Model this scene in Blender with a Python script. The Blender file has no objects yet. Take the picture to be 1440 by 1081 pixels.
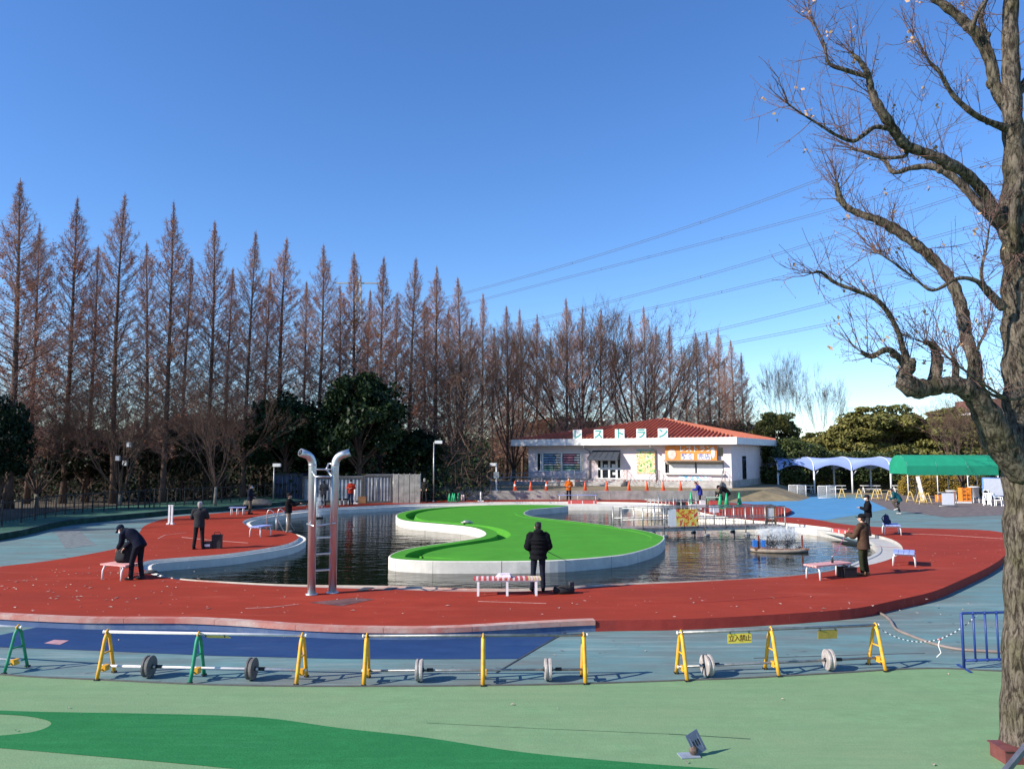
import bpy, bmesh, math, random
import numpy as np
from mathutils import Vector, Matrix, Quaternion
from mathutils.geometry import tessellate_polygon
R = math.radians
SC = bpy.context.scene
COL = SC.collection

# ---------------------------------------------------------------- camera, sky, sun
CAM_H = 3.85; F_PX = 1082.0; PITCH = math.atan(100.5/1082.0)
cam = bpy.data.cameras.new('camera'); cam_o = bpy.data.objects.new('camera', cam); COL.objects.link(cam_o)
cam.sensor_width = 36.0; cam.lens = 36.0*F_PX/1440.0; cam.clip_start = 0.1; cam.clip_end = 4000
cam_o.location = (0, 0, CAM_H); cam_o.rotation_euler = (R(90)+PITCH, 0, 0)
SC.camera = cam_o
SUN_EL = R(31); SUN_AZ = math.atan2(-0.40, -0.92)          # where the sun stands, seen from above
sun_dir = Vector((math.cos(SUN_EL)*math.cos(SUN_AZ), math.cos(SUN_EL)*math.sin(SUN_AZ), math.sin(SUN_EL)))
W = bpy.data.worlds.new('World'); SC.world = W; W.use_nodes = True
nt = W.node_tree; bg = nt.nodes['Background']
sky = nt.nodes.new('ShaderNodeTexSky'); sky.sky_type = 'NISHITA'; sky.sun_disc = False
sky.sun_elevation = SUN_EL; sky.sun_rotation = math.pi/2-SUN_AZ
sky.altitude = 0; sky.air_density = 1.0; sky.dust_density = 0.0; sky.ozone_density = 5.0
hsv = nt.nodes.new('ShaderNodeHueSaturation'); hsv.inputs['Saturation'].default_value = 1.15; hsv.inputs['Hue'].default_value = 0.508; hsv.inputs['Value'].default_value = 1.0
nt.links.new(sky.outputs[0], hsv.inputs['Color']); nt.links.new(hsv.outputs[0], bg.inputs[0]); bg.inputs[1].default_value = 0.15
sl = bpy.data.lights.new('sun', 'SUN'); sl.energy = 5.0; sl.angle = R(0.53); sl.color = (1.0, 0.93, 0.82)
so = bpy.data.objects.new('sun', sl); COL.objects.link(so); so.rotation_euler = sun_dir.to_track_quat('Z', 'Y').to_euler(); so.location = (-30, -20, 40)
SC.view_settings.view_transform = 'Standard'; SC.view_settings.look = 'None'
SC.view_settings.exposure = 0.5; SC.view_settings.gamma = 1.0; SC.view_settings.use_curve_mapping = False
SC.cycles.max_bounces = 6; SC.cycles.transparent_max_bounces = 8

# ---------------------------------------------------------------- survey helpers (photo pixel -> place)
_cp, _sp = math.cos(PITCH), math.sin(PITCH)
def ray(px, py):
    u = px-720.0; v = 540.5-py
    return Vector((u, F_PX*_cp - v*_sp, F_PX*_sp + v*_cp))
def G(px, py, z=0.0):                       # point of the level z
    r = ray(px, py); t = (z-CAM_H)/r.z
    return Vector((r.x*t, r.y*t, z))
def P(px, py, d):                           # point at depth d
    r = ray(px, py); t = d/r.y
    return Vector((r.x*t, d, CAM_H+r.z*t))

# ---------------------------------------------------------------- materials
MATS = {}
def mat(name, col, rough=0.8, var=0.12, scale=6.0, bump=0.0, bscale=None, metal=0.0, col2=None, stretch=None, spec=None, detail=6, mixpos=(0.35, 0.65), coat=0):
    if name in MATS: return MATS[name]
    m = bpy.data.materials.new(name); m.use_nodes = True; MATS[name] = m
    n = m.node_tree.nodes; l = m.node_tree.links; b = n['Principled BSDF']
    b.inputs['Roughness'].default_value = rough; b.inputs['Metallic'].default_value = metal
    if spec is not None: b.inputs['Specular IOR Level'].default_value = spec
    tc = n.new('ShaderNodeTexCoord'); mp = n.new('ShaderNodeMapping'); l.new(tc.outputs['Object'], mp.inputs[0])
    if stretch: mp.inputs['Scale'].default_value = stretch
    nz = n.new('ShaderNodeTexNoise'); nz.inputs['Scale'].default_value = scale; nz.inputs['Detail'].default_value = detail
    nz.inputs['Roughness'].default_value = 0.65
    l.new(mp.outputs[0], nz.inputs['Vector'])
    rp = n.new('ShaderNodeValToRGB'); l.new(nz.outputs[0], rp.inputs[0])
    c2 = col2 if col2 else tuple(max(0, c*(1-var*2)) for c in col)
    c1 = col if col2 else tuple(min(1, c*(1+var)) for c in col)
    rp.color_ramp.elements[0].position = mixpos[0]; rp.color_ramp.elements[1].position = mixpos[1]
    rp.color_ramp.elements[0].color = (*c2, 1); rp.color_ramp.elements[1].color = (*c1, 1)
    l.new(rp.outputs[0], b.inputs['Base Color'])
    if bump:
        n2 = n.new('ShaderNodeTexNoise'); n2.inputs['Scale'].default_value = bscale or scale*4; n2.inputs['Detail'].default_value = 5
        l.new(mp.outputs[0], n2.inputs['Vector'])
        bp = n.new('ShaderNodeBump'); bp.inputs['Strength'].default_value = bump; bp.inputs['Distance'].default_value = 0.03
        l.new(n2.outputs[0], bp.inputs['Height']); l.new(bp.outputs[0], b.inputs['Normal'])
    return m
def worn(name, base, stain, wear, s1, s2, st1=(1, 1, 1), st2=(1, 1, 1), a1=(0.5, 0.7), a2=(0.62, 0.75), rough=0.85, k1=0.7, k2=0.6, spots=None, bump=0.15):
    """painted surface: base colour, a broad stain, streaky wear, optional small flecks"""
    m = bpy.data.materials.new(name); m.use_nodes = True; MATS[name] = m
    n = m.node_tree.nodes; l = m.node_tree.links; b = n['Principled BSDF']; b.inputs['Roughness'].default_value = rough
    b.inputs['Specular IOR Level'].default_value = 0.08
    tc = n.new('ShaderNodeTexCoord')
    def layer(prev, col, sc, st, a, k, det=8):
        mp = n.new('ShaderNodeMapping'); mp.inputs['Scale'].default_value = st; l.new(tc.outputs['Object'], mp.inputs[0])
        mp.inputs['Rotation'].default_value = (0, 0, 0.1)
        nz = n.new('ShaderNodeTexNoise'); nz.inputs['Scale'].default_value = sc; nz.inputs['Detail'].default_value = det; nz.inputs['Roughness'].default_value = 0.7
        l.new(mp.outputs[0], nz.inputs['Vector'])
        mr = n.new('ShaderNodeMapRange'); mr.inputs[1].default_value = a[0]; mr.inputs[2].default_value = a[1]; mr.inputs[4].default_value = k
        l.new(nz.outputs[0], mr.inputs[0])
        mx = n.new('ShaderNodeMix'); mx.data_type = 'RGBA'; l.new(mr.outputs[0], mx.inputs[0])
        if prev is None: mx.inputs[6].default_value = (*base, 1)
        else: l.new(prev, mx.inputs[6])
        mx.inputs[7].default_value = (*col, 1); return mx.outputs[2]
    o = layer(None, tuple(c*0.78 for c in base), s1*7, st1, (0.35, 0.7), 1.0)
    o = layer(o, stain, s1, st1, a1, k1); o = layer(o, wear, s2, st2, a2, k2)
    if spots: o = layer(o, spots[0], spots[1], (1, 1, 1), spots[2], 0.9, 2)
    l.new(o, b.inputs['Base Color'])
    if bump:
        n2 = n.new('ShaderNodeTexNoise'); n2.inputs['Scale'].default_value = 40; n2.inputs['Detail'].default_value = 4; l.new(tc.outputs['Object'], n2.inputs['Vector'])
        bp = n.new('ShaderNodeBump'); bp.inputs['Strength'].default_value = bump; bp.inputs['Distance'].default_value = 0.02
        l.new(n2.outputs[0], bp.inputs['Height']); l.new(bp.outputs[0], b.inputs['Normal'])
    return m
def vmat(name, c1, c2, rough=0.85, scale=0.35):      # foliage and twig colour, varied per place and per tree
    m = bpy.data.materials.new(name); m.use_nodes = True; MATS[name] = m
    n = m.node_tree.nodes; l = m.node_tree.links; b = n['Principled BSDF']; b.inputs['Roughness'].default_value = rough
    b.inputs['Specular IOR Level'].default_value = 0.2
    ge = n.new('ShaderNodeNewGeometry'); nz = n.new('ShaderNodeTexNoise'); nz.inputs['Scale'].default_value = scale; nz.inputs['Detail'].default_value = 4
    l.new(ge.outputs['Position'], nz.inputs['Vector'])
    oi = n.new('ShaderNodeObjectInfo'); ad = n.new('ShaderNodeMath'); ad.operation = 'MULTIPLY_ADD'; ad.inputs[1].default_value = 0.4; l.new(oi.outputs['Random'], ad.inputs[0]); l.new(nz.outputs[0], ad.inputs[2])
    rp = n.new('ShaderNodeValToRGB'); l.new(ad.outputs[0], rp.inputs[0]); rp.color_ramp.elements[0].position = 0.45; rp.color_ramp.elements[1].position = 0.95
    rp.color_ramp.elements[0].color = (*c1, 1); rp.color_ramp.elements[1].color = (*c2, 1); l.new(rp.outputs[0], b.inputs['Base Color'])
    return m

# ---------------------------------------------------------------- mesh builder
def perp(d):
    d = d.normalized(); a = Vector((0, 0, 1)) if abs(d.z) < 0.9 else Vector((1, 0, 0))
    u = d.cross(a).normalized(); return u, d.cross(u).normalized()
class MB:
    def __init__(s): s.v = []; s.f = []; s.m = []; s.s = []
    def add(s, vs, fs, mi=0, sm=False):
        o = len(s.v); s.v.extend([tuple(p) for p in vs])
        for f in fs: s.f.append(tuple(i+o for i in f)); s.m.append(mi); s.s.append(sm)
        return s
    def box(s, c, sz, rz=0, mi=0, M=None):
        x, y, z = sz[0]/2, sz[1]/2, sz[2]/2; c = Vector(c)
        q = Matrix.Rotation(rz, 3, 'Z') if M is None else M
        vs = [c+q @ Vector((a*x, b*y, d*z)) for d in (-1, 1) for a, b in ((-1, -1), (1, -1), (1, 1), (-1, 1))]
        s.add(vs, [(3, 2, 1, 0), (4, 5, 6, 7), (0, 1, 5, 4), (1, 2, 6, 5), (2, 3, 7, 6), (3, 0, 4, 7)], mi)
        return s
    def bar(s, a, b, w, h, mi=0, up=None):           # box beam from a to b
        a, b = Vector(a), Vector(b); d = (b-a); L = d.length; d.normalize()
        up = Vector(up or (0, 0, 1))
        if abs(d.dot(up)) > 0.98: up = Vector((0, 1, 0))
        u = d.cross(up).normalized(); w2 = u.cross(d).normalized()
        M = Matrix((d, u, w2)).transposed()
        return s.box((a+b)/2, (L, w, h), mi=mi, M=M)
    def tube(s, pts, r, n=8, mi=0, cap=True, sm=True):
        pts = [Vector(p) for p in pts]; k = len(pts)
        if not hasattr(r, '__len__'): r = [r]*k
        vs = []; u = None
        for i, p in enumerate(pts):
            d = (pts[min(i+1, k-1)]-pts[max(i-1, 0)])
            if d.length < 1e-9: d = Vector((0, 0, 1))
            d.normalize()
            if u is None: u, w = perp(d)
            else:
                u = u-d*u.dot(d)
                if u.length < 1e-6: u, w = perp(d)
                u.normalize(); w = d.cross(u)
            for j in range(n):
                a = 2*math.pi*j/n; vs.append(p+(u*math.cos(a)+w*math.sin(a))*r[i])
        fs = [(i*n+j, i*n+(j+1) % n, (i+1)*n+(j+1) % n, (i+1)*n+j) for i in range(k-1) for j in range(n)]
        if cap: fs += [tuple(range(n))[::-1], tuple((k-1)*n+j for j in range(n))]
        s.add(vs, fs, mi, sm); return s
    def cyl(s, a, b, r0, r1=None, n=12, mi=0, sm=True): return s.tube([a, b], [r0, r0 if r1 is None else r1], n, mi, True, sm)
    def ell(s, c, r, n=12, k=8, mi=0, M=None):
        c = Vector(c); vs = []; fs = []
        for i in range(k+1):
            t = math.pi*i/k
            for j in range(n):
                a = 2*math.pi*j/n; q = Vector((r[0]*math.sin(t)*math.cos(a), r[1]*math.sin(t)*math.sin(a), r[2]*math.cos(t)))
                vs.append(c+(M @ q if M else q))
        for i in range(k):
            for j in range(n): fs.append((i*n+j, (i+1)*n+j, (i+1)*n+(j+1) % n, i*n+(j+1) % n))
        s.add(vs, fs, mi, True); return s
    def cap_(s, a, b, ra, rb, n=12, mi=0):            # tapered capsule
        s.tube([a, b], [ra, rb], n, mi); s.ell(a, (ra,)*3, n, 8, mi); s.ell(b, (rb,)*3, n, 8, mi); return s
    def loft(s, rings, mi=0, sm=True, cap=True):
        n = len(rings[0]); vs = [p for r in rings for p in r]
        fs = [(i*n+j, i*n+(j+1) % n, (i+1)*n+(j+1) % n, (i+1)*n+j) for i in range(len(rings)-1) for j in range(n)]
        if cap: fs += [tuple(range(n))[::-1], tuple((len(rings)-1)*n+j for j in range(n))]
        s.add(vs, fs, mi, sm); return s
    def sheet(s, poly, z, holes=(), mi=0):
        loops = [[Vector((p[0], p[1], 0)) for p in q] for q in [poly, *holes]]
        flat = [p for q in loops for p in q]; tr = tessellate_polygon(loops)
        zz = z if callable(z) else (lambda x, y: z)
        vs = [(p.x, p.y, zz(p.x, p.y)) for p in flat]; fs = []
        for a, b, c in tr:
            A, B, C = flat[a], flat[b], flat[c]
            ar = (B-A).cross(C-A).z
            if abs(ar) < 1e-10: continue
            fs.append((a, b, c) if ar > 0 else (a, c, b))
        s.add(vs, fs, mi); return s
    def prism(s, poly, z0, z1, mi=0):
        ar = sum(poly[i][0]*poly[(i+1) % len(poly)][1]-poly[(i+1) % len(poly)][0]*poly[i][1] for i in range(len(poly)))
        if ar < 0: poly = poly[::-1]
        s.sheet(poly, z1, mi=mi); n = len(poly)
        vs = [(p[0], p[1], z0) for p in poly]+[(p[0], p[1], z1) for p in poly]
        s.add(vs, [(i, (i+1) % n, n+(i+1) % n, n+i) for i in range(n)], mi); return s
    def strip(s, A, B, mi=0, closed=True, sm=False):   # band between two equal loops
        n = len(A); vs = list(A)+list(B); k = n if closed else n-1
        s.add(vs, [(i, (i+1) % n, n+(i+1) % n, n+i) for i in range(k)], mi, sm); return s
    def mesh(s, name, mats):
        me = bpy.data.meshes.new(name); me.from_pydata(s.v, [], s.f)
        for m in (mats if isinstance(mats, (list, tuple)) else [mats]): me.materials.append(m)
        me.polygons.foreach_set('material_index', s.m); me.polygons.foreach_set('use_smooth', s.s); me.update()
        return me
    def build(s, name, mats, parent=None, loc=(0, 0, 0), rz=0):
        return link(name, s.mesh(name, mats), parent, loc, rz)
def link(name, me, parent=None, loc=(0, 0, 0), rz=0):
    o = bpy.data.objects.new(name, me); COL.objects.link(o); o.parent = parent; o.location = loc; o.rotation_euler = (0, 0, rz); return o
def tag(o, label=None, cat=None, group=None, kind=None):
    if label: o['label'] = label
    if cat: o['category'] = cat
    if group: o['group'] = group
    if kind: o['kind'] = kind
    return o
def thing(name, label, cat, loc=(0, 0, 0), rz=0, group=None):
    o = bpy.data.objects.new(name, None); COL.objects.link(o); o.location = loc; o.rotation_euler = (0, 0, rz); o.empty_display_size = 0.2
    return tag(o, label, cat, group)
def copy_tree(o, parent=None):
    c = o.copy(); COL.objects.link(c); c.parent = parent
    for ch in list(o.children): copy_tree(ch, c)
    return c
def struct(name, mb, m, label=None): return tag(mb.build(name, m), label, None, None, 'structure')
def catmull(pts, k=5, closed=True):
    out = []; n = len(pts)
    for i in range(n if closed else n-1):
        p = [pts[(i+j) % n] if closed else pts[max(0, min(n-1, i+j))] for j in (-1, 0, 1, 2)]
        for t in range(k):
            t /= k; q = []
            for c in range(len(p[0])):
                a, b, d, e = (w[c] for w in p)
                q.append(0.5*(2*b+(d-a)*t+(2*a-5*b+4*d-e)*t*t+(3*b-a-3*d+e)*t**3))
            out.append(tuple(q))
    if not closed: out.append(tuple(pts[-1]))
    return out
def area(p): return 0.5*sum(p[i][0]*p[(i+1) % len(p)][1]-p[(i+1) % len(p)][0]*p[i][1] for i in range(len(p)))
def inset(poly, w):                                   # poly counter-clockwise; w number or list; moves inwards
    n = len(poly); out = []
    for i in range(n):
        a = Vector(poly[i-1][:2]); b = Vector(poly[(i+1) % n][:2]); d = (b-a).normalized()
        ww = w[i] if hasattr(w, '__len__') else w
        out.append((poly[i][0]-d.y*ww, poly[i][1]+d.x*ww))
    return out
def at_z(p, z): return [(q[0], q[1], z) for q in p]
def text(name, body, size, m, parent, loc, rot=(R(90), 0, 0), ext=0.004, bold=0.0, align='CENTER'):
    cu = bpy.data.curves.new(name, 'FONT'); cu.body = body; cu.size = size; cu.align_x = align; cu.align_y = 'CENTER'; cu.extrude = ext; cu.offset = bold
    cu.resolution_u = 3
    t = bpy.data.objects.new(name, cu); COL.objects.link(t)
    dg = bpy.context.evaluated_depsgraph_get(); dg.update()
    me = bpy.data.meshes.new_from_object(t.evaluated_get(dg)); bpy.data.objects.remove(t); bpy.data.curves.remove(cu)
    me.materials.clear(); me.materials.append(m); me.name = name
    o = link(name, me, parent, loc); o.rotation_euler = rot; return o

# ================================================================ THE SETTING
DECK_Z = 0.45; WATER_Z = 0.09; FZ = 0.22
M_red = worn('red_rubber_paint', (0.355, 0.047, 0.026), (0.27, 0.038, 0.022), (0.42, 0.09, 0.06), 0.22, 1.1, (1, 1.8, 1), (0.35, 2.4, 1), (0.42, 0.62), (0.55, 0.74), k1=1.0, k2=0.6, spots=((0.60, 0.42, 0.37), 5.5, (0.725, 0.75)))
M_redwall = worn('red_wall_paint', (0.33, 0.05, 0.04), (0.22, 0.05, 0.045), (0.4, 0.2, 0.17), 0.6, 2.0, (1, 1, 1), (3, 3, 0.5))
M_bluewall = worn('blue_wall_paint', (0.10, 0.15, 0.27), (0.24, 0.27, 0.31), (0.05, 0.08, 0.17), 0.6, 2.5, (1, 1, 1), (3, 3, 0.4), k1=0.9)
M_blue = worn('pale_blue_paint', (0.15, 0.275, 0.28), (0.15, 0.172, 0.165), (0.28, 0.35, 0.335), 0.35, 1.7, (.7, 2.2, 1), (0.22, 2.6, 1), (0.40, 0.62), (0.52, 0.70), k1=0.95, k2=0.8, spots=((.10, .13, .14), 3.0, (.68, .74)))
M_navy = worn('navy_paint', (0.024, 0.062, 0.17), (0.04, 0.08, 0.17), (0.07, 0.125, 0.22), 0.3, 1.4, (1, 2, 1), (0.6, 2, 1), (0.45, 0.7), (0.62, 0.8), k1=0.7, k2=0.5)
M_farblue = worn('bright_blue_paint', (0.10, 0.29, 0.50), (0.16, 0.30, 0.40), (0.2, 0.33, 0.42), 0.12, 0.7, (1, 2.0, 1), (0.4, 2, 1))
M_turf = worn('pale_green_turf', (0.21, 0.345, 0.175), (0.225, 0.31, 0.165), (0.16, 0.275, 0.14), 0.35, 2.2, (1, 1.6, 1), (0.16, 2.6, 1), (0.42, 0.66), (0.48, 0.70), k1=0.9, k2=0.7, rough=1.0, spots=((0.165, 0.28, 0.15), 45.0, (0.52, 0.66)), bump=0.25)
M_turfdark = worn('dark_green_turf', (0.03, 0.205, 0.066), (0.024, 0.165, 0.056), (0.05, 0.235, 0.09), 0.5, 2.4, (1, 1.6, 1), (0.18, 2.6, 1), (0.42, 0.66), (0.50, 0.72), k1=0.9, k2=0.6, rough=1.0, spots=((0.020, 0.145, 0.048), 45.0, (0.52, 0.66)), bump=0.25)
M_island = worn('island_green_paint', (0.080, 0.315, 0.034), (0.07, 0.27, 0.03), (0.105, 0.36, 0.055), 0.15, 0.8, (1, 1.5, 1), (0.5, 2, 1), k1=0.8, k2=0.4)
M_white_conc = worn('white_concrete', (0.76, 0.71, 0.62), (0.58, 0.54, 0.47), (0.38, 0.36, 0.31), 0.4, 2.2, (1, 1, 1), (3, 3, 0.5), (0.5, 0.72), (0.62, 0.78), k1=0.7, k2=0.6)
M_cop = worn('coping_stone', (0.50, 0.43, 0.36), (0.40, 0.18, 0.14), (0.33, 0.29, 0.25), 0.5, 2.0, a1=(0.48, 0.6), k1=0.8)
M_conc = mat('grey_concrete', (0.36, 0.335, 0.30), 0.9, 0.2, 1.6, 0.3, stretch=(1, 1, 0.4))
M_soil = mat('leaf_litter', (0.10, 0.078, 0.05), 1.0, 0.3, 1.5, 0.5)
M_drygrass = mat('dry_grass', (0.30, 0.235, 0.13), 1.0, 0.2, 0.8, 0.4, col2=(0.17, 0.13, 0.075))
M_asph = mat('brown_asphalt', (0.16, 0.125, 0.115), 0.95, 0.2, 3, 0.3)

struct('ground', MB().sheet([(-1500, -200), (1500, -200), (1500, 2500), (-1500, 2500)], -0.06), mat('field', (0.11, 0.10, 0.055), 1.0, 0.25, 0.05))
# ---- front: pale green turf, pool floor
bnd = [(-420, 905), (-200, 930), (0, 950), (133, 957), (300, 964.5), (480, 966.5), (713, 965), (847, 962), (960, 958), (1046, 955), (1173, 948), (1303, 941), (1411, 945), (1600, 950), (1900, 958)]
BN = catmull([tuple(G(*p, FZ)[:2]) for p in bnd], 4, False)
struct('green_turf', MB().sheet(BN+[(30, -12), (-30, -12)], FZ+0.012), M_turf)
up_ = [(-60, 998), (0, 1000), (67, 1002), (233, 1005), (367, 1010), (480, 1025), (597, 1038), (713, 1056), (813, 1067), (947, 1078), (1050, 1086), (1150, 1105)]
lo_ = [(900, 1150), (600, 1110), (430, 1092), (317, 1081), (233, 1073), (117, 1063), (0, 1053), (-60, 1049)]
dk = catmull([tuple(G(*p, FZ)[:2]) for p in up_], 4, False)+catmull([tuple(G(*p, FZ)[:2]) for p in lo_], 4, False)
hole = [(-30, 1007), (20, 1006.5), (55, 1011), (72, 1018), (58, 1027), (25, 1033), (-30, 1034)]
hp = catmull([tuple(G(*p, FZ)[:2]) for p in hole], 4)
struct('dark_green_turf', MB().sheet(dk, FZ+0.017, [hp]), M_turfdark)
struct('pool_floor_blue', MB().sheet(BN+[(32, 8), (66, 24), (14.6, 24), (10, 19.2), (6, 18.4), (-60, 18.4), (-60, 12)], FZ+0.004), M_blue)
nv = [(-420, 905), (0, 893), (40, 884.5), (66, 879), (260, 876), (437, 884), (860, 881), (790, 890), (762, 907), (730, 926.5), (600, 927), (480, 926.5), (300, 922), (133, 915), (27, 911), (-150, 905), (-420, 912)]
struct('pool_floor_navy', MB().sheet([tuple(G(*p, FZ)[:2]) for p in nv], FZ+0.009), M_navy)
tag(MB().sheet([tuple(G(*p, FZ)[:2]) for p in ((62, 905), (76, 900), (97, 901), (84, 907))], FZ+0.014).build('floor_patch', mat('pink_patch', (0.45, 0.24, 0.26), 0.9)), 'faded pink rectangle of paint on the navy pool floor', 'floor marking')
# joints between poured sections of the pool floor
def seam(name, pts, z, w, m, lab):
    q = [Vector((*G(*p, z)[:2], z)) for p in pts]; mb = MB()
    for a, b in zip(q, q[1:]): mb.bar(a, b, w, 0.006)
    return tag(mb.build(name, m), lab, 'floor joint')
M_dark = mat('dark_joint', (0.05, 0.06, 0.07), 0.9)
seam('floor_joint', [(698, 945), (762, 907), (800, 886)], FZ+0.012, 0.03, M_dark, 'thin dark diagonal joint in the blue pool floor beside the navy paint')
kb = MB()
for a, b in zip(BN, BN[1:]): kb.bar((a[0], a[1]+.02, FZ+0.012), (b[0], b[1]+.02, FZ+0.012), 0.05, 0.03)
struct('turf_edge_kerb', kb, mat('kerb_dark', (0.10, 0.10, 0.09), 0.9))

# ---- right-hand blue floor, rising slightly to the far plaza
def rz_(x, y): t = max(0, min(1, (y-22)/14)); return FZ+0.004+0.034*t*t*(3-2*t)
gm = MB(); xs = [14.6+i*2.25 for i in range(24)]; ys = [24+j*1.0 for j in range(49)]
gm.add([(x, y, rz_(x, y)) for y in ys for x in xs], [(j*24+i, j*24+i+1, (j+1)*24+i+1, (j+1)*24+i) for j in range(48) for i in range(23)], 0, True)
struct('plaza_blue_floor', gm, M_blue)
struct('plaza_bright_blue', MB().sheet([tuple(G(*p, .262)[:2]) for p in ((1085, 727), (1300, 745), (1160, 735), (1165, 733), (1230, 722), (1270, 711), (1265, 702), (1150, 698), (1050, 698), (1040, 708), (1104, 713), (1117, 717))][:1]+[tuple(G(*p, .262)[:2]) for p in ((1160, 731), (1215, 722), (1262, 712), (1262, 702), (1150, 698.5), (1055, 698.5), (1030, 709))], 0.262), M_farblue)
struct('plaza_brown_asphalt', MB().sheet([tuple(G(*p, .264)[:2]) for p in ((1215, 700), (1250, 716), (1330, 727), (1460, 722), (1480, 694), (1300, 692), (1240, 694))], 0.266), M_asph)
struct('right_lawn', MB().sheet([(16.2, 71.5), (90, 71.5), (140, 210), (16.2, 210)], 0.25), M_drygrass)

# ---- red deck round the pool
outer = [(-420, 836), (-250, 846), (-100, 858), (0, 864), (111, 869), (194, 869.5), (264, 870), (340, 873.5), (400, 878), (470, 881.5), (562, 883), (640, 882), (740, 876.5), (837, 872), (960, 870), (1064, 865), (1150, 859.5), (1209, 854), (1262, 843), (1310, 832), (1345, 818), (1390, 797), (1412, 782), (1425, 765), (1418, 752), (1390, 745.5), (1318, 743), (1234, 740.5), (1180, 736), (1158, 732), (1130, 728), (1100, 726.5), (1094, 724.5), (1112, 718), (1104, 713), (1070, 709.5), (1040, 707.5), (990, 705), (905, 702.6), (800, 702.4), (690, 702.6), (640, 703), (600, 704.5), (520, 707.5), (479, 709), (426, 711), (395, 713), (345, 718), (286, 723), (241, 727), (207, 737), (197, 747), (192, 758), (172, 769), (83, 786), (0, 796), (-150, 812), (-420, 826)]
OUT = catmull([tuple(G(*p, DECK_Z)[:2]) for p in outer], 4)
inner = [(199, 792, 0.3), (203, 801, 0.27), (218, 809, 0.27), (250, 814.5, 0.27), (300, 818.5, 0.27), (400, 824, 0.27), (540, 828, 0.45), (660, 831.5, 0.4), (760, 830, 0.3), (870, 822.5, 0.25), (960, 818.5, 0.25), (1040, 814.5, 0.25), (1130, 808, 0.3), (1200, 798, 0.5), (1245, 788, 0.85), (1268, 776, 0.85), (1266, 765, 0.85), (1248, 756, 0.85), (1215, 749, 0.8), (1165, 741.5, 0.7), (1100, 734.5, 0.7), (1060, 731.5, 0.7), (1020, 726.5, 0.7), (990, 721, 1.3), (974, 716, 1.3), (955, 711, 1.6), (905, 706.5, 3.2), (800, 705, 4.0), (690, 705.5, 3.6), (620, 707, 2.2), (560, 709, 1.2), (500, 712, 0.9), (450, 714.5, 0.8), (400, 719.5, 0.7), (362, 726, 0.36), (342, 732, 0.36), (346, 738, 0.36), (358, 742, 0.3), (378, 744.5, 0.18), (405, 747.5, 0.24), (419, 753, 0.3), (416, 759, 0.3), (395, 766.5, 0.3), (340, 775.5, 0.3), (300, 780, 0.3), (240, 784.5, 0.3), (210, 787.5, 0.3)]
inr = catmull([(*G(p[0], p[1], DECK_Z)[:2], p[2]) for p in inner], 5)
if area(inr) < 0: inr = inr[::-1]
if area(OUT) < 0: OUT = OUT[::-1]
INR = [q[:2] for q in inr]; WAT = inset(INR, [q[2] for q in inr])
def cz(y):                                            # coping sits lower along the far and side banks
    t = max(0, min(1, (y-20.5)/4)); return DECK_Z-0.015-0.10*t
deck = struct('red_deck', MB().sheet(OUT, DECK_Z, [INR]), M_red)
fw = MB(); fr = MB(); xs_split = G(837, 872, DECK_Z)
n = len(OUT)
for i in range(n):
    a, b = OUT[i], OUT[(i+1) % n]; mid = ((a[0]+b[0])/2, (a[1]+b[1])/2)
    tgt = fw if (mid[0] < xs_split.x and mid[1] < 20) else fr
    tgt.add([(*a, -0.05), (*b, -0.05), (*b, DECK_Z), (*a, DECK_Z)], [(0, 1, 2, 3)])
fw.build('front_wall', M_bluewall, deck); fr.build('edge_wall', M_redwall, deck)
M_nose = worn('nosing_concrete', (0.52, 0.30, 0.25), (0.45, 0.11, 0.085), (0.55, 0.48, 0.42), 0.5, 1.2, a1=(0.45, 0.6), a2=(0.5, 0.66), k1=0.8, k2=0.8)
fq = [p for p in OUT if p[1] < 20 and p[0] < xs_split.x+0.2]; fq.sort(key=lambda p: p[0])
# coping blocks along the front edge, each its own block
acc = 0; seg = [fq[0]]
for a, b in zip(fq, fq[1:]):
    seg.append(b); acc += math.dist(a, b)
    if acc > 1.7 or b is fq[-1]:
        k = [Vector((p[0], p[1], 0)) for p in seg]; mb = MB()
        A = []; B = []
        for i, p in enumerate(k):
            d = (k[min(i+1, len(k)-1)]-k[max(i-1, 0)]).normalized(); nn = Vector((-d.y, d.x, 0))
            pp = p+d*(0.004 if i == 0 else (-0.004 if i == len(k)-1 else 0))
            A.append(pp-nn*0.03); B.append(pp+nn*0.17)
        rings = [[(a2.x, a2.y, DECK_Z-0.09), (a2.x, a2.y, DECK_Z+0.008), (b2.x, b2.y, DECK_Z+0.012), (b2.x, b2.y, DECK_Z-0.09)] for a2, b2 in zip(A, B)]
        mb.loft(rings, sm=False); mb.build('edge_block', M_nose, deck); seg = [b]; acc = 0
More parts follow.
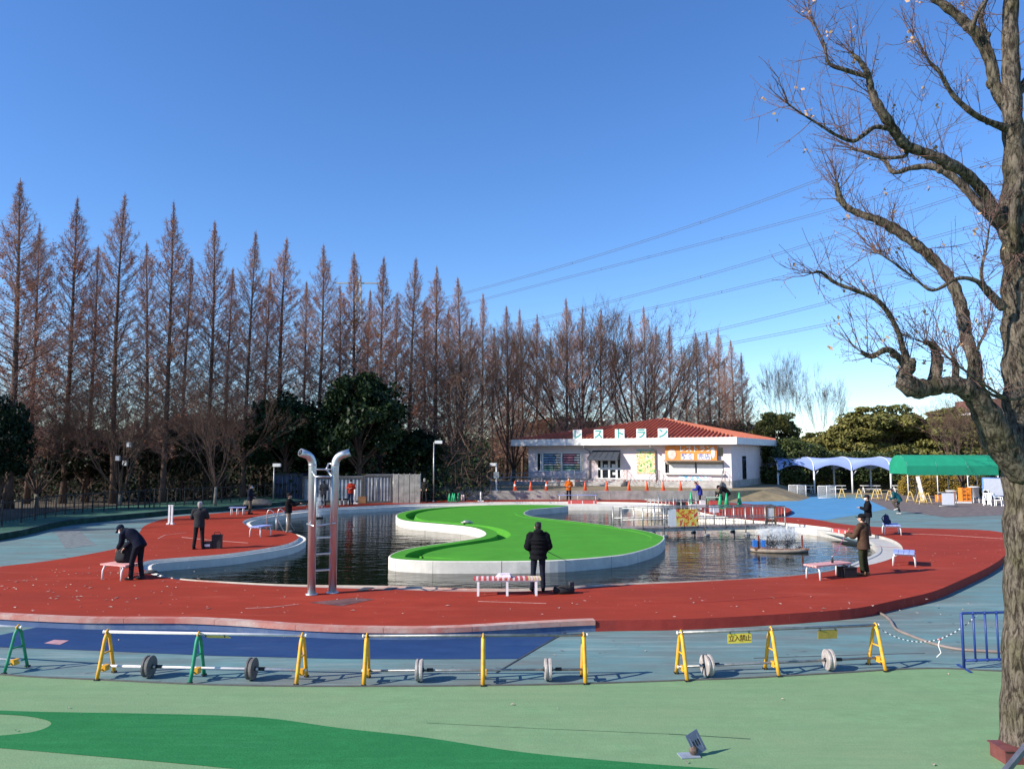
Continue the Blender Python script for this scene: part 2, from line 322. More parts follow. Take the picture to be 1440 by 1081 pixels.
# pool rim: sloping white coping and wall, in blocks
rim = tag(bpy.data.objects.new('pool_rim', None), None, None, None, 'structure'); COL.objects.link(rim)
M_cop2 = worn('grey_coping', (0.52, 0.50, 0.46), (0.42, 0.40, 0.37), (0.33, 0.31, 0.28), 0.6, 3.0)
def cop_mat(p): return M_cop if p[1] < 23.0 else (M_cop2 if p[0] > 9 and p[1] < 36 else M_white_conc)
nI = len(INR); step = 5
for i0 in range(0, nI, step):
    idx = [(i0+k) % nI for k in range(step+1)] if i0+step <= nI else [k % nI for k in range(i0, nI+1)]
    mb = MB(); A = [INR[k] for k in idx]; B = [WAT[k] for k in idx]
    def lerp(p, q, t): return (p[0]+(q[0]-p[0])*t, p[1]+(q[1]-p[1])*t)
    rows = [[(*p, DECK_Z-0.001) for p in A], [(*p, cz(p[1])) for p in A], [(*lerp(p, q, .8), cz(p[1])) for p, q in zip(A, B)],
            [(*lerp(p, q, .84), cz(p[1])+.03) for p, q in zip(A, B)], [(*q, cz(q[1])+.03) for q in B], [(*lerp(p, q, 1.02), -0.2) for p, q in zip(A, B)]]
    for r0, r1 in zip(rows, rows[1:]): mb.strip(r1, r0, closed=False)
    mb.build('rim_block', cop_mat(A[0]), rim)
# ---- water
wm = bpy.data.materials.new('pond_water'); wm.use_nodes = True; wn = wm.node_tree.nodes; wl = wm.node_tree.links; wb = wn['Principled BSDF']
wb.inputs['Base Color'].default_value = (0.006, 0.010, 0.005, 1); wb.inputs['Roughness'].default_value = 0.04; wb.inputs['IOR'].default_value = 1.333; wb.inputs['Specular IOR Level'].default_value = 0.5
tc = wn.new('ShaderNodeTexCoord'); hs = []
for sc, st in ((1.9, (0.55, 1.0, 1)), (5.5, (0.6, 1, 1)), (0.45, (0.7, 1, 1))):
    mp = wn.new('ShaderNodeMapping'); mp.inputs['Scale'].default_value = st; mp.inputs['Rotation'].default_value = (0, 0, 0.15*sc); wl.new(tc.outputs['Object'], mp.inputs[0])
    q = wn.new('ShaderNodeTexNoise'); q.inputs['Scale'].default_value = sc; q.inputs['Detail'].default_value = 3; wl.new(mp.outputs[0], q.inputs['Vector']); hs.append(q.outputs[0])
ad = wn.new('ShaderNodeMath'); ad.operation = 'MULTIPLY_ADD'; ad.inputs[1].default_value = 0.35; wl.new(hs[1], ad.inputs[0]); wl.new(hs[0], ad.inputs[2])
ad2 = wn.new('ShaderNodeMath'); ad2.operation = 'MULTIPLY_ADD'; ad2.inputs[1].default_value = 1.0; wl.new(hs[2], ad2.inputs[0]); wl.new(ad.outputs[0], ad2.inputs[2])
bp = wn.new('ShaderNodeBump'); bp.inputs['Strength'].default_value = 0.23; bp.inputs['Distance'].default_value = 0.10; wl.new(ad2.outputs[0], bp.inputs['Height']); wl.new(bp.outputs[0], wb.inputs['Normal'])
struct('water', MB().sheet(inset(INR, [q[2]*.9 for q in inr]), WATER_Z), wm)

# ---- green S-shaped island: raised rim, sunken top
isl = [(548, 780), (551, 785), (590, 788), (645, 789), (745, 788.5), (807, 786), (860, 781.5), (890, 777), (923, 767), (935, 757), (929, 752), (904, 745.5), (862, 739), (807, 732.5), (765, 728), (745, 725), (738, 721), (748, 716), (775, 713.5), (797, 711.5), (793, 710.2), (751, 709.3), (695, 709.8), (640, 711.8), (590, 715.5), (562, 721), (557, 726.5), (570, 732), (618, 736.5), (654, 740), (673, 744), (682, 750), (673, 755.5), (640, 761), (590, 768), (562, 774)]
ISZ = 0.48
IS = catmull([tuple(G(*p, ISZ)[:2]) for p in isl], 5)
if area(IS) < 0: IS = IS[::-1]
IS1 = inset(IS, 0.06); IS2 = inset(IS, 0.55); IS3 = inset(IS, 0.60)
ISI = 0.46
island = tag(bpy.data.objects.new('pool_island', None), None, None, None, 'structure'); COL.objects.link(island)
# groove added to make a shadow band where inner banks face away from sun
gw = []; nI_ = len(IS)
for i in range(nI_):
    d = (Vector(IS[(i+2) % nI_])-Vector(IS[i-2])).normalized(); gw.append(max(0, min(1, (Vector((-d.y, d.x)).dot(Vector((.92, .40)))-.30)/.25)))
gw = [sum(gw[(i+k) % nI_] for k in range(-2, 3))/5 for i in range(nI_)]
G1 = inset(IS, .58); G2 = inset(IS, [.60+.42*g for g in gw]); G3 = inset(IS, [.62+.50*g for g in gw])
top = MB().sheet(IS1, ISZ, [IS2]).strip(at_z(IS2, ISZ), [(*p, ISI-.27*g) for p, g in zip(G1, gw)]).strip([(*p, ISI-.27*g) for p, g in zip(G1, gw)], [(*p, ISI-.27*g) for p, g in zip(G2, gw)]).strip([(*p, ISI-.27*g) for p, g in zip(G2, gw)], at_z(G3, ISI)).sheet(G3, ISI)
top.build('island_top', M_island, island)
nI2 = len(IS)
for i0 in range(0, nI2, 6):                           # cast wall panels with open joints
    idx = [(i0+k) % nI2 for k in range(7)]
    A = [Vector((*IS[k], 0)) for k in idx]; C = [Vector((*IS1[k], 0)) for k in idx]
    A[0] = A[0].lerp(A[1], 0.02); A[-1] = A[-1].lerp(A[-2], 0.02)
    mb = MB(); lo = [(p.x, p.y, -0.25) for p in A]; hi = [(p.x, p.y, ISZ-.02) for p in A]; h2 = [(p.x*.5+c.x*.5, p.y*.5+c.y*.5, ISZ+.004) for p, c in zip(A, C)]; h3 = [(c.x, c.y, ISZ+0.002) for c in C]
    mb.strip(lo, hi, closed=False).strip(hi, h2, closed=False).strip(h2, h3, closed=False); mb.build('wall_panel', M_white_conc, island)

# ---- left: blue floor, raised green strip, wooded ground
ff = [G(*p, .43) for p in ((-500, 838), (0, 815), (120, 800), (185, 778), (280, 762), (322, 748), (322, 728), (360, 721), (395, 716.5), (430, 712.5), (480, 710.5), (530, 708.5), (600, 706), (640, 704.6), (690, 704.2), (800, 704), (905, 704.5), (985, 707))]
struct('wooded_ground', MB().sheet([tuple(p[:2]) for p in ff]+[(16.4, 58), (16.4, 260), (-200, 260), (-200, 18)], 0.425), M_soil)
eb = [(-500, 815), (-250, 792), (0, 760), (83, 741), (139, 734), (208, 727.3), (240, 724), (290, 720.5), (345, 716), (395, 711.5), (430, 709)]
EB = catmull([tuple(G(*p, .43)[:2]) for p in eb], 4, False)
struct('blue_floor_left', MB().sheet([tuple(G(*p, .43)[:2]) for p in ((-500, 838), (0, 812), (120, 798), (185, 776), (215, 760), (215, 738), (260, 727), (330, 720), (395, 714), (430, 711))]+EB[::-1], 0.432), M_blue)
gs = inset([(p[0], p[1]) for p in EB], 0)
far = [(p[0]-4.5, p[1]+7.0) for p in EB]
struct('green_bank', MB().prism(EB+far[::-1], 0.2, 0.70), [mat('bank_turf', (0.035, 0.13, 0.075), 1.0, 0.2, 2, 0.4)])
bk = MB().strip(at_z(EB, 0.42), at_z(EB, 0.715), closed=False); bk.strip(at_z(EB, 0.715), at_z([(p[0]-.1, p[1]+.18) for p in EB], 0.715), closed=False)
struct('bank_wall', bk, mat('bank_wall_dark', (0.06, 0.075, 0.11), 0.9, 0.3, 2))
dr = [G(*p, .436) for p in ((75, 744), (108, 743), (135, 766), (92, 771))]
tag(MB().sheet([tuple(p[:2]) for p in dr], 0.437).build('drain_cover', mat('drain_grey', (0.17, 0.19, 0.19), 0.9, 0.2, 5)), 'grey drain grille set into the blue floor at left', 'drain')

# ---- restaurant terrace behind a low concrete wall
TZ = 1.10; WY = G(800, 702.4, DECK_Z).y
tw0, tw1 = G(642, 703, DECK_Z).x, 15.9
TERR = [(tw0, WY+.25), (tw1+.6, WY+.25), (20.6, 63.5), (23.2, 68), (27.5, 79), (26, 92), (-14, 92), (-9, 66)]
struct('terrace', MB().prism(TERR, 0.3, TZ), M_drygrass)
rw = thing('retaining_wall', 'low grey concrete retaining wall between red deck and restaurant lawn', 'wall', (0, 0, 0))
k = 0; x = tw0
while x < tw1-0.1:
    x2 = min(x+2.4, tw1); MB().box(((x+x2)/2, WY+.10, (DECK_Z+TZ)/2-.1), (x2-x-.015, .26, TZ-DECK_Z+.28)).build('wall_section', M_conc, rw); x = x2
bkm = MB(); e_ = TERR[1:6]; off = [(p[0]+2.6, p[1]-1.2) for p in e_]; off[0] = (e_[0][0], WY-.1)
bkm.strip(at_z(off, .2), at_z(e_, TZ+.002), closed=False)
struct('terrace_bank', bkm, M_drygrass)
# fallen leaves and flecks on the floors
def litter():
    rg = np.random.default_rng(77); mb = MB()
    for (n_, x0_, x1_, y0_, y1_, z) in ((60, -15, 14, 16.9, 19.2, DECK_Z), (85, -14, -8.5, 18.5, 24, DECK_Z), (30, 12, 19, 21, 33, DECK_Z), (14, -12, 14, 9.2, 12, FZ+.02), (20, -10, 16, 13, 16, FZ+.01)):
        for _ in range(n_):
            x, y = rg.uniform(x0_, x1_), rg.uniform(y0_, y1_); a = rg.uniform(0, 6.3); s_ = rg.uniform(.02, .055)*(1.3 if z == DECK_Z else .7); u = Vector((math.cos(a), math.sin(a), 0)); w = Vector((-math.sin(a), math.cos(a), 0)); c = Vector((x, y, z+.008))
            mb.add([c-u*s_, c+w*s_*.5+Vector((0, 0, .012)), c+u*s_, c-w*s_*.5+Vector((0, 0, .01))], [(0, 1, 2, 3)])
    tag(mb.build('fallen_leaves', mat('pale_dry_leaf', (.58, .42, .33), .9, .3, 3)), 'scattered pale dry leaves on the deck and turf', 'leaves', None, 'stuff')
litter()
M_pale = mat('pale_scrape', (.55, .33, .28), .9, .2, 9); M_turfseam = mat('turf_seam', (.05, .09, .055), 1)
for nm, pts, z, w, m, lab in (
    ('floor_joint', [(256, 755), (300, 759.5), (349, 763)], DECK_Z+.004, .05, M_pale, 'pale line across the red deck on the left peninsula'),
    ('floor_joint', [(222, 757), (232, 752), (262, 748.5)], DECK_Z+.004, .04, M_pale, 'short pale line on the red deck left of the peninsula'),
    ('floor_joint', [(345, 855), (380, 853.5), (420, 849)], DECK_Z+.004, .03, M_pale, 'pale scrape on the deck left of the ladder foot'),
    ('floor_joint', [(672, 845), (720, 846.5), (768, 848)], DECK_Z+.004, .025, M_pale, 'pale line on the deck in front of the striped bench'),
    ('floor_joint', [(1230, 768), (1300, 771), (1405, 776)], DECK_Z+.004, .05, M_redwall, 'long dark seam across the right part of the red deck'),
    ('floor_joint', [(1280, 750), (1330, 752), (1410, 757)], DECK_Z+.004, .06, M_pale, 'pale seam near the far right edge of the red deck'),
    ('floor_joint', [(30, 838), (110, 840), (210, 841)], DECK_Z+.004, .03, M_redwall, 'long dark seam on the near left part of the red deck'),
    ('floor_joint', [(900, 848), (1000, 846), (1120, 838)], DECK_Z+.004, .03, M_redwall, 'long dark seam on the near right part of the red deck'),
    ('floor_joint', [(940, 1031.5), (985, 1034), (1055, 1038.5)], FZ+.014, .018, M_turfseam, 'dark open seam in the pale turf behind the placard'),
    ('floor_joint', [(600, 1016), (760, 1024), (940, 1031.5)], FZ+.013, .007, M_turfseam, 'faint closed seam running across the pale turf'),
    ('floor_joint', [(1060, 925), (1180, 921), (1300, 918)], FZ+.006, .03, M_dark, 'faint joint in the blue floor below the keep-out signs')):
    seam(nm, pts, z, w, m, lab)

# ================================================================ TREES
M_bark = mat('metasequoia_bark', (0.13, 0.08, 0.058), 0.95, 0.3, 5, 0.6, stretch=(4, 4, .6))
M_twig = vmat('metasequoia_twig', (0.42, 0.25, 0.19), (0.60, 0.40, 0.32))
M_rust = vmat('rusty_needles', (0.30, 0.10, 0.05), (0.40, 0.17, 0.08))
M_greytwig = vmat('grey_twig', (0.14, 0.115, 0.10), (0.22, 0.18, 0.155))
M_browntwig = vmat('brown_twig', (0.13, 0.082, 0.058), (0.22, 0.14, 0.10))
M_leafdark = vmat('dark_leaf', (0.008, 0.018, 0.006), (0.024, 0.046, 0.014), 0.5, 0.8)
M_leafolive = vmat('olive_leaf', (0.075, 0.085, 0.024), (0.24, 0.21, 0.06), 0.6, 0.6)
M_leafhedge = vmat('hedge_leaf', (0.03, 0.05, 0.015), (0.09, 0.10, 0.03), 0.6, 1.0)
M_leafyellow = vmat('yellow_leaf', (0.22, 0.15, 0.03), (0.45, 0.31, 0.05), 0.6, 2.0)
M_greybark = mat('grey_bark', (0.20, 0.18, 0.15), 0.95, 0.3, 4, 0.5, stretch=(3, 3, .6))

class NB:                                               # numpy bag of thin faces
    def __init__(s): s.v = []; s.f = []; s.n = 0
    def blades(s, a, b, w, rng, double=True):           # tapering twigs from a to b (arrays)
        d = b-a; L = np.linalg.norm(d, axis=1, keepdims=True)+1e-9; d = d/L
        rnd = rng.normal(size=a.shape); u = np.cross(d, rnd); u /= np.linalg.norm(u, axis=1, keepdims=True)+1e-9
        us = [u, np.cross(d, u)] if double else [u]
        w = np.broadcast_to(np.asarray(w).reshape(-1, 1), (len(a), 1))
        for q in us:
            v = np.stack([a-q*w/2, a+q*w/2, b+q*w*.15, b-q*w*.15], 1).reshape(-1, 3); k = len(a)
            s.f.append(np.arange(4*k).reshape(-1, 4)+s.n); s.v.append(v); s.n += 4*k
    def leaves(s, c, size, rng, aspect=1.5, nrm=None):
        k = len(c); d = rng.normal(size=(k, 3)); d /= np.linalg.norm(d, axis=1, keepdims=True)
        r2 = rng.normal(size=(k, 3)) if nrm is None else nrm
        u = np.cross(d, r2); u /= np.linalg.norm(u, axis=1, keepdims=True)+1e-9
        sz = np.asarray(size).reshape(-1, 1)
        v = np.stack([c-d*sz*aspect/2, c+u*sz/2, c+d*sz*aspect/2, c-u*sz/2], 1).reshape(-1, 3)
        s.f.append(np.arange(4*k).reshape(-1, 4)+s.n); s.v.append(v); s.n += 4*k
    def mesh(s, name, m, smooth=False):
        v = np.concatenate(s.v); f = np.concatenate(s.f); me = bpy.data.meshes.new(name)
        me.vertices.add(len(v)); me.vertices.foreach_set('co', v.astype(np.float32).ravel())
        me.loops.add(len(f)*4); me.loops.foreach_set('vertex_index', f.astype(np.int32).ravel())
        me.polygons.add(len(f)); me.polygons.foreach_set('loop_start', np.arange(0, len(f)*4, 4, dtype=np.int32))
        me.update(calc_edges=True); me.materials.append(m); return me

def metasequoia_meshes(seed, h=22.0, dens=1.0, rust=0.0):
    rng = np.random.default_rng(seed); bend = rng.normal(0, .15, 2)
    axis = lambda z: np.array([bend[0]*math.sin(z/h*3), bend[1]*math.sin(z/h*2.5+1), z])
    tr = MB(); zs = np.linspace(0, h, 16)
    tr.tube([axis(z) for z in zs], [0.19*(1-z/h)**0.9+0.012+(0.08 if z == 0 else 0) for z in zs], 8)
    nbw = MB(); tw = NB(); A = []; B = []; Wd = []; lf = []
    nb = int(225*dens)
    lobes = rng.uniform(.75, 1.15, 9)
    for i in range(nb):
        t = 0.12+0.86*((i+rng.random())/nb)**0.85; z = t*h
        prof = min(1.0, (1.0-t)*1.85)**0.83
        L = 3.3*prof*rng.uniform(.72, 1.12)*lobes[int(t*8.99)]+.10
        if t < .3: L *= 0.75+0.5*rng.random()
        az = i*2.399+rng.normal(0, .4); el = R(16)+R(34)*t+R(22)*max(0, t-.75)*4+rng.normal(0, .10)
        p0 = axis(z); k = 5; pts = []
        for j in range(k):
            q = j/(k-1); e = el*(0.75+0.55*q)
            pts.append(p0+np.array([math.cos(az)*math.cos(e), math.sin(az)*math.cos(e), math.sin(e)])*L*q+rng.normal(0, .025*L, 3)*q)
        r0 = 0.007+0.008*L
        nbw.tube(pts, [r0*(1-q*.8) for q in np.linspace(0, 1, k)], 3, cap=False, sm=False)
        P_ = np.array(pts); m = int((2.5+L*8)*dens)
        q = rng.uniform(.15, 1.0, m)*(k-1); i0 = np.minimum(q.astype(int), k-2); fr = (q-i0)[:, None]
        s0 = P_[i0]*(1-fr)+P_[i0+1]*fr
        dm = (P_[-1]-P_[0])/L
        dv = dm*0.75+rng.normal(0, .55, (m, 3))+np.array([0, 0, .25]); dv /= np.linalg.norm(dv, axis=1, keepdims=True)
        l2 = rng.uniform(.22, .62, m)[:, None]*(0.45+0.25*L**.5)*min(1, .30+.45*L)*(1-0.45*(q/(k-1)))[:, None]
        s1 = s0+dv*l2; A.append(s0); B.append(s1); Wd.append(np.full(m, .016))
        kk = 5
        t2 = rng.uniform(.25, 1, (m, kk, 1)); b0 = s0[:, None]*(1-t2)+s1[:, None]*t2
        d2 = dv[:, None]*.6+rng.normal(0, .6, (m, kk, 3))+np.array([0, 0, .15]); d2 /= np.linalg.norm(d2, axis=2, keepdims=True)
        l3 = rng.uniform(.12, .32, (m, kk, 1))*min(1, .4+.4*L); b1 = b0+d2*l3
        A.append(b0.reshape(-1, 3)); B.append(b1.reshape(-1, 3)); Wd.append(np.full(m*kk, .0115))
        if rust and rng.random() < rust*(1.2 if t < .75 else .3): lf.append(np.repeat(s1, 3, 0)+rng.normal(0, .12, (m*3, 3)))
    tw.blades(np.concatenate(A), np.concatenate(B), np.concatenate(Wd), rng, True)
    out = [('trunk', tr.mesh('trunk', M_bark)), ('branches', nbw.mesh('branches', M_bark)), ('crown', tw.mesh('crown', M_twig))]
    if lf:
        nb_ = NB(); c = np.concatenate(lf); nb_.leaves(c, rng.uniform(.04, .09, len(c)), rng, 2.0); out.append(('dry_needles', nb_.mesh('dry_needles', M_rust)))
    return out
MSQ = [metasequoia_meshes(11+i, rust=(.10, .22, .05, .3, .12)[i]) for i in range(5)]
def place_meshes(name, label, cat, group, loc, meshes, scale=(1, 1, 1), rz=0):
    t = thing(name, label, cat, loc, rz, group); t.scale = scale
    for nm, me in meshes: link(nm, me, t)
    return t
ORD = ['first', 'second', 'third', 'fourth', 'fifth', 'sixth', 'seventh', 'eighth', 'ninth', 'tenth', 'eleventh', 'twelfth', 'thirteenth', 'fourteenth', 'fifteenth', 'sixteenth', 'seventeenth', 'eighteenth', 'nineteenth', 'twentieth', 'twenty-first', 'twenty-second', 'twenty-third', 'twenty-fourth', 'twenty-fifth', 'twenty-sixth', 'twenty-seventh', 'twenty-eighth', 'twenty-ninth', 'thirtieth', 'thirty-first', 'thirty-second']
rnd = random.Random(5)
front = [(10, 235), (90, 262), (160, 258), (228, 268), (290, 298), (346, 313), (396, 325), (448, 333), (493, 345), (536, 352), (578, 352), (612, 365), (645, 383), (677, 405), (710, 424), (733, 428), (757, 436), (797, 412), (821, 426), (847, 430), (888, 436), (907, 424), (926, 452), (945, 452), (982, 464), (998, 462), (1014, 456), (1031, 474), (1046, 492)]
for i, (px, py) in enumerate(front):
    h = 22+rnd.uniform(-1.2, 1.2); d = (h-3.2)*F_PX/(641-py)*1.0
    b = P(px, 641, d); s = h/22.0
    wd = (1.2 if d < 75 else 1.08)*rnd.uniform(.9, 1.12)
    place_meshes('metasequoia_tree', f'tall bare reddish conifer, {ORD[i]} from the left in the front row', 'tree', 'front row of bare conifers', (b.x, d, 0.43), MSQ[i % 5 if i % 3 else (i*2) % 5], (s*wd, s*wd*rnd.uniform(.9, 1.1), s), rnd.uniform(0, 6.28)).rotation_euler.x = rnd.uniform(-.012, .012)
back = [(38, 300), (122, 335), (196, 330), (258, 352), (318, 368), (372, 372), (424, 388), (472, 392), (516, 400), (556, 405), (595, 415), (629, 428), (661, 440), (694, 455), (722, 460), (775, 470), (865, 470), (962, 482), (1022, 500)]
for i, (px, py) in enumerate(back):
    h = 19+rnd.uniform(-1, 1); d = (h-3.2)*F_PX/(641-py); d = max(d, 56+i*2.4)
    h = (641-py)*d/F_PX+3.2; b = P(px, 641, d); s = h/22.0
    place_meshes('metasequoia_tree', f'slimmer bare conifer behind the front row, {ORD[i]} from the left in the back row', 'tree', 'back row of bare conifers', (b.x, d, 0.43), MSQ[(i*3+1) % 5], (s*1.1, s*1.1, s), rnd.uniform(0, 6.28))

# vase-shaped deciduous trees (many straight rising limbs)
def vase_meshes(seed, h=18.0, spread=R(38), mt=None, fork=(2, 4), levels=5, trunk_h=2.6, r0=.34, tipw=.022, twn=5):
    rng = np.random.default_rng(seed); wood = MB(); tr = MB(); A = []; B = []
    tr.tube([(0, 0, 0), (.03, 0, trunk_h*.5), (0, .04, trunk_h)], [r0*1.25, r0, r0*.95], 8)
    def grow(p, d, L, r, lev):
        pts = [p]; cur = p
        for j in range(3):
            d = d+rng.normal(0, .05, 3)+np.array([0, 0, .05]); d /= np.linalg.norm(d); cur = cur+d*L/3; pts.append(cur)
        if lev < levels: wood.tube(pts, [r, r*.85, r*.72, r*.6], 5 if lev < 2 else 3, cap=False, sm=lev < 2)
        if lev >= levels:
            A.append(np.array(pts[:-1])); B.append(np.array(pts[1:]))
            for _ in range(twn):
                s0 = pts[rng.integers(1, 4)]; dd = d+rng.normal(0, .4, 3); A.append(s0[None]); B.append((s0+dd/np.linalg.norm(dd)*L*rng.uniform(.35, .8))[None])
            return
        nf = rng.integers(*fork)+ (1 if lev == 1 else 0)
        for k_ in range(nf):
            dv = d+rng.normal(0, .26 if lev > 0 else .2, 3); dv /= np.linalg.norm(dv)
            grow(cur if k_ < 2 else pts[2], dv, L*rng.uniform(.62, .86), r*.58, lev+1)
    n0 = 9
    for i in range(n0):
        a = i*2.399+rng.normal(0, .2); e = spread*math.sqrt((i+.5)/n0); d = np.array([math.cos(a)*math.sin(e), math.sin(a)*math.sin(e), math.cos(e)])
        grow(np.array([0, 0, trunk_h*.93]), d, h*.30*rng.uniform(.85, 1.1), r0*.42, 0)
    nb_ = NB(); nb_.blades(np.concatenate(A), np.concatenate(B), tipw, rng, True)
    return [('trunk', tr.mesh('trunk', M_greybark)), ('limbs', wood.mesh('limbs', M_greybark if mt is M_greytwig else M_bark)), ('crown', nb_.mesh('crown', mt or M_browntwig))]
ZEL = [vase_meshes(3), vase_meshes(8), vase_meshes(21, spread=R(44))]
def tree_at(name, lab, px, pyb, d, topy, meshes, h0, group=None, wide=1.0, base=0.43):
    h = (641-topy)*d/F_PX+CAM_H-base; b = P(px, 641, d); s = h/h0
    return place_meshes(name, lab, 'tree', group, (b.x, d, base), meshes, (s*wide, s*wide, s), rnd.uniform(0, 6.28))
tree_at('zelkova_tree', 'broad vase-shaped bare brown tree behind the left half of the restaurant roof', 812, 0, 90, 446, ZEL[0], 19.5, 'vase-shaped bare trees', 1.1, 0.43)
tree_at('zelkova_tree', 'broad vase-shaped bare brown tree behind the right half of the restaurant roof', 912, 0, 92, 455, ZEL[1], 19.5, 'vase-shaped bare trees', 1.15, 0.43)
tree_at('zelkova_tree', 'low spreading bare tree between the dark evergreens and the restaurant', 640, 0, 79, 492, ZEL[2], 18.0, 'vase-shaped bare trees', 1.0, 0.43)
tree_at('zelkova_tree', 'bare brown tree just left of the restaurant gable, behind the lamp post', 722, 0, 82, 505, ZEL[1], 18.0, 'vase-shaped bare trees', .8, 0.43)
BRW = [vase_meshes(41, spread=R(36), r0=.22, trunk_h=4), vase_meshes(43, spread=R(40), r0=.26, trunk_h=2.2)]
GRY = [vase_meshes(31, spread=R(36), mt=M_greytwig, r0=.22, tipw=.03, trunk_h=4), vase_meshes(37, spread=R(40), mt=M_greytwig, r0=.26, trunk_h=2.2)]
tree_at('bare_tree', 'pale grey bare tree beyond the roof, nearer the restaurant', 1105, 0, 125, 512, GRY[0], 20.0, 'pale far bare trees', .48, .2)
tree_at('bare_tree', 'pale grey bare tree beyond the roof, nearer the big foreground tree', 1160, 0, 130, 526, GRY[1], 19.5, 'pale far bare trees', .48, .2)
tree_at('bare_tree', 'small bare tree with pale crooked boughs in the left woods', 172, 0, 50, 560, BRW[1], 16.5, 'small bare trees in the woods', 1.1)
tree_at('bare_tree', 'grey-trunked bare tree behind the man in dark grey', 305, 0, 49.5, 580, BRW[0], 17.0, 'small bare trees in the woods', 1.2)
tree_at('bare_tree', 'bare bushy tree between two conifers at far left', 55, 0, 52, 575, BRW[1], 16.5, 'small bare trees in the woods', 1.3)
tree_at('bare_tree', 'tangled bare tree in front of the right-hand evergreen', 1352, 0, 68, 575, BRW[1], 16.5, None, 1.2, .25)

# evergreens: leaf clumps over a branching frame
def evergreen_meshes(seed, rx, rz_, zc, clumps, leaves, size, mt, flat=0.7, cr=1.0, trunk=True, top=None):
    rng = np.random.default_rng(seed); nb_ = NB(); w = MB(); C = []
    if trunk: w.tube([(0, 0, 0), (.05, .03, zc*.6), (0, 0, zc+rz_*.3)], [.24, .18, .06], 7)
    for i in range(clumps):
        v = rng.normal(size=3); v /= np.linalg.norm(v); q = rng.uniform(.35, 1.0)**.5
        if v[2] < -.75: v[2] *= -.6
        c = np.array([v[0]*rx*q, v[1]*rx*q, zc+v[2]*rz_*q]); C.append(c)
        if trunk and i % 2 == 0: w.tube([(0, 0, max(.5, c[2]*.55)), tuple(c*np.array([.5, .5, .5])+np.array([0, 0, c[2]*.3])), tuple(c)], [.07, .04, .012], 4, cap=False)
        n_ = int(leaves*rng.uniform(.7, 1.3)); r = cr*rng.uniform(.6, 1.2)
        p = rng.normal(size=(n_, 3)); p /= np.linalg.norm(p, axis=1, keepdims=True); p *= (rng.uniform(.25, 1, (n_, 1))**.45)*r; p[:, 2] *= flat
        nb_.leaves(c+p, rng.uniform(.6, 1.3, n_)*size, rng, 1.7)
    out = [('crown', nb_.mesh('crown', mt))]
    if trunk: out.insert(0, ('trunk', w.mesh('trunk', M_bark)))
    return out
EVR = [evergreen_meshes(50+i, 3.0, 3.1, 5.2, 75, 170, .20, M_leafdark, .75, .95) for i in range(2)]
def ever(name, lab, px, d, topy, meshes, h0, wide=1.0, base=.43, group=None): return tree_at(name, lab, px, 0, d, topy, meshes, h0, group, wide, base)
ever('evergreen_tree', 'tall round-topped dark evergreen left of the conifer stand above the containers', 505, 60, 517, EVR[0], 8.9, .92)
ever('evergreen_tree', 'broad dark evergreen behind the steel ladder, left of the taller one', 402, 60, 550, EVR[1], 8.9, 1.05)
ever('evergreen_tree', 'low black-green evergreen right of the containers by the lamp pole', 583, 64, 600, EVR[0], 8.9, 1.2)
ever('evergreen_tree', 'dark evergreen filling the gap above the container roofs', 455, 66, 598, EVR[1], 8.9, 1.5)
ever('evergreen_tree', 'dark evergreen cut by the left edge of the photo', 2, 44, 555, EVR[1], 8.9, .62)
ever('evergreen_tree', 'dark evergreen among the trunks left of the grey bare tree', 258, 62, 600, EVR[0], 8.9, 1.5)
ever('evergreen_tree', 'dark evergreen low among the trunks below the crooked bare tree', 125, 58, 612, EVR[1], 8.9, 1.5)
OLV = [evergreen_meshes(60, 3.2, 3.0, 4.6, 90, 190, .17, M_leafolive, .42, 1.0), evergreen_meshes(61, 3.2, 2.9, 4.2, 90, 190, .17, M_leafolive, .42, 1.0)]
for px, d, ty, k, wd, lab in ((1205, 94, 575, 0, 1.1, 'olive evergreen behind the middle of the blue canopy'), (1246, 92, 557, 1, 1.15, 'tallest olive evergreen behind the right end of the blue canopy'), (1160, 96, 598, 1, 1.1, 'low olive evergreen behind the left end of the blue canopy'), (1290, 95, 580, 0, 1.15, 'olive evergreen above the joint of blue canopy and green tent'), (1338, 90, 562, 1, 1.2, 'olive evergreen behind the green tent'), (1090, 100, 568, 0, .72, 'slim olive evergreen beside the restaurant roof corner'), (1395, 92, 570, 0, 1.1, 'olive evergreen partly hidden behind the big foreground trunk')):
    ever('evergreen_tree', lab, px, d, ty, OLV[k], 7.9, wd, .25, 'olive evergreens behind the canopies')
SHR = evergreen_meshes(70, 2.4, 2.0, 1.9, 60, 220, .13, M_leafhedge, .7, .8, False)
for px, d, ty, wd, lab in ((1092, 79, 612, 1.15, 'big rounded green shrub beside the restaurant side wall'), (1125, 84, 618, 1.1, 'rounded green shrub behind the left canopy arch'), (1190, 86, 632, 1.4, 'rounded shrub in the shade behind the blue canopy'), (1240, 86, 632, 1.4, 'rounded shrub in the shade under the right canopy arch'), (1300, 84, 640, 1.3, 'rounded shrub behind the yellow hedge'), (1380, 82, 645, 1.3, 'rounded shrub behind the white boards')):
    ever('shrub', lab, px, d, ty, SHR, 4.2, wd, .25, 'shrubs behind the canopies')
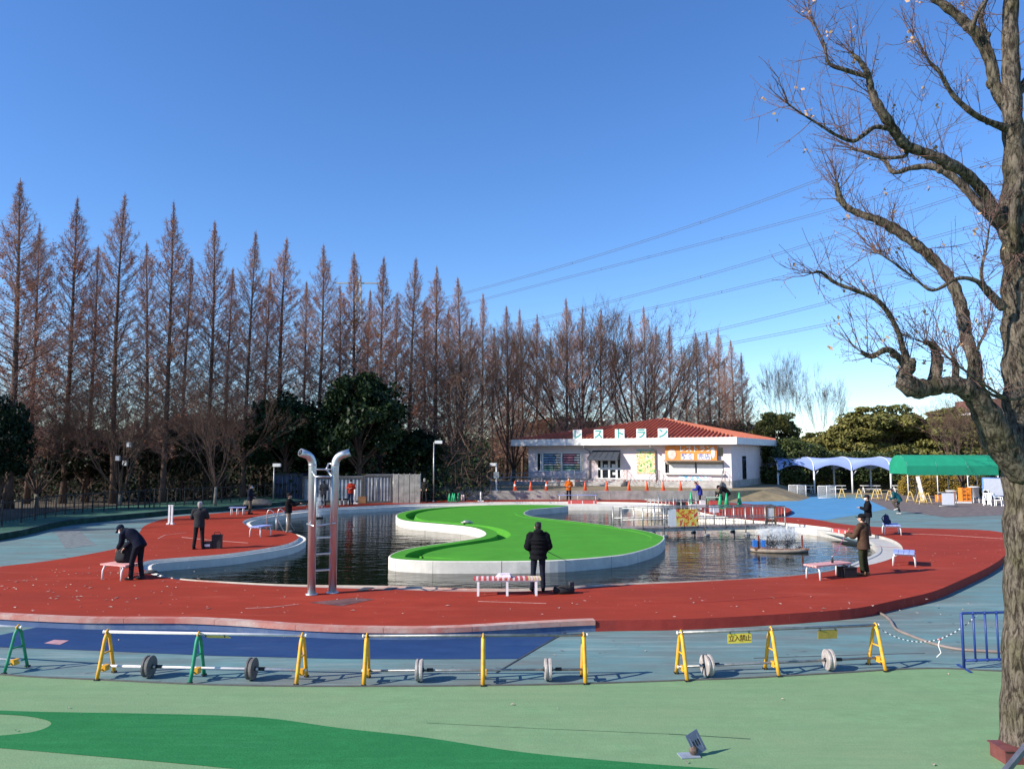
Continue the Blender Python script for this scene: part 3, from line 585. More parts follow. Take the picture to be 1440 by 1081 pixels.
def hedge(name, lab, a, b, depth, h, base, mt, seed, n=5000, size=.10):
    rng = np.random.default_rng(seed); a = np.array(a[:2]); b = np.array(b[:2]); L = np.linalg.norm(b-a); u = (b-a)/L; w = np.array([-u[1], u[0]])
    q = rng.uniform(-1, 1, (n, 3)); k = np.argmax(np.abs(q), axis=1); q[np.arange(n), k] = np.sign(q[np.arange(n), k])*rng.uniform(.86, 1.05, n)
    q[:, 2] = np.where(q[:, 2] < -.9, rng.uniform(-.9, 1, n), q[:, 2]); r = np.abs(q[:, 0])**6*.25
    lump = 1+.10*np.sin(q[:, 0]*L*1.3+seed)+.06*np.sin(q[:, 0]*L*3.1)
    c = np.zeros((n, 3)); mid = (a+b)/2
    c[:, :2] = mid+np.outer(q[:, 0]*L/2, u)+np.outer(q[:, 1]*depth/2*lump, w); c[:, 2] = base+h*lump*(q[:, 2]*.5+.5)*(1-r)
    c[:, :3] += rng.normal(0, .03, (n, 3)); o = np.array([mid[0], mid[1], base])
    nb_ = NB(); nb_.leaves(c-o, rng.uniform(.6, 1.3, n)*size, rng, 1.6)
    core = MB().box((0, 0, h*.42), (L*.93, depth*.8, h*.8), math.atan2(u[1], u[0]))
    t = thing(name, lab, 'hedge', tuple(o)); link('foliage', nb_.mesh('foliage', mt), t); core.build('branches', mat('hedge_core', (0.03, .028, .015), 1), t); return t
hedge('hedge', 'clipped yellow hedge with a shaded end beneath the green tent', P(1268, 690, 72), P(1385, 690, 70), 2.0, 1.9, .25, M_leafyellow, 3, 9000)
hedge('hedge', 'yellow-topped hedge beside the restaurant wall', P(1052, 690, 80), P(1095, 690, 80), 1.6, 1.9, .25, M_leafyellow, 5, 4000)
hedge('hedge', 'low yellow-green hedge seen through the left canopy arches', P(1110, 690, 82), P(1178, 690, 82), 1.6, 1.6, .25, M_leafyellow, 8, 4000)
hedge('hedge', 'dark hedge in the shade at the back of the blue canopy', P(1165, 690, 84), P(1300, 690, 84), 1.8, 2.6, .25, M_leafhedge, 9, 6000, .13)

# thicket under the conifers: nobody could count it
def thicket():
    rng = np.random.default_rng(99); nb_ = NB(); N = 70000
    px = rng.uniform(-420, 690, N); d = rng.uniform(58, 100, N); x = (px-720)/F_PX*d*1.004
    clump = .5+.5*np.sin(x*.55+np.sin(d*.3)*2)*np.cos(d*.45+1); z = .43+rng.random(N)**1.3*(2.2+4.2*clump)
    nb_.leaves(np.stack([x, d, z], 1), rng.uniform(.10, .26, N), rng, 1.6)
    px = rng.uniform(-480, 1075, 60000); d = rng.uniform(112, 135, 60000); x = (px-720)/F_PX*d; z = .2+rng.random(60000)**1.2*(7.5+2.5*np.sin(x*.16)*np.cos(x*.07))
    nb_.leaves(np.stack([x, d, z], 1), rng.uniform(.3, .8, 60000), rng, 1.6)
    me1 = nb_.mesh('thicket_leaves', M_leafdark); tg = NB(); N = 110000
    px = rng.uniform(-300, 1070, N); d = np.where(px > 690, rng.uniform(96, 125, N), rng.uniform(55, 110, N)); d = np.where((px > 325) & (px < 630), np.maximum(d, 69+rng.random(N)*8), d); x = (px-720)/F_PX*d
    a = np.stack([x, d, .43+rng.random(N)**1.25*(9.5+3.5*np.sin(x*.21)*np.sin(d*.17))], 1); dv = rng.normal(0, .7, (N, 3))+np.array([0, 0, .8]); b = a+dv*rng.uniform(.3, 1.1, (N, 1))
    tg.blades(a, b, .032, rng, False); me2 = tg.mesh('thicket_twigs', vmat('shaded_undergrowth_twig', (.06, .04, .03), (.15, .095, .07)))  # brown twig colour darkened to stand in for shade under the trees
    t = tag(link('thicket', me1), 'dark tangled undergrowth of leaves and twigs beneath the conifers', 'undergrowth', None, 'stuff')
    tag(link('twigs', me2, t), None, None, None, 'stuff')
thicket()
# trees outside the left of the frame that shade the edge of the woods
for i, (x, y, k) in enumerate(((-41, 38, 0), (-45, 30, 3), (-50, 23, 2), (-55, 17, 4), (-47, 41, 1), (-53, 33, 3))):
    place_meshes('metasequoia_tree', f'bare conifer standing outside the left edge of the photo, {ORD[i]} of the row', 'tree', 'conifers beyond the left edge', (x, y, .43), MSQ[k], (1, 1, 1), i)
for i, (x, y, s, k) in enumerate(((-35, 33, 1.05, 0), (-38.5, 38, 1.15, 1), (-33, 29.6, .62, 1), (-43, 43, 1.2, 0), (-47, 34, 1.2, 0))):
    place_meshes('evergreen_tree', f'dark evergreen standing outside the left edge of the photo, {ORD[i]} of five', 'tree', 'evergreens beyond the left edge', (x, y, .43), EVR[k], (s, s, s), i)

# ================================================================ BUILDINGS AND STRUCTURES
M_pink = mat('pink_render', (0.80, 0.665, 0.655), 0.85, 0.04, 1.2)
M_pinkbase = mat('plinth_concrete', (0.42, 0.39, 0.36), 0.9, 0.15, 2)
M_trim = mat('white_trim', (0.80, 0.77, 0.74), 0.6, 0.05, 2)
M_roof = mat('orange_roof_metal', (0.50, 0.135, 0.07), 0.6, 0.1, 1.5)
M_glass = mat('dark_glass', (0.02, 0.024, 0.03), 0.08, 0.1, 3)
M_white = mat('white_paint', (0.82, 0.81, 0.79), 0.5, 0.05, 3)
M_steel = mat('stainless_steel', (0.62, 0.63, 0.64), 0.42, 0.1, 3, metal=0.85, stretch=(4, 4, .5))
M_galv = mat('galvanised_pipe', (0.42, 0.42, 0.41), 0.45, 0.15, 5, metal=0.7)
M_rail = mat('grey_rail', (0.26, 0.26, 0.27), 0.5, 0.1, 5)
M_navyfab = mat('navy_awning', (0.045, 0.055, 0.075), 0.8, 0.1, 3)
M_teal = mat('teal_letter', (0.03, 0.32, 0.30), 0.5, 0.05)
M_orange = mat('orange_sign', (0.82, 0.26, 0.045), 0.6, 0.05, 1)
M_yellow = mat('yellow_paint', (0.78, 0.40, 0.03), 0.5, 0.1, 8)
M_greenp = mat('green_paint', (0.02, 0.27, 0.14), 0.5, 0.1, 8)
M_cone = mat('orange_cone', (0.80, 0.13, 0.05), 0.6, 0.1, 5)
M_red = MATS['red_rubber_paint']
M_navyp = mat('navy_paint_steel', (0.02, 0.05, 0.22), 0.45, 0.1, 6)
M_black = mat('black_plastic', (0.015, 0.015, 0.017), 0.6, 0.2, 6)
M_wood = mat('brown_wood', (0.25, 0.12, 0.05), 0.7, 0.2, 6, stretch=(1, 1, 6))
M_pinkred = mat('faded_pink_board', (0.72, 0.36, 0.33), 0.7, 0.1, 6)
M_redslat = mat('red_slat', (0.55, 0.09, 0.08), 0.6, 0.1, 6)
M_pinkslat = mat('pink_slat', (0.80, 0.60, 0.57), 0.6, 0.1, 6)
M_blueslat = mat('blue_slat', (0.33, 0.40, 0.72), 0.6, 0.1, 6)
M_blackfab = mat('black_fabric', (0.012, 0.013, 0.016), 0.9, 0.2, 10)
M_dgrey = mat('dark_grey', (0.06, 0.06, 0.065), 0.8, 0.2, 8)

# ---- restaurant
def CX0(px, d): return (px-720)/F_PX*d
RY = 71.6; px_m = F_PX/RY
TH = R(30); cT, sT = math.cos(TH), math.sin(TH); ox = (885-720)/px_m          # the facade turns its left end away from us
def RX(px): k_ = (px-720)/F_PX; return ox+(k_*RY-ox)/(cT+k_*sT)
def RP(px, v=0.0, z=0.0): u = RX(px)-ox; return Vector((ox+u*cT+v*sT, RY-u*sT+v*cT, z))
def RZ(py): return CAM_H+(641-py)/px_m
x0, x1 = RX(743), RX(1027); yb = RY+13.0; zf = TZ+0.62
rest = thing('restaurant', 'single-storey pink restaurant with orange hipped roof and row of square letter signs', 'building', (ox, RY, TZ), -TH)
def rb(name, x_0, x_1, z_0, z_1, y, th, m, parent=rest):      # panel on the facade; y in front of the wall line is negative
    return MB().box(((x_0+x_1)/2-ox, y+th/2, (z_0+z_1)/2-TZ), (x_1-x_0, th, z_1-z_0)).build(name, m, parent)
ztop = RZ(624)
# front wall made of panels round the openings
win = (RX(754), RX(819), RZ(664), RZ(636)); door = (RX(838.5), RX(872.5), RZ(674), RZ(644)); shut = (RX(934), RX(1016), RZ(664), RZ(649))
wl_ = MB()
def wp(a, b, c, d): wl_.box(((a+b)/2-ox, .1, (c+d)/2-TZ), (b-a, .2, d-c))
wp(x0, win[0], zf, ztop); wp(win[0], win[1], zf, win[2]); wp(win[0], win[1], win[3], ztop)
wp(win[1], door[0], zf, ztop); wp(door[0], door[1], door[3], ztop); wp(door[1], shut[0], zf, ztop)
wp(shut[0], shut[1], zf, shut[2]); wp(shut[0], shut[1], shut[3], ztop); wp(shut[1], x1, zf, ztop)
wm_ = (x0+x1)/2-ox
wl_.box((x1-ox-.1, 6.6, (zf+ztop)/2-TZ), (.2, 12.8, ztop-zf)); wl_.box((x0-ox+.1, 6.6, (zf+ztop)/2-TZ), (.2, 12.8, ztop-zf)); wl_.box((wm_, 12.95, (zf+ztop)/2-TZ), (x1-x0, .1, ztop-zf))
wl_.build('wall', M_pink, rest)
rb('plinth', x0-.02, x1+.02, TZ-.05, zf, -0.06, 12.9, M_pinkbase)
# hipped roof: two visible slopes with standing ribs
ov = 1.0; ze = RZ(617); ax = ox+.84; za = CAM_H+(641-589.5)*77.2/F_PX
e = [Vector((RX(727)-ox, -ov, ze-TZ)), Vector((RX(1038)-ox, -ov, ze-TZ)), Vector((RX(1038)-ox+.4, 13.0+ov, ze-TZ)), Vector((RX(727)-ox, 13+ov, ze-TZ))]
ap = Vector((ax-ox, 6.5, za-TZ)); rl = Vector((RX(727)-ox+6.0, 6.5, za-TZ-1.3)); rl = ap.copy()
roof = MB(); roof.add([*e, ap], [(0, 1, 4), (1, 2, 4), (2, 3, 4), (3, 0, 4)])
roof.add([v-Vector((0, 0, .05)) for v in e], [(3, 2, 1, 0)]); ro = roof.build('roof', M_roof, rest)
def rib_on(a, b, c, nr):                              # ribs up the slope from eave a-b to apex c
    nrm = (b-a).cross(c-a).normalized(); ed = (b-a).normalized(); upv = nrm.cross(ed).normalized()
    if upv.z < 0: upv = -upv
    if nrm.z < 0: nrm = -nrm
    for i in range(1, nr):
        p = a.lerp(b, i/nr)
        # length until it meets a hip
        t = min((i/nr)*(b-a).length/max(1e-6, (c-a).dot(ed)) if (c-a).dot(ed) > 0 else 9, (1-i/nr)*(b-a).length/max(1e-6, (b-c).dot(ed)) if (b-c).dot(ed) > 0 else 9, 1.0)
        L = (c-a).dot(upv)*t
        MB().bar(p+nrm*.08, p+upv*L+nrm*.08, .06, .18, up=nrm).build('roof_rib', M_roof, ro)
rib_on(e[0], e[1], ap, 54); rib_on(e[1], e[2], ap, 36)
for q in (e[0], e[1]): MB().tube([q, ap], .07, 6).build('hip_cap', M_roof, ro)
MB().bar(e[0]+Vector((-.1, 0, -.28)), e[1]+Vector((.1, 0, -.28)), .16, .62).build('fascia', M_trim, rest)
MB().bar(e[1]+Vector((.02, .1, -.28)), e[2]+Vector((.02, 0, -.28)), .14, .60).build('fascia', M_trim, rest)
MB().bar(e[0]+Vector((.02, .1, -.28)), e[3]+Vector((.02, 0, -.28)), .14, .60).build('fascia', M_trim, rest)
MB().box((wm_, -.42, ztop-TZ+.06), (x1-x0+1.2, 1.06, .06)).build('soffit', mat('soffit_grey', (.42, .38, .36), .8), rest)
# letters on the eaves, each a sign board of its own
for ch, px, wh in zip('レストラン', (818, 847.5, 877, 907, 937), ('leftmost', 'second', 'middle', 'fourth', 'rightmost')):
    w = .92; b = thing('letter_sign', f'white square sign with one teal letter, {wh} of five on the restaurant eaves', 'sign', tuple(RP(px, -ov, RZ(618.5))), -TH, 'letter signs on the eaves')
    MB().box((0, 0, w/2+.05), (w, .08, w)).build('board', M_white, b)
    MB().bar((-.3, .05, .1), (-.3, .75, .02), .05, .05).bar((.3, .05, .1), (.3, .75, .02), .05, .05).bar((-.3, .05, .75), (-.3, .75, .05), .04, .04).bar((.3, .05, .75), (.3, .75, .05), .04, .04).build('bracket', M_galv, b)
    text('letter', ch, .95, M_teal, b, (0, -.05, w/2+.03), bold=.03)
# windows with menu strips
wg = thing_part = MB().box(((win[0]+win[1])/2-ox, .16, (win[2]+win[3])/2-TZ), (win[1]-win[0], .04, win[3]-win[2])).build('window', M_glass, rest)
for px, w in ((754.5, .09), (760, .09), (762.5, .14), (789, .16), (816, .14), (819, .09)): rb('window_frame', RX(px)-w/2, RX(px)+w/2, win[2], win[3], .02, .13, M_white, wg)
rb('window_frame', win[0], win[1], win[2]-.02, win[2]+.09, .015, .13, M_white, wg); rb('window_frame', win[0], win[1], win[3]-.09, win[3]+.02, .015, .13, M_white, wg)
rng = random.Random(3)
mcol = [mat('menu_blue', (.25, .42, .62)), mat('menu_pink', (.75, .30, .36)), mat('menu_white', (.78, .77, .74)), mat('menu_green', (.28, .50, .36)), mat('menu_cream', (.75, .66, .42))]
for side, (a, b) in enumerate(((763.5, 787.5), (790.5, 814.5))):
    for r in range(7):
        z = win[3]-.17-r*.235; w = RX(b)-RX(a); cut = rng.uniform(.55, .8); q = RX(a)+.03
        c = mcol[side] if r < 5 else mcol[3]
        rb('menu_strip', q, q+w*cut, z-.13, z, .10, .03, c if r not in (4,) else mcol[2], wg)
        rb('menu_strip', q+w*cut+.05, q+w-.05, z-.13, z, .10, .03, mcol[2] if r < 4 else mcol[4], wg)
rb('window_blind', RX(817), RX(818.6), win[2]+.1, win[3]-.1, .07, .03, M_leafy if False else mat('notice_yellow', (.72, .6, .25)), wg)
# door
dg = MB().box(((door[0]+door[1])/2-ox, .15, (door[2]+door[3])/2-TZ), (door[1]-door[0], .05, door[3]-door[2])).build('door', M_glass, rest)
for px in (838.5, 845, 855.5, 866, 872.5): rb('door_frame', RX(px)-.09, RX(px)+.09, door[2], door[3], .02, .12, M_white, dg)
for z, h in ((door[2]+.06, .16), ((door[2]+door[3])/2, .2), (door[3]-.05, .1)): rb('door_rail', door[0], door[1], z-h/2, z+h/2, .015, .12, M_white, dg)
for a, b, c, d in ((848, 853, 653, 659), (859, 864, 652.5, 658.5), (860, 864, 664, 667.5)): rb('notice', RX(a), RX(b), RZ(d), RZ(c), .10, .03, M_white, dg)
# awning over the door
aw = MB(); a0, a1 = RX(832)-ox, RX(874)-ox; zt, zb = RZ(633)-TZ, RZ(644)-TZ
aw.add([(a0+.15, -.02, zt), (a1-.15, -.02, zt), (a1, -1.15, zb), (a0, -1.15, zb), (a0, -1.15, zb-.22), (a1, -1.15, zb-.22), (a0+.15, -.02, zb-.1), (a1-.15, -.02, zb-.1)], [(3, 2, 1, 0), (4, 5, 2, 3), (0, 6, 4, 3), (1, 2, 5, 7)])
awn = aw.build('awning', M_navyfab, rest)
for i in range(6): MB().bar((a0+.15+(a1-a0-.3)*i/5, -.02, zt+.02), (a0+(a1-a0)*i/5, -1.15, zb+.02), .03, .03).build('awning_rib', M_dgrey, awn)
# posters
def blotch(name, cols, scale):
    m = bpy.data.materials.new(name); m.use_nodes = True; n_ = m.node_tree.nodes; l_ = m.node_tree.links
    t_ = n_.new('ShaderNodeTexCoord'); v_ = n_.new('ShaderNodeTexNoise'); v_.inputs['Scale'].default_value = scale; v_.inputs['Detail'].default_value = 3; l_.new(t_.outputs['Object'], v_.inputs['Vector'])
    c_ = n_.new('ShaderNodeValToRGB'); c_.color_ramp.interpolation = 'CONSTANT'; els = c_.color_ramp.elements
    while len(els) < len(cols): els.new(.5)
    for i, k_ in enumerate(cols): els[i].position = 0 if i == 0 else .3+.4*i/len(cols); els[i].color = (*k_, 1)
    l_.new(v_.outputs[0], c_.inputs[0]); l_.new(c_.outputs[0], n_['Principled BSDF'].inputs['Base Color']); return m
po = rb('poster', RX(894.5), RX(920), RZ(665), RZ(632), -.05, .05, blotch('flower_print', [(.08, .25, .06), (.25, .5, .12), (.75, .72, .4), (.8, .35, .12), (.8, .75, .65), (.10, .33, .08)], 3.2))
rb('poster_header', RX(894.7), RX(919.8), RZ(634), RZ(632), -.055, .05, mat('poster_blue', (.25, .5, .55)), po)
rb('white_banner', RX(953), RX(999), RZ(677), RZ(667), -.06, .04, blotch('cartoon_print', [(.82, .82, .8), (.82, .8, .8), (.15, .45, .75), (.82, .8, .8), (.75, .4, .5), (.8, .8, .8)], 2.2))
# orange shop sign
sg = rb('shop_sign', RX(936.5), RX(1008.5), RZ(646.5), RZ(627.5), -.40, .16, M_orange)
zc = RZ(637)-TZ
sgx = lambda px: RX(px)-ox
def on_sign(s_, px, dz, size, m, ang=0): return text('lettering', s_, size, m, sg, (sgx(px), -.42, zc+dz), bold=.012)
M_lt = mat('sign_letter_white', (.85, .83, .8)); M_lb = mat('sign_letter_blue', (.12, .13, .36))
on_sign('レストラン', 979, .33, .60, M_lt)
MB().box((sgx(967.5), -.415, zc-.33), (1.15, .02, .52)).box((sgx(991), -.415, zc-.33), (1.15, .02, .52)).build('lettering_panel', M_lt, sg)
text('lettering', '軽食', .56, M_lb, sg, (sgx(967.5), -.432, zc-.33), bold=.006); text('lettering', '売店', .56, M_lb, sg, (sgx(991), -.432, zc-.33), bold=.006)
MB().ell((sgx(1003.5), -.41, zc+.02), (.17, .02, .50), 10, 8).build('oval_badge', M_lt, sg)
MB().ell((sgx(946), -.41, zc-.12), (.42, .02, .46), 12, 8).build('round_badge', mat('badge_pink', (.82, .55, .48)), sg)
rb('sign_canopy', RX(936), RX(1016), RZ(648), RZ(646.5), -.75, .75, mat('canopy_brown', (.25, .18, .11)))
# shutters
sh = rb('shutter_box', RX(935), RX(1015), RZ(652), RZ(648.6), .04, .12, mat('shutter_case', (.30, .26, .2)))
for a, b in ((939.5, 975.5), (978, 1014.5)):
    z = RZ(663.5); pan = rb('shutter', RX(a), RX(b), z, RZ(651.5), .10, .05, M_trim)
    for k_ in range(6): rb('shutter_slat', RX(a)+.02, RX(b)-.02, z+.02+k_*.125, z+.11+k_*.125, .085, .03, M_trim, pan)
rb('shutter_post', RX(976), RX(977.6), shut[2], shut[3], .02, .12, M_dgrey); rb('shutter_recess', RX(936.5), RX(939), shut[2], shut[3]-.02, .12, .06, M_dgrey)
rb('dark_vent', RX(1009.5), RX(1015.5), RZ(641), RZ(630), -.03, .05, M_glass); rb('counter', RX(934), RX(1018), shut[2]-.1, shut[2], -.35, .4, M_trim)
rb('green_skirting', RX(946), RX(1010), RZ(683), RZ(678), -.09, .05, mat('pale_green_panel', (.22, .38, .24)))
for px in (829.5, 922): MB().tube([(RX(px-3.5)-ox, -ov+.05, RZ(627)-TZ), (RX(px-3)-ox, -ov+.1, RZ(630)-TZ), (RX(px)-ox, -.1, RZ(634)-TZ), (RX(px)-ox, -.1, .05)], .06, 7).build('downpipe', mat('drainpipe_grey', (.28, .25, .25)), rest)
# side door on the shaded side
MB().box((x1-ox+.03, 4.5, 1.7), (.06, 1.3, 2.1)).build('side_window', M_glass, rest); MB().box((x1-ox+.03, 2.2, 1.1), (.08, .5, .4)).build('meter_box', M_white, rest)
# steps and rails
for (a, b, lab) in ((831, 880, 'concrete steps up to the restaurant door'), (926, 1014, 'wide concrete steps below the shop counter')):
    st = thing('steps', lab, 'steps', tuple((RP(a, 0, TZ)+RP(b, 0, TZ))/2), -TH)
    for k_ in range(4): MB().box((0, -.24-.16*(3-k_)-.1, .075+k_*.15), (RX(b)-RX(a), .32*(4-k_)+.0, .15)).build('step', M_pinkbase, st)
def railing(lab, pts, h=.9, top=(), cat='railing', posts=True):
    o = Vector(pts[0]); t = thing('handrail', lab, cat, tuple(o)); q = [Vector(p)-o for p in pts]
    MB().tube([p+Vector((0, 0, h)) for p in q], .025, 6).build('top_rail', M_rail, t)
    MB().tube([p+Vector((0, 0, h*.5)) for p in q], .018, 6).build('mid_rail', M_rail, t)
    for p in q: MB().cyl(p, p+Vector((0, 0, h)), .022, n=6).build('post', M_rail, t)
for px, lab, sx in ((828, 'thin handrail on the left of the restaurant door steps', -1), (880, 'thin handrail on the right of the restaurant door steps', 1), (925, 'thin handrail on the left of the shop counter steps', -1), (1017, 'thin handrail on the right of the shop counter steps', 1)):
    railing(lab, [RP(px, -.1, zf), RP(px, -.6, zf), RP(px+3*sx, -1.9, TZ)])
# wheelchair ramp on the left
rp = thing('access_ramp', 'grey access ramp with double rails climbing to the restaurant door from the left', 'ramp', tuple(RP(735, -2.2, TZ)), -TH)
L_ = RX(826)-RX(692); X0 = RX(692)-RX(735)
MB().add([(X0, -.7, 0), (X0+L_, -.7, .6), (X0+L_, .7, .6), (X0, .7, 0), (X0, -.7, -.05), (X0+L_, -.7, -.05), (X0+L_, .7, -.05), (X0, .7, -.05)], [(0, 1, 2, 3), (4, 5, 1, 0), (5, 6, 2, 1), (7, 4, 0, 3)]).build('slope', M_pinkbase, rp)
for y in (-.72, .72):
    for h in (.45, .85): MB().tube([(X0, y, h), (X0+L_, y, h+.6)], .03, 6).build('rail', M_rail, rp)
    for i in range(8): q = i/7; MB().cyl((X0+L_*q, y, .6*q), (X0+L_*q, y, .6*q+.85), .025, n=6).build('post', M_rail, rp)
lp = thing('ramp_landing', 'flat landing with grey rails at the foot of the ramp', 'railing', (CX0(722, 66), 66, TZ)); Lb = CX0(776, 66)-CX0(690, 66); a_ = CX0(690, 66)-CX0(722, 66)
for h in (.5, .95): MB().tube([(a_, 0, h), (a_+Lb, 0, h)], .045, 6).build('rail', M_rail, lp)
for i in range(7): MB().cyl((a_+Lb*i/6, 0, 0), (a_+Lb*i/6, 0, .95), .03, n=6).build('post', M_rail, lp)

# ---- blue scalloped canopy
cd = 75.0; M_can = mat('pale_blue_canvas', (0.34, 0.43, 0.74), 0.8, 0.04, 1); cxs = [1091.5, 1142, 1195, 1249, 1275]
def CX(px, d=cd): return (px-720)/F_PX*d
can = thing('barrel_canopy', 'pale blue scalloped barrel canopy on white posts', 'canopy', (CX(1091.5), cd, .25)); o = Vector((CX(1091.5), cd, .25)); dep = 4.2
ez = 2.15; tz = 3.55
for i in range(4):
    a, b = CX(cxs[i])-o.x, CX(cxs[i+1])-o.x
    if i == 3: b = a+(CX(1249)-CX(1195))
    mb = MB(); nu, nv_ = 12, 14; vs = []
    for v in range(nv_+1):
        th = math.pi*v/nv_
        for u in range(nu+1):
            q = u/nu; sc_ = math.sin(math.pi*q)
            lift = .58*sc_*max(0, (abs(math.cos(th))))**3; drop = -.16*sc_*math.sin(th)
            vs.append((a+(b-a)*q, dep/2-math.cos(th)*dep/2*(1-.06*sc_), ez+(tz-ez)*math.sin(th)**.75+lift+drop))
    mb.add(vs, [(v*(nu+1)+u, v*(nu+1)+u+1, (v+1)*(nu+1)+u+1, (v+1)*(nu+1)+u) for v in range(nv_) for u in range(nu)], 0, True)
    mb.build('canvas_bay', M_can, can)
for i in range(5):
    x = (CX(cxs[i])-o.x) if i < 4 else CX(1249)-o.x+(CX(1249)-CX(1195))
    MB().tube([(x, dep/2-math.cos(math.pi*v/14)*dep/2, ez-.03+(tz-ez)*math.sin(math.pi*v/14)**.75) for v in range(15)], .05, 7).build('arch', M_white, can)
    for y in (0, dep): MB().cyl((x, y, 0), (x, y, ez), .085, n=8).build('post', M_white, can)
    MB().bar((x, .05, ez-.5), (x+.45, .05, ez+.05), .05, .05).build('brace', M_white, can)
# ---- green tent
gt = thing('green_tent', 'green canvas tent roof on thin poles behind the foreground trunk', 'tent', (CX(1272, 64), 64, .26)); gl = CX(1400, 64)-CX(1272, 64); M_gt = mat('green_canvas', (0.01, 0.28, 0.15), 0.7, 0.06, 1)
nz_ = 12; gd_ = 3.0
def gp_(v): return 2.24+1.44*math.sin(math.pi*min(1, .03+v/nz_*.94))**.42
for i in range(3):
    a, b = gl*i/3+.008, gl*(i+1)/3-.008; prof = [(gd_*v/nz_, gp_(v)) for v in range(nz_+1)]
    MB().strip([(a, y, z) for y, z in prof], [(b, y, z) for y, z in prof], closed=False, sm=True).strip([(a, -.01, 2.02), (a, -.005, prof[0][1]+.01)], [(b, -.01, 2.02), (b, -.005, prof[0][1]+.01)], closed=False).build('canvas_panel', M_gt, gt)
for x in (.05, gl*.33, gl*.66, gl-.05):
    for y in (.03, 2.95): MB().cyl((x, y, 0), (x, y, 2.3), .035, n=7).build('pole', M_white, gt)
    MB().tube([(x, gd_*v/nz_, gp_(v)-.03) for v in range(nz_+1)], .02, 5).build('rib', M_white, gt)
for x in (.002, gl-.002):
    q = [(x, gd_*v/nz_, gp_(v)-.006) for v in range(nz_+1)]; MB().add(q+[(x, gd_, 2.1), (x, 0, 2.1)], [tuple(range(nz_+3))]).build('end_panel', M_gt, gt)
# white building far right behind the tree
wb_ = thing('white_building', 'white building with brown roof glimpsed behind the foreground trunk', 'building', (CX(1440, 105), 105, .2)); 
MB().box((0, 4, 5), (11, 8, 10)).build('wall', M_white, wb_); rf = MB().box((0, 4, 10.3), (12, 9, .6)).box((0, 4, 11), (10, 7, 1)).build('roof', mat('brown_roof', (.2, .09, .07)), wb_)
for i in range(4):
    for j in range(3):
        w_ = MB().box((-4+i*2.6, -.02, 2.2+j*2.9), (1.2, .1, 1.3)).build('window', M_glass, wb_); MB().box((-4+i*2.6, -.08, 1.5+j*2.9), (1.4, .16, .1)).build('sill', M_white, wb_)
MB().tube([(-5.6, -.3, 0), (-5.6, -.3, 9)], .06, 6).build('downpipe', M_galv, wb_)

# ---- storage containers and grey hoarding in the shade
hd = 57.0
def hoard(name, lab, pa, pb, d, h, m, nribs, cat='container'):
    a, b = CX(pa, d), CX(pb, d); t = thing(name, lab, cat, ((a+b)/2, d, .43)); w = b-a
    if cat == 'container':
        MB().box((0, 1.2, h/2), (w, 2.3, h)).build('body', m, t)
        for i in range(nribs): MB().box((-w/2+w*(i+.5)/nribs, .02, h/2), (w/nribs*.45, .06, h*.92)).build('corrugation', m, t)
        for z in (.07, h-.07): MB().box((0, .0, z), (w+.04, .14, .14)).build('edge_beam', M_dgrey, t)
        for s_ in (-1, 1): MB().box((s_*(w/2-.06), .0, h/2), (.13, .15, h)).build('corner_post', M_dgrey, t)
        for x in (-.2*w, -.05*w, .1*w): MB().cyl((x, -.06, .2), (x, -.06, h-.2), .02, n=6).build('lock_bar', M_galv, t)
    else:
        for i in range(nribs): MB().box((-w/2+w*(i+.5)/nribs, .02*(i % 2), h/2), (w/nribs-.02, .05, h)).build('panel', m, t)
        for i in range(nribs+1): MB().cyl((-w/2+w*i/nribs, .08, 0), (-w/2+w*i/nribs, .08, h+.05), .03, n=6).build('post', M_galv, t)
    return t
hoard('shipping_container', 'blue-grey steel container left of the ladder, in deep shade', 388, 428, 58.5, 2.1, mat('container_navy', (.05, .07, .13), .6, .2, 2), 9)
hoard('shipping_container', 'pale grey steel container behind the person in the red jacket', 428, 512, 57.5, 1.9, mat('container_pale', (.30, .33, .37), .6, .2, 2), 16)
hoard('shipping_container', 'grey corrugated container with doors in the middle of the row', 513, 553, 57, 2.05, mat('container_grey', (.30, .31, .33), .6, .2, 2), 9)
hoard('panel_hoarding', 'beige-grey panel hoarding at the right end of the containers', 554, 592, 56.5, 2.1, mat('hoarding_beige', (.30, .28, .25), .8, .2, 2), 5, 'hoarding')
# ---- dark railing at the edge of the woods
fp = [(p[0]-2.2, p[1]+3.4) for p in EB[4:]]; fpts = [Vector((*p, .70)) for p in fp]
fc = thing('iron_fence', 'black iron railing at the foot of the conifers', 'fence', tuple(fpts[len(fpts)//2])); o = fpts[len(fpts)//2]
bars = MB()
for a, b in zip(fpts, fpts[1:]):
    a, b = a-o, b-o; L = (b-a).length
    for h in (.25, 1.05): MB().bar(a+Vector((0, 0, h)), b+Vector((0, 0, h)), .03, .05).build('rail', M_black, fc)
    MB().box(a+Vector((0, 0, .58)), (.06, .06, 1.16)).build('post', M_black, fc)
    for i in range(1, int(L/.28)): q = a.lerp(b, i/int(L/.28)); bars.box(q+Vector((0, 0, .6)), (.02, .02, .95))
tag(bars.build('bars', M_black, fc), None, None, None, 'stuff')
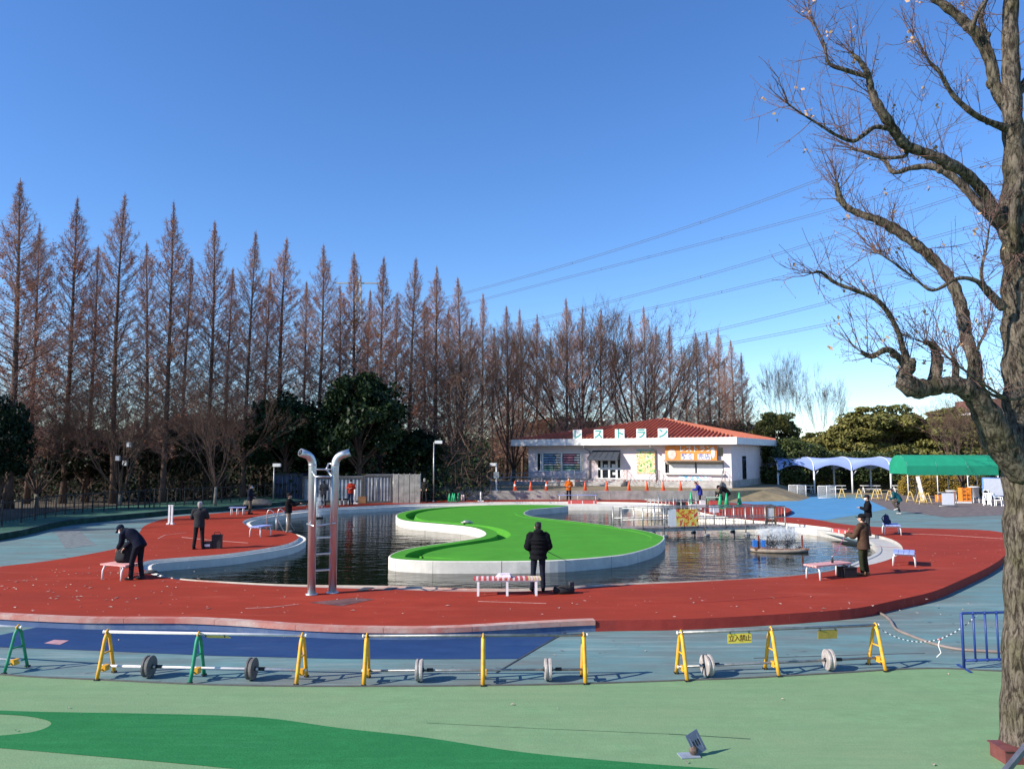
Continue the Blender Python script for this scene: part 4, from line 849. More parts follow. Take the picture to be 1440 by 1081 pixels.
# ---- poles and lamps
def lamp_pole(name, lab, px, pyb, base, topy, d, arm=0, m=M_galv, r=.05):
    b = P(px, 641, d); h = CAM_H+(641-topy)*d/F_PX-base; t = thing(name, lab, 'lamp post', (b.x, d, base))
    MB().cyl((0, 0, 0), (0, 0, h), r, r*.8, 8).build('pole', m, t); MB().cyl((0, 0, 0), (0, 0, .12), r*2, r*1.5, 8).build('foot', m, t)
    if arm: MB().tube([(0, 0, h), (arm*.5, 0, h+.08), (arm, 0, h+.05)], .03, 6).build('arm', m, t); MB().box((arm, -.02, h+.02), (.55, .2, .22)).build('lamp_head', M_white, t)
    return t, h
lamp_pole('lamp_post', 'thin lamp pole with a white head above the right end of the containers', 610, 0, .43, 622, 58, .35)
t, h = lamp_pole('lamp_post', 'pale post with a grey switch box left of the restaurant', 698, 0, TZ, 653, 61.5, -.25, M_white, .07); MB().box((0, -.1, 1.25), (.42, .2, .5)).build('switch_box', M_galv, t)
lamp_pole('lamp_post', 'thin grey pole at the left end of the containers', 386, 0, .43, 654, 55, .2)
# floodlights high on a conifer trunk
for k_, (px, py) in enumerate(((166, 644), (182, 625), (176, 651))):
    p = P(px, py, 49.3); fl = thing('floodlight', ('small square floodlight on the left side of a conifer trunk', 'topmost small floodlight beside a conifer trunk', 'lowest small floodlight beside a conifer trunk')[k_], 'floodlight', tuple(p))
    MB().box((0, 0, 0), (.30, .16, .34)).build('housing', M_galv, fl); MB().box((0, -.085, 0), (.24, .02, .26)).build('lens', M_white, fl); MB().bar((0, .05, 0), (.5*(1 if px < 170 else -1), .5, 0), .04, .04).build('bracket', M_dgrey, fl)

# ---- power lines and pylon
py_d = 232.0
def arm_pt(px, py): return P(px, py, py_d)
tow = thing('power_pylon', 'lattice pylon far behind the conifers, only its top arm showing', 'pylon', (P(500, 641, py_d).x, py_d, -.05)); tb = P(500, 641, py_d); th_ = CAM_H+(641-386)*py_d/F_PX+.05
def tw_(z): return max(.5, 4.2*(1-z/th_*.93))
mbs = MB()
zs = [th_*i/12 for i in range(13)]
for sx in (-1, 1):
    for sy in (-1, 1): MB().tube([(sx*tw_(z), sy*tw_(z), z) for z in zs], .16, 5).build('leg', M_galv, tow)
for a, b in zip(zs, zs[1:]):
    for s_ in (-1, 1): mbs.cyl((-tw_(a), s_*tw_(a), a), (tw_(b), s_*tw_(b), b), .09, n=4).cyl((tw_(a), s_*tw_(a), a), (-tw_(b), s_*tw_(b), b), .09, n=4)
tag(mbs.build('lattice', M_galv, tow), None, None, None, 'stuff')
for py, hw in ((395, 6.9), (452, 6), (490, 6), (528, 6)): z = CAM_H+(641-py)*py_d/F_PX; MB().bar((-hw, 0, z), (hw, 0, z), .35, .5).build('cross_arm', M_galv, tow)
M_wire = mat('wire_grey', (.09, .10, .12), .5)
wires = [((470, 455), (905, 338), (1155, 250), (1500, 100), 'topmost power cable pair crossing the sky'), ((530, 462), (905, 362), (1115, 308), (1500, 190), 'second power cable pair from the top'), ((470, 493), (900, 412), (1125, 346), (1500, 225), 'third power cable pair from the top'), ((530, 500), (880, 440), (1140, 378), (1500, 280), 'fourth power cable pair from the top'), ((470, 532), (985, 468), (1190, 417), (1500, 335), 'fifth power cable pair from the top'), ((530, 540), (1035, 480), (1200, 447), (1500, 385), 'lowest power cable pair above the roof')]
for q in wires:
    cp = q[:4]; lab = q[4]; pts = []
    for t in range(41):
        px = cp[0][0]+(cp[3][0]-cp[0][0])*t/40; y = 0
        for i in range(4):
            w = 1.0
            for j in range(4):
                if j != i: w *= (px-cp[j][0])/(cp[i][0]-cp[j][0])
            y += w*cp[i][1]
        d = 1/(1/py_d+(1/120.0-1/py_d)*t/40); pts.append(P(px, y, d))
    o = pts[0]; t_ = thing('power_line', lab, 'power line', tuple(o), 0, 'power cables across the sky')
    for dz in (0, -.42): MB().tube([p-o+Vector((0, 0, dz)) for p in pts], .042, 4, cap=False).build('cable', M_wire, t_)
    for i in range(6, 40, 7): MB().bar(pts[i]-o, pts[i]-o+Vector((0, 0, -.42)), .09, .09).build('spacer', M_wire, t_)

# ================================================================ STREET FURNITURE AND SMALL THINGS
# ---- A-frame barricades with pipes and disc weights along the turf edge
AH = 0.70
spots = [(16, 946, 'g'), (143, 954.5, 'y'), (273, 959, 'g'), (421, 961, 'y'), (513, 962, 'y'), (679, 962.5, 'y'), (822, 960, 'y'), (961, 956, 'y'), (1089, 949.5, 'y'), (1238, 942.5, 'y')]
alab = ['green A-frame barricade stand cut by the left edge of the photo', 'yellow A-frame stand at the left end of the white-pipe barricade', 'green A-frame stand in the middle of the white-pipe barricade', 'yellow A-frame stand at the right end of the white-pipe barricade', 'yellow A-frame stand at the left end of the middle barricade', 'yellow A-frame stand in the middle of the middle barricade', 'yellow A-frame stand at the right end of the middle barricade', 'yellow A-frame stand left of the yellow keep-out sign', 'yellow A-frame stand between the two yellow signs', 'yellow A-frame stand holding the end of the chain']
APOS = [G(a, b, FZ) for a, b, c in spots]
def aframe(loc, rz, m, lab, h=AH, group='barricade stands along the turf edge', simple=False):
    t = thing('barricade_stand', lab, 'barricade', tuple(loc), rz, group); sp = .24*h/.7
    for s_ in (-1, 1):
        MB().tube([(0, s_*sp, 0), (0, s_*sp*.76, h*.28), (0, s_*sp*.40, h*.72), (0, s_*sp*.27, h*.88), (0, s_*sp*.13, h*.96), (0, 0, h*.985)], [.034*h/.7]*6, 4).build('leg', m, t)
        if not simple: MB().box((0, s_*sp, .012), (.07, .06, .024)).build('foot', M_black, t)
    for q in (.2, .55): z = h*q; w = sp*(1-q*.82); MB().cyl((0, -w, z), (0, w, z), .014, n=6).build('rung', m, t)
    if not simple:
        MB().tube([(0, -.035, h-.03), (0, -.045, h+.02), (0, 0, h+.055), (0, .045, h+.02), (0, .035, h-.03)], .014, 6).build('pipe_clip', M_yellow, t)
        MB().box((.02, -.05, h*.22), (.07, .12, .09)).build('lower_clip', M_yellow, t)
    return t
LOFF = {(1, 3): 0, (4, 6): 0, (7, 9): 0}
def ang(i):
    j, k_ = (0, 1) if i == 0 else ((1, 3) if i < 4 else ((4, 6) if i < 7 else (7, 9)))
    d = APOS[k_]-APOS[j]; return math.atan2(d.y, d.x)
for i, p in enumerate(APOS): aframe(p+Vector((0, .12, .013)), ang(i), M_greenp if spots[i][2] == 'g' else M_yellow, alab[i])
M_wpipe = mat('white_pipe', (.78, .72, .72), .35, .05, 8); M_gpipe = mat('dull_steel_pipe', (.30, .30, .29), .4, .15, 8, metal=.6)
def pipe(lab, a, b, z, m, r=.024, over=.06):
    a = a+Vector((0, .12, .013)); b = b+Vector((0, .12, .013)); d = (b-a).normalized(); a = a-d*over; b = b+d*over
    o = a+Vector((0, 0, z)); t = thing('barricade_pipe', lab, 'pipe', tuple(o), 0, 'barricade pipes'); e = b+Vector((0, 0, z))-o
    MB().cyl((0, 0, 0), e, r, n=8).build('tube', m, t)
    for q, sg_ in ((Vector((0, 0, 0)), -1), (e, 1)): MB().cyl(q-d*.012, q+d*.012, r*1.15, n=8).build('end_cap', M_trim, t)
ext = APOS[0]+(APOS[0]-APOS[1])*1.0
for a, b, m, nm in ((ext, APOS[0], M_wpipe, 'barricade cut by the left edge'), (APOS[1], APOS[3], M_wpipe, 'left barricade'), (APOS[4], APOS[6], M_gpipe, 'middle barricade'), (APOS[7], APOS[9], M_gpipe, 'right barricade')):
    pipe(f'upper pipe of the {nm}', a, b, AH+.015, m); pipe(f'lower pipe of the {nm}', a, b, AH*.24, m if m is M_wpipe else M_gpipe, .02)
M_disc = [mat('dark_disc', (.13, .12, .115), .8, .2, 8), mat('pale_disc', (.42, .37, .34), .8, .2, 8)]
for k_, (i, j, px) in enumerate(((1, 3, 205), (1, 3, 351), (4, 6, 588), (4, 6, 771), (7, 9, 996), (7, 9, 1168))):
    q = (px-spots[i][0])/(spots[j][0]-spots[i][0]); p = APOS[i].lerp(APOS[j], q)+Vector((0, .12, .013)); a = ang(i)
    t = thing('disc_weight', ('dark disc weight on the left barricade, between yellow and green stands', 'dark disc weight on the left barricade, between green and right yellow stands', 'thin disc weight in the left half of the middle barricade', 'thin disc weight in the right half of the middle barricade', 'pale disc weight below the keep-out sign', 'pale round disc weight in the right half of the right barricade')[k_], 'weight', tuple(p), a+(0, 0, 0, 0, .1, -.12)[k_], 'disc weights on the barricades')
    zc_ = .175; m = M_disc[k_ > 1]; n_ = 22
    prof = [(.172, -.05), (.172, -.022), (.158, -.010), (.158, .010), (.172, .022), (.172, .05)]
    rings = [[(x, rr*math.cos(2*math.pi*j_/n_), zc_+rr*math.sin(2*math.pi*j_/n_)) for j_ in range(n_)] for rr, x in [(.03, -.055), (.15, -.058)]+prof+[(.15, .058), (.03, .055)]]
    MB().loft(rings, sm=False).build('disc', m, t); MB().cyl((-.075, 0, zc_), (.075, 0, zc_), .035, n=10).build('hub', M_black, t); MB().cyl((.12, 0, zc_), (.22, 0, zc_), .03, n=8).build('collar', M_black, t)
# hanging signs
M_ysign = mat('yellow_sign', (.78, .62, .08), .5, .05, 6); M_letter = mat('dark_red_letter', (.16, .02, .015), .6)
def keepout(px, i, j, lab, m, txt, tilt=0, w=.42, h=.16, tm=M_letter):
    q = (px-spots[i][0])/(spots[j][0]-spots[i][0]); p = APOS[i].lerp(APOS[j], q)+Vector((0, .12, AH+.03-.03)); t = thing('hanging_sign', lab, 'sign', tuple(p), ang(i))
    b = MB().box((0, 0, -h/2-.02), (w, .008, h)).build('plate', m, t); b.rotation_euler = (tilt, 0, 0)
    for s_ in (-1, 1): MB().tube([(s_*w*.4, 0, -.03), (s_*w*.4, -.03, .015), (s_*w*.4, 0, .045), (s_*w*.4, .03, .015), (s_*w*.4, 0, -.03)], .005, 5).build('tie', M_black, t)
    if txt == 1:
        for k2, ch in enumerate('立入禁止'): text('letter', ch, .115, tm, b, ((k2-1.5)*.098, -.006, -h/2-.022), ext=.001)
    elif txt == 2:
        for k2, ch in enumerate('立入禁止'): text('letter', ch, .095, tm, b, ((1.5-k2)*.084, .006, -h/2-.022), rot=(R(90), 0, R(180)), ext=.0075)
    return t
keepout(1042, 7, 9, 'bright yellow keep-out sign with dark red characters hanging on the right barricade', M_ysign, 1)
keepout(1168, 7, 9, 'yellow sign darkened as if shaded, seen from behind on the right barricade', mat('yellow_sign_shaded', (.34, .26, .05), .6, .1, 6), 2, .1, .35, .15, mat('dull_letter', (.16, .11, .03)))  # shade on the sign's back is put into the darker plate colour
keepout(298, 1, 3, 'yellow sign tilted nearly flat under the white pipe', M_ysign, 0, 1.15, .40, .16)
# chain, blue barrier, hose
bf = thing('blue_barrier', 'blue tubular crowd barrier beside the foreground trunk', 'barrier', tuple(G(1356, 941, FZ)+Vector((0, 0, .008)))); W_ = 1.3; hb = .93
MB().tube([(0, 0, 0), (0, 0, hb), (.03, .01, hb), (W_, .15, hb), (W_, .15, 0)], .024, 7).build('frame', M_navyp, bf); MB().cyl((0, 0, .14), (W_, .15, .14), .022, n=7).build('lower_rail', M_navyp, bf)
for i in range(1, 6): q = i/6.0; MB().cyl((W_*q, .15*q, .14), (W_*q, .15*q, hb), .018, n=7).build('bar', M_navyp, bf)
for x, y in ((0, 0), (W_, .15)): MB().bar((x-.03, y-.25, .012), (x+.03, y+.25, .012), .04, .024).build('foot', M_navyp, bf)
for i in range(1, 6):
    for z in (.14, hb): MB().ell((W_*i/6, .15*i/6, z), (.036, .03, .03), 8, 6).build('joint', M_navyp, bf)
ca = APOS[9]+Vector((.03, .12, AH)); cb = G(1356, 941, FZ)+Vector((.28, .03, .90)); ch_ = thing('plastic_chain', 'white and black plastic chain sagging from the barricade to the blue barrier', 'chain', tuple(ca))
for i in range(46):
    q = (i+.5)/46; p = (cb-ca)*q; p.z -= .55*4*q*(1-q)*.62; p2 = (cb-ca)*(q+.012); p2.z -= .55*4*(q+.012)*(1-q-.012)*.62
    MB().bar(p, p+(p2-p)*1.15, .013, .013).build('link', M_white if i % 2 else M_dgrey, ch_)
pm = (cb-ca)*.62; pm.z -= .33; MB().tube([pm, pm+Vector((-.03, 0, -.1)), pm+Vector((.0, -.02, -.22)), pm+Vector((-.07, 0, -.3))], .009, 5).build('loose_end', M_white, ch_); MB().ell(pm, (.03, .02, .02), 6, 5).build('red_tie', M_redslat, ch_)
hz = [(1222, 857), (1240, 863), (1252, 872), (1260, 884), (1280, 893), (1310, 904), (1345, 912), (1385, 915), (1450, 918), (1560, 921)]
hp_ = catmull([tuple(G(*p, FZ+.03)) for p in hz], 5, False)
o = Vector(hp_[0]); t = thing('hose', 'brown hose snaking over the blue floor toward the foreground tree', 'hose', tuple(o)); MB().tube([Vector(p)-o for p in hp_], .03, 7).build('hose_body', mat('hose_brown', (.24, .19, .165), .6, .1), t); MB().cyl((0, 0, 0), (-.12, .03, .01), .04, n=8).build('coupling', M_black, t)
hz = [(1120, 868), (1200, 859), (1262, 849), (1305, 840), (1330, 826), (1350, 823), (1352, 814), (1385, 803), (1420, 788)]
hp_ = catmull([tuple(G(*p, FZ+.03)) for p in hz], 5, False); o = Vector(hp_[0])
t = thing('hose', 'dark hose lying along the foot of the red deck at right', 'hose', tuple(o)); MB().tube([Vector(p)-o for p in hp_], .035, 7).build('hose_body', M_dgrey, t); MB().cyl((0, 0, 0), (-.1, 0, 0), .045, n=8).build('coupling', M_black, t)
# placard on the turf
pp = G(978, 1064, FZ)+Vector((0, 0, .014)); t = thing('placard', 'small navy placard propped up by a stone on the pale turf', 'sign', tuple(pp), .0)
M_plac = mat('slate_placard', (.10, .13, .20), .5, .1, 8); Mr = Matrix.Rotation(R(-22), 3, 'Y') @ Matrix.Rotation(R(24), 3, 'Z')
MB().box((.06, .02, .135), (.012, .165, .27), M=Matrix.Rotation(R(28), 3, 'Z') @ Matrix.Rotation(R(0), 3, 'X')).build('plate', M_plac, t)
pl = t.children[0]; pl.data = MB().box((0, 0, .13), (.17, .012, .26)).mesh('plate', M_plac); pl.rotation_euler = (R(-12), R(-24), R(18)); pl.location = (.07, .0, .035)
for dx in (-.035, .0, .035): MB().box((dx, -.008, .13), (.016, .004, .07)).build('print', M_black, pl)
for dx in (-.055, .055): MB().box((dx, -.008, .12), (.004, .003, .18)).build('print', mat('print_pale', (.3, .33, .4)), pl)
MB().box((-.08, .0, .008), (.24, .17, .012), .15).build('foot_plate', mat('placard_foot', (.28, .32, .38), .5), t)
MB().ell((-.02, 0, .065), (.06, .055, .055), 9, 6).build('stone', mat('brown_stone', (.16, .11, .09), .9, .3, 12, .4), t)
# brown box and dark rail at the bottom right corner
pb = G(1424, 1074, FZ); t = thing('planter_edge', 'maroon planter edge at the foot of the foreground tree', 'planter', (pb.x+.28, pb.y+.10, FZ+.01)); M_mar = mat('maroon_paint', (.17, .05, .045), .6, .15, 6)
MB().box((0, 0, .08), (.78, .30, .16)).build('box', M_mar, t); MB().box((0, 0, .165), (.82, .34, .015)).build('rim', M_mar, t)
ra, rb_ = P(1404, 1096, 8.3), P(1448, 1043, 8.75); M_srail = mat('slate_rail', (.12, .13, .16), .5)
t = thing('grey_handrail', 'dark grey slanting handrail bar in the bottom right corner', 'handrail', (ra.x, ra.y, FZ+.012)); o = Vector((ra.x, ra.y, FZ+.012))
MB().bar(ra-o, rb_-o, .05, .06).build('bar', M_srail, t); MB().bar((rb_-o)*.9+Vector((0, 0, .1*(ra-o).z))-Vector((0, 0, (rb_-o).z*.9+.1*(ra-o).z)), (rb_-o)*.9+Vector((0, 0, .1*(ra-o).z)), .045, .045).build('post', M_srail, t); MB().bar((0, 0, 0), ra-o, .045, .045).build('post', M_srail, t)

# ---- steel pool ladder with curved pipe tops
la, lb = G(438, 836, DECK_Z), G(467.5, 833.5, DECK_Z); lc = (la+lb)/2; t = thing('steel_ladder', 'tall stainless twin-pipe shower ladder with outward bent tops on the red deck', 'ladder', tuple(lc))
d_ = lb-la; hw = d_.length/2; rzl = math.atan2(d_.y, d_.x); t.rotation_euler = (0, 0, rzl); ph = 3.18
for s_ in (-1, 1):
    pts = [(s_*hw, 0, 0), (s_*hw, 0, ph)]+[(s_*(hw+.22*(1-math.cos(a))), -.10*(1-math.cos(a)), ph+.26*math.sin(a)) for a in [R(15*k2) for k2 in range(1, 6)]]+[(s_*(hw+.33), -.14, ph+.31)]
    if s_ == -1: pts = [(x-.05*max(0, z-1)/2.2, y, z) for x, y, z in pts]
    pl = MB().tube(pts, .098, 18).build('pole', M_steel, t)
    MB().cyl((s_*hw-(.05*(ph-1)/2.2 if s_ < 0 else 0), 0, ph-.02), (s_*hw-(.05*(ph-1)/2.2 if s_ < 0 else 0), 0, ph+.02), .104, n=18).build('weld_collar', M_steel, pl)
    MB().cyl((s_*hw, 0, 0), (s_*hw, 0, .03), .15, n=18).build('base_flange', M_steel, pl)
    e = Vector(pts[-1]); MB().cyl(e+Vector((s_*.001, 0, .001)), e+Vector((s_*.012, -.003, .006)), .07, n=14).build('open_end', M_black, pl)
for z in (.58, .98, 1.38): MB().box((0, 0, z), (hw*2-.15, .09, .035)).build('rung', M_steel, t)
fr_ = MB(); x_a, x_b, y_a, y_b, z0_, z1_ = -hw-.12, hw-.24, -.62, .0, 1.72, 3.0
for n_, (a, b) in enumerate((((x_a, y_a, z0_), (x_a, y_a, z1_-.1)), ((x_b, y_a, z0_), (x_b, y_a, z1_-.1)), ((x_a, y_a, z1_-.1), (x_b, y_a, z1_-.1)), ((x_a, y_a, z0_), (hw, y_a*.2, z0_+.01)), ((x_a, y_a, z1_-.1), (x_a+.06, .14, z1_+.06)), ((x_b, y_a, z1_-.1), (x_b+.06, .14, z1_+.06)), ((x_a+.06, .14, z1_+.06), (hw, .1, z1_+.06)), ((x_a, y_a, z0_), (x_a, .14, z0_)), ((x_b+.06, .14, z1_+.06), (x_b+.2, .5, z1_+.2)), ((x_b+.2, .5, z1_+.2), (hw, .3, z1_+.2)))):
    MB().cyl(a, b, .022, n=8).build('guard_bar', M_steel, t)
MB().box((x_a+.02, y_a, 2.35), (.06, .06, .12)).build('bracket', M_steel, t)
tag(MB().sheet([tuple(G(*p, DECK_Z)[:2]) for p in ((434, 847), (500, 840.5), (527, 842.5), (480, 852))], DECK_Z+.006).build('drain_cover', mat('worn_dark_patch', (.15, .06, .055), .9, .3, 4)), 'dark worn rubber patch on the deck in front of the steel ladder', 'floor patch')

# ---- benches
def bench(lab, px, py, L, rz, kind, nleg=2, w=.42, h=.40, z=DECK_Z, arch=True):
    c = G(px, py, z); t = thing('bench', lab, 'bench', tuple(c+Vector((0, 0, .002))), rz, 'low benches round the pool')
    if kind == 'stripe':
        n_ = int(L/.062)
        for i in range(n_): MB().box((-L/2+L*(i+.5)/n_, 0, h), (L/n_*.86, w, .05)).build('slat', ((M_redslat, M_pinkslat)[i % 2] if i < n_*.8 else (M_pinkslat, mat('yellow_slat', (.7, .55, .3)))[i % 2]), t)
        for y in (-w*.36, w*.36): MB().box((0, y, h-.045), (L-.1, .04, .035)).build('seat_rail', M_white, t)
    else:
        m = {'pink': M_pinkred, 'blue': M_blueslat}[kind]
        for i in range(4): MB().box((0, -w/2+w*(i+.5)/4, h), (L, w/4-.012, .04)).build('slat', m, t)
        for x in (-L*.35, L*.35): MB().box((x, 0, h-.03), (.05, w*.94, .025)).build('batten', M_white, t)
    for i in range(nleg):
        x = -L/2+.12+(L-.24)*i/(nleg-1)
        if arch and kind != 'stripe': MB().tube([(x, -w*.52, 0), (x, -w*.50, h*.6), (x, -w*.42, h*.85), (x, -w*.28, h-.055), (x, w*.28, h-.055), (x, w*.42, h*.85), (x, w*.50, h*.6), (x, w*.52, 0)], .024, 7).build('leg', M_white, t)
        else:
            for s_ in (-1, 1): MB().box((x, s_*w*.4, h/2-.03), (.055, .05, h-.06)).build('leg', M_white, t)
    return t
bench('long red and pink striped bench in front of the man in black puffer jacket', 713, 836, 1.66, R(2), 'stripe', 3, .40, .40)
bench('faded pink bench under the black backpack at left', 170, 813, .95, R(-22), 'pink', 2, .6, .40)
bench('faded pink bench beside the person in brown jacket', 1165, 812, 1.45, R(28), 'pink', 2, .45, .38)
bench('pale blue bench near the right edge of the pool', 1272, 794, 1.0, R(62), 'blue', 2, .6, .40)
bench('pale blue bench with a dark bag, beyond the right bank', 1254, 751, 1.15, R(70), 'blue', 2, .62, .42)
bench('pale blue bench at the tip of the left peninsula', 366, 753.5, 1.0, R(75), 'blue', 2, .5, .42)
bench('small blue bench beside the man in navy at far left', 334, 723.5, .9, R(10), 'blue', 3, .5, .42)
bench('dark low bench behind the person in orange jacket', 812, 703.6, 3.0, 0, 'blue', 3, .45, .42)
# cloth on striped bench
c = G(708, 836, DECK_Z); t = thing('folded_towel', 'folded pale pink towel lying on the striped bench', 'towel', (c.x, c.y, DECK_Z+.428)); M_tow = mat('pale_towel', (.82, .70, .74), .9, .08, 10, .3)
MB().loft([[(x, y, z) for x, y in ((-.19*s_, -.14*s_), (.17*s_, -.15*s_), (.20*s_, .13*s_), (-.16*s_, .15*s_))] for z, s_ in ((0, 1), (.03, 1.06), (.055, .95))], sm=False).build('lower_fold', M_tow, t); MB().box((.02, .01, .072), (.26, .2, .032), .15).build('upper_fold', M_tow, t)
# ---- bags, boxes
def backpack(lab, loc, rz, s=1.0, m=M_blackfab):
    t = thing('backpack', lab, 'backpack', tuple(loc), rz); n_ = 16
    def ring(z, rx, ry, y0): return [(rx*math.copysign(abs(math.cos(a))**.6, math.cos(a)), y0+ry*math.copysign(abs(math.sin(a))**.6, math.sin(a)), z) for a in [2*math.pi*i/n_ for i in range(n_)]]
    MB().loft([[tuple(s*c_ for c_ in p) for p in ring(*q)] for q in ((0, .17, .12, 0), (.05, .2, .14, 0), (.28, .2, .135, 0), (.42, .165, .11, .01), (.48, .09, .06, .02))]).build('pack', m, t)
    MB().loft([[tuple(s*c_ for c_ in p) for p in ring(*q)] for q in ((.04, .13, .05, -.15), (.1, .145, .06, -.15), (.2, .13, .05, -.14), (.23, .09, .02, -.13))]).build('front_pocket', m, t)
    MB().tube([(-.05*s, .03*s, .46*s), (-.04*s, .03*s, .53*s), (.04*s, .03*s, .53*s), (.05*s, .03*s, .46*s)], .012*s, 6).build('handle', m, t)
    for x in (-.1, .1): MB().tube([(x*s, .12*s, .42*s), (x*1.3*s, .22*s, .28*s), (x*1.2*s, .13*s, .06*s)], .018*s, 6).build('strap', m, t)
backpack('black backpack standing on the pink bench at left', G(171, 812, DECK_Z)+Vector((.03, .05, .425)), R(-10), 1.15)
backpack('dark blue bag lying on the far blue bench', G(1250, 751, DECK_Z)+Vector((-.05, .05, .445)), R(60), .85, mat('navy_bag', (.02, .025, .08), .9))
def tackle(name, lab, loc, sz, m, rz=0, lid=True):
    t = thing(name, lab, 'box', tuple(loc), rz); x, y, z = sz
    MB().box((0, 0, z*.42), (x, y, z*.84)).build('tub', m, t); MB().box((0, 0, z*.90), (x*1.05, y*1.06, z*.10)).build('lid', m, t)
    MB().tube([(-x*.35, 0, z*.95), (-x*.3, 0, z*1.12), (x*.3, 0, z*1.12), (x*.35, 0, z*.95)], .012, 6).build('handle', M_black, t); return t
bx_ = G(305, 770.5, DECK_Z); tackle('tackle_box', 'tall black fishing box behind the man in dark grey', bx_, (.32, .3, .52), M_black, .1)
bx_ = G(296, 770.5, DECK_Z); t = tackle('tackle_box', 'low black box with white label beside the tall fishing box', bx_+Vector((-.05, -.1, 0)), (.32, .26, .26), M_black, .1); MB().box((0, -.135, .13), (.2, .012, .09)).build('label', M_white, t)
bx_ = G(1189, 811, DECK_Z); tackle('tackle_box', 'black fishing bag on the deck at the feet of the person in brown', bx_+Vector((.05, 0, 0)), (.42, .3, .30), M_blackfab, .3)
c = G(1170, 812, DECK_Z); t = thing('bottle', 'small dark bottle standing on the pink bench at right', 'bottle', tuple(c+Vector((.05, .05, .404)))); MB().tube([(0, 0, 0), (0, 0, .1), (0, 0, .13), (0, 0, .17)], [.032, .032, .014, .014], 10).build('body', M_black, t); MB().cyl((0, 0, .17), (0, 0, .19), .016, n=8).build('cap', M_white, t)
# gear at the feet of the man in the middle
c = G(793, 834, DECK_Z); t = thing('gear_bag', 'open black gear bag on the deck right of the man in the puffer jacket', 'bag', tuple(c), .15); MB().loft([[(rx*math.cos(a), ry*math.sin(a), z) for a in [2*math.pi*i/14 for i in range(14)]] for z, rx, ry in ((0, .25, .15), (.08, .28, .17), (.16, .26, .15), (.18, .22, .12), (.10, .20, .10))]).build('sack', M_blackfab, t); MB().tube([(-.2, -.05, .15), (-.1, -.2, .22), (.1, -.2, .22), (.2, -.05, .15)], .012, 6).build('handle', M_dgrey, t); MB().box((.2, .04, .2), (.12, .08, .14), .3).build('pouch', M_dgrey, t)
c = G(212, 806, DECK_Z); t = thing('fishing_net', 'folded landing net lying by the pool edge near the bending man', 'net', tuple(c), .3); MB().tube([(.22*math.cos(a), .14*math.sin(a), .02) for a in [2*math.pi*i/16 for i in range(17)]], .012, 6).build('hoop', M_black, t); MB().cyl((-.22, 0, .02), (-.6, -.05, .02), .012, n=6).build('handle', M_dgrey, t); MB().loft([[(r_*math.cos(a)*1.5, r_*math.sin(a), z) for a in [2*math.pi*i/12 for i in range(12)]] for r_, z in ((.14, .02), (.11, .07), (.05, .10))]).build('mesh_bag', M_dgrey, t)
for px, lab in ((512, 'left'), (546, 'right')):
    c = G(px, 827.5, DECK_Z); tag(MB().sheet([(c.x-.16, c.y-.25), (c.x+.10, c.y-.25), (c.x+.22, c.y+.22), (c.x-.04, c.y+.22)], DECK_Z+.005).build('edge_mark', M_dgrey), f'{lab} one of two dark squares marked on the pool edge beside the ladder', 'floor marking')
# ---- red edge planks, poles, cones
def plank(lab, pa, pb, z, h, m):
    a, b = G(*pa, z), G(*pb, z); t = thing('red_step', lab, 'step', tuple((a+b)/2-Vector((0, 0, h*.5))), math.atan2((b-a).y, (b-a).x)); L = (b-a).length
    MB().box((0, 0, h/2), (L, .35, h)).build('block', m, t); 
    for x in (-L*.4, 0, L*.4): MB().box((x, -.18, h/2), (.05, .02, h*.9)).build('strap', M_trim, t)
plank('red block at the water edge below the person in orange', (799, 707.5), (839, 707.5), .36, .45, M_redslat)
plank('red step on the coping behind the aerator', (1174, 747), (1196, 750.5), .36, .3, M_redslat)
def cone(lab, p, h=.7, m=M_cone, band=True, group='orange cones along the terrace'):
    t = thing('traffic_cone', lab, 'cone', tuple(p), 0, group); MB().box((0, 0, .02), (.36*h/.7, .36*h/.7, .04)).build('base', m, t); MB().tube([(0, 0, .03), (0, 0, h)], [.14*h/.7, .03], 12).build('body', m, t)
    if band: MB().tube([(0, 0, h*.5), (0, 0, h*.68)], [.0905*h/.7, .0705*h/.7], 12, cap=False).build('white_band', M_white, t)
cx_ = [724, 746, 768, 822, 852, 883, 908, 931, 955, 979]
for i, px in enumerate(cx_): cone(f'orange traffic cone on the terrace edge, {ORD[i]} from the left', (CX(px, 61.2), 61.2, TZ+.004), .78 if i < 3 else .80, band=i in (0, 2))
for i in range(len(cx_)-1):                            # striped cone bars
    a, b = CX(cx_[i], 61.2), CX(cx_[i+1], 61.2); t = thing('cone_bar', f'red and white bar between the {ORD[i]} and {ORD[i+1]} terrace cones', 'barrier bar', (a, 61.2, TZ+.80), 0, 'striped bars between cones'); n_ = 8
    for k2 in range(n_): MB().cyl((.03+(b-a-.06)*k2/n_, -.06, 0), (.03+(b-a-.06)*(k2+1)/n_, -.06, 0), .022, n=6).build('segment', M_white if k2 % 2 else M_redslat, t)
M_gcone = mat('green_cone', (.02, .42, .17), .5, .05)
for i, px in enumerate((632, 636, 639, 644)): cone(f'slim green bollard cone by the left end of the concrete wall, {ORD[i]} from the left', G(px, 705.2, DECK_Z)+Vector((0, .3*(i % 2), .004)), .62, M_gcone, False, 'slim green cones')
for i, px in enumerate((649.5, 652)):
    c = G(px, 704.6, DECK_Z); t = thing('short_post', f'short pale post at the left end of the concrete wall, {("left", "right")[i]} one', 'post', tuple(c)); MB().cyl((0, 0, 0), (0, 0, .45), .07, .06, 8).build('post', M_pinkslat, t); MB().ell((0, 0, .45), (.06, .06, .04), 8, 6).build('top', M_pinkslat, t)
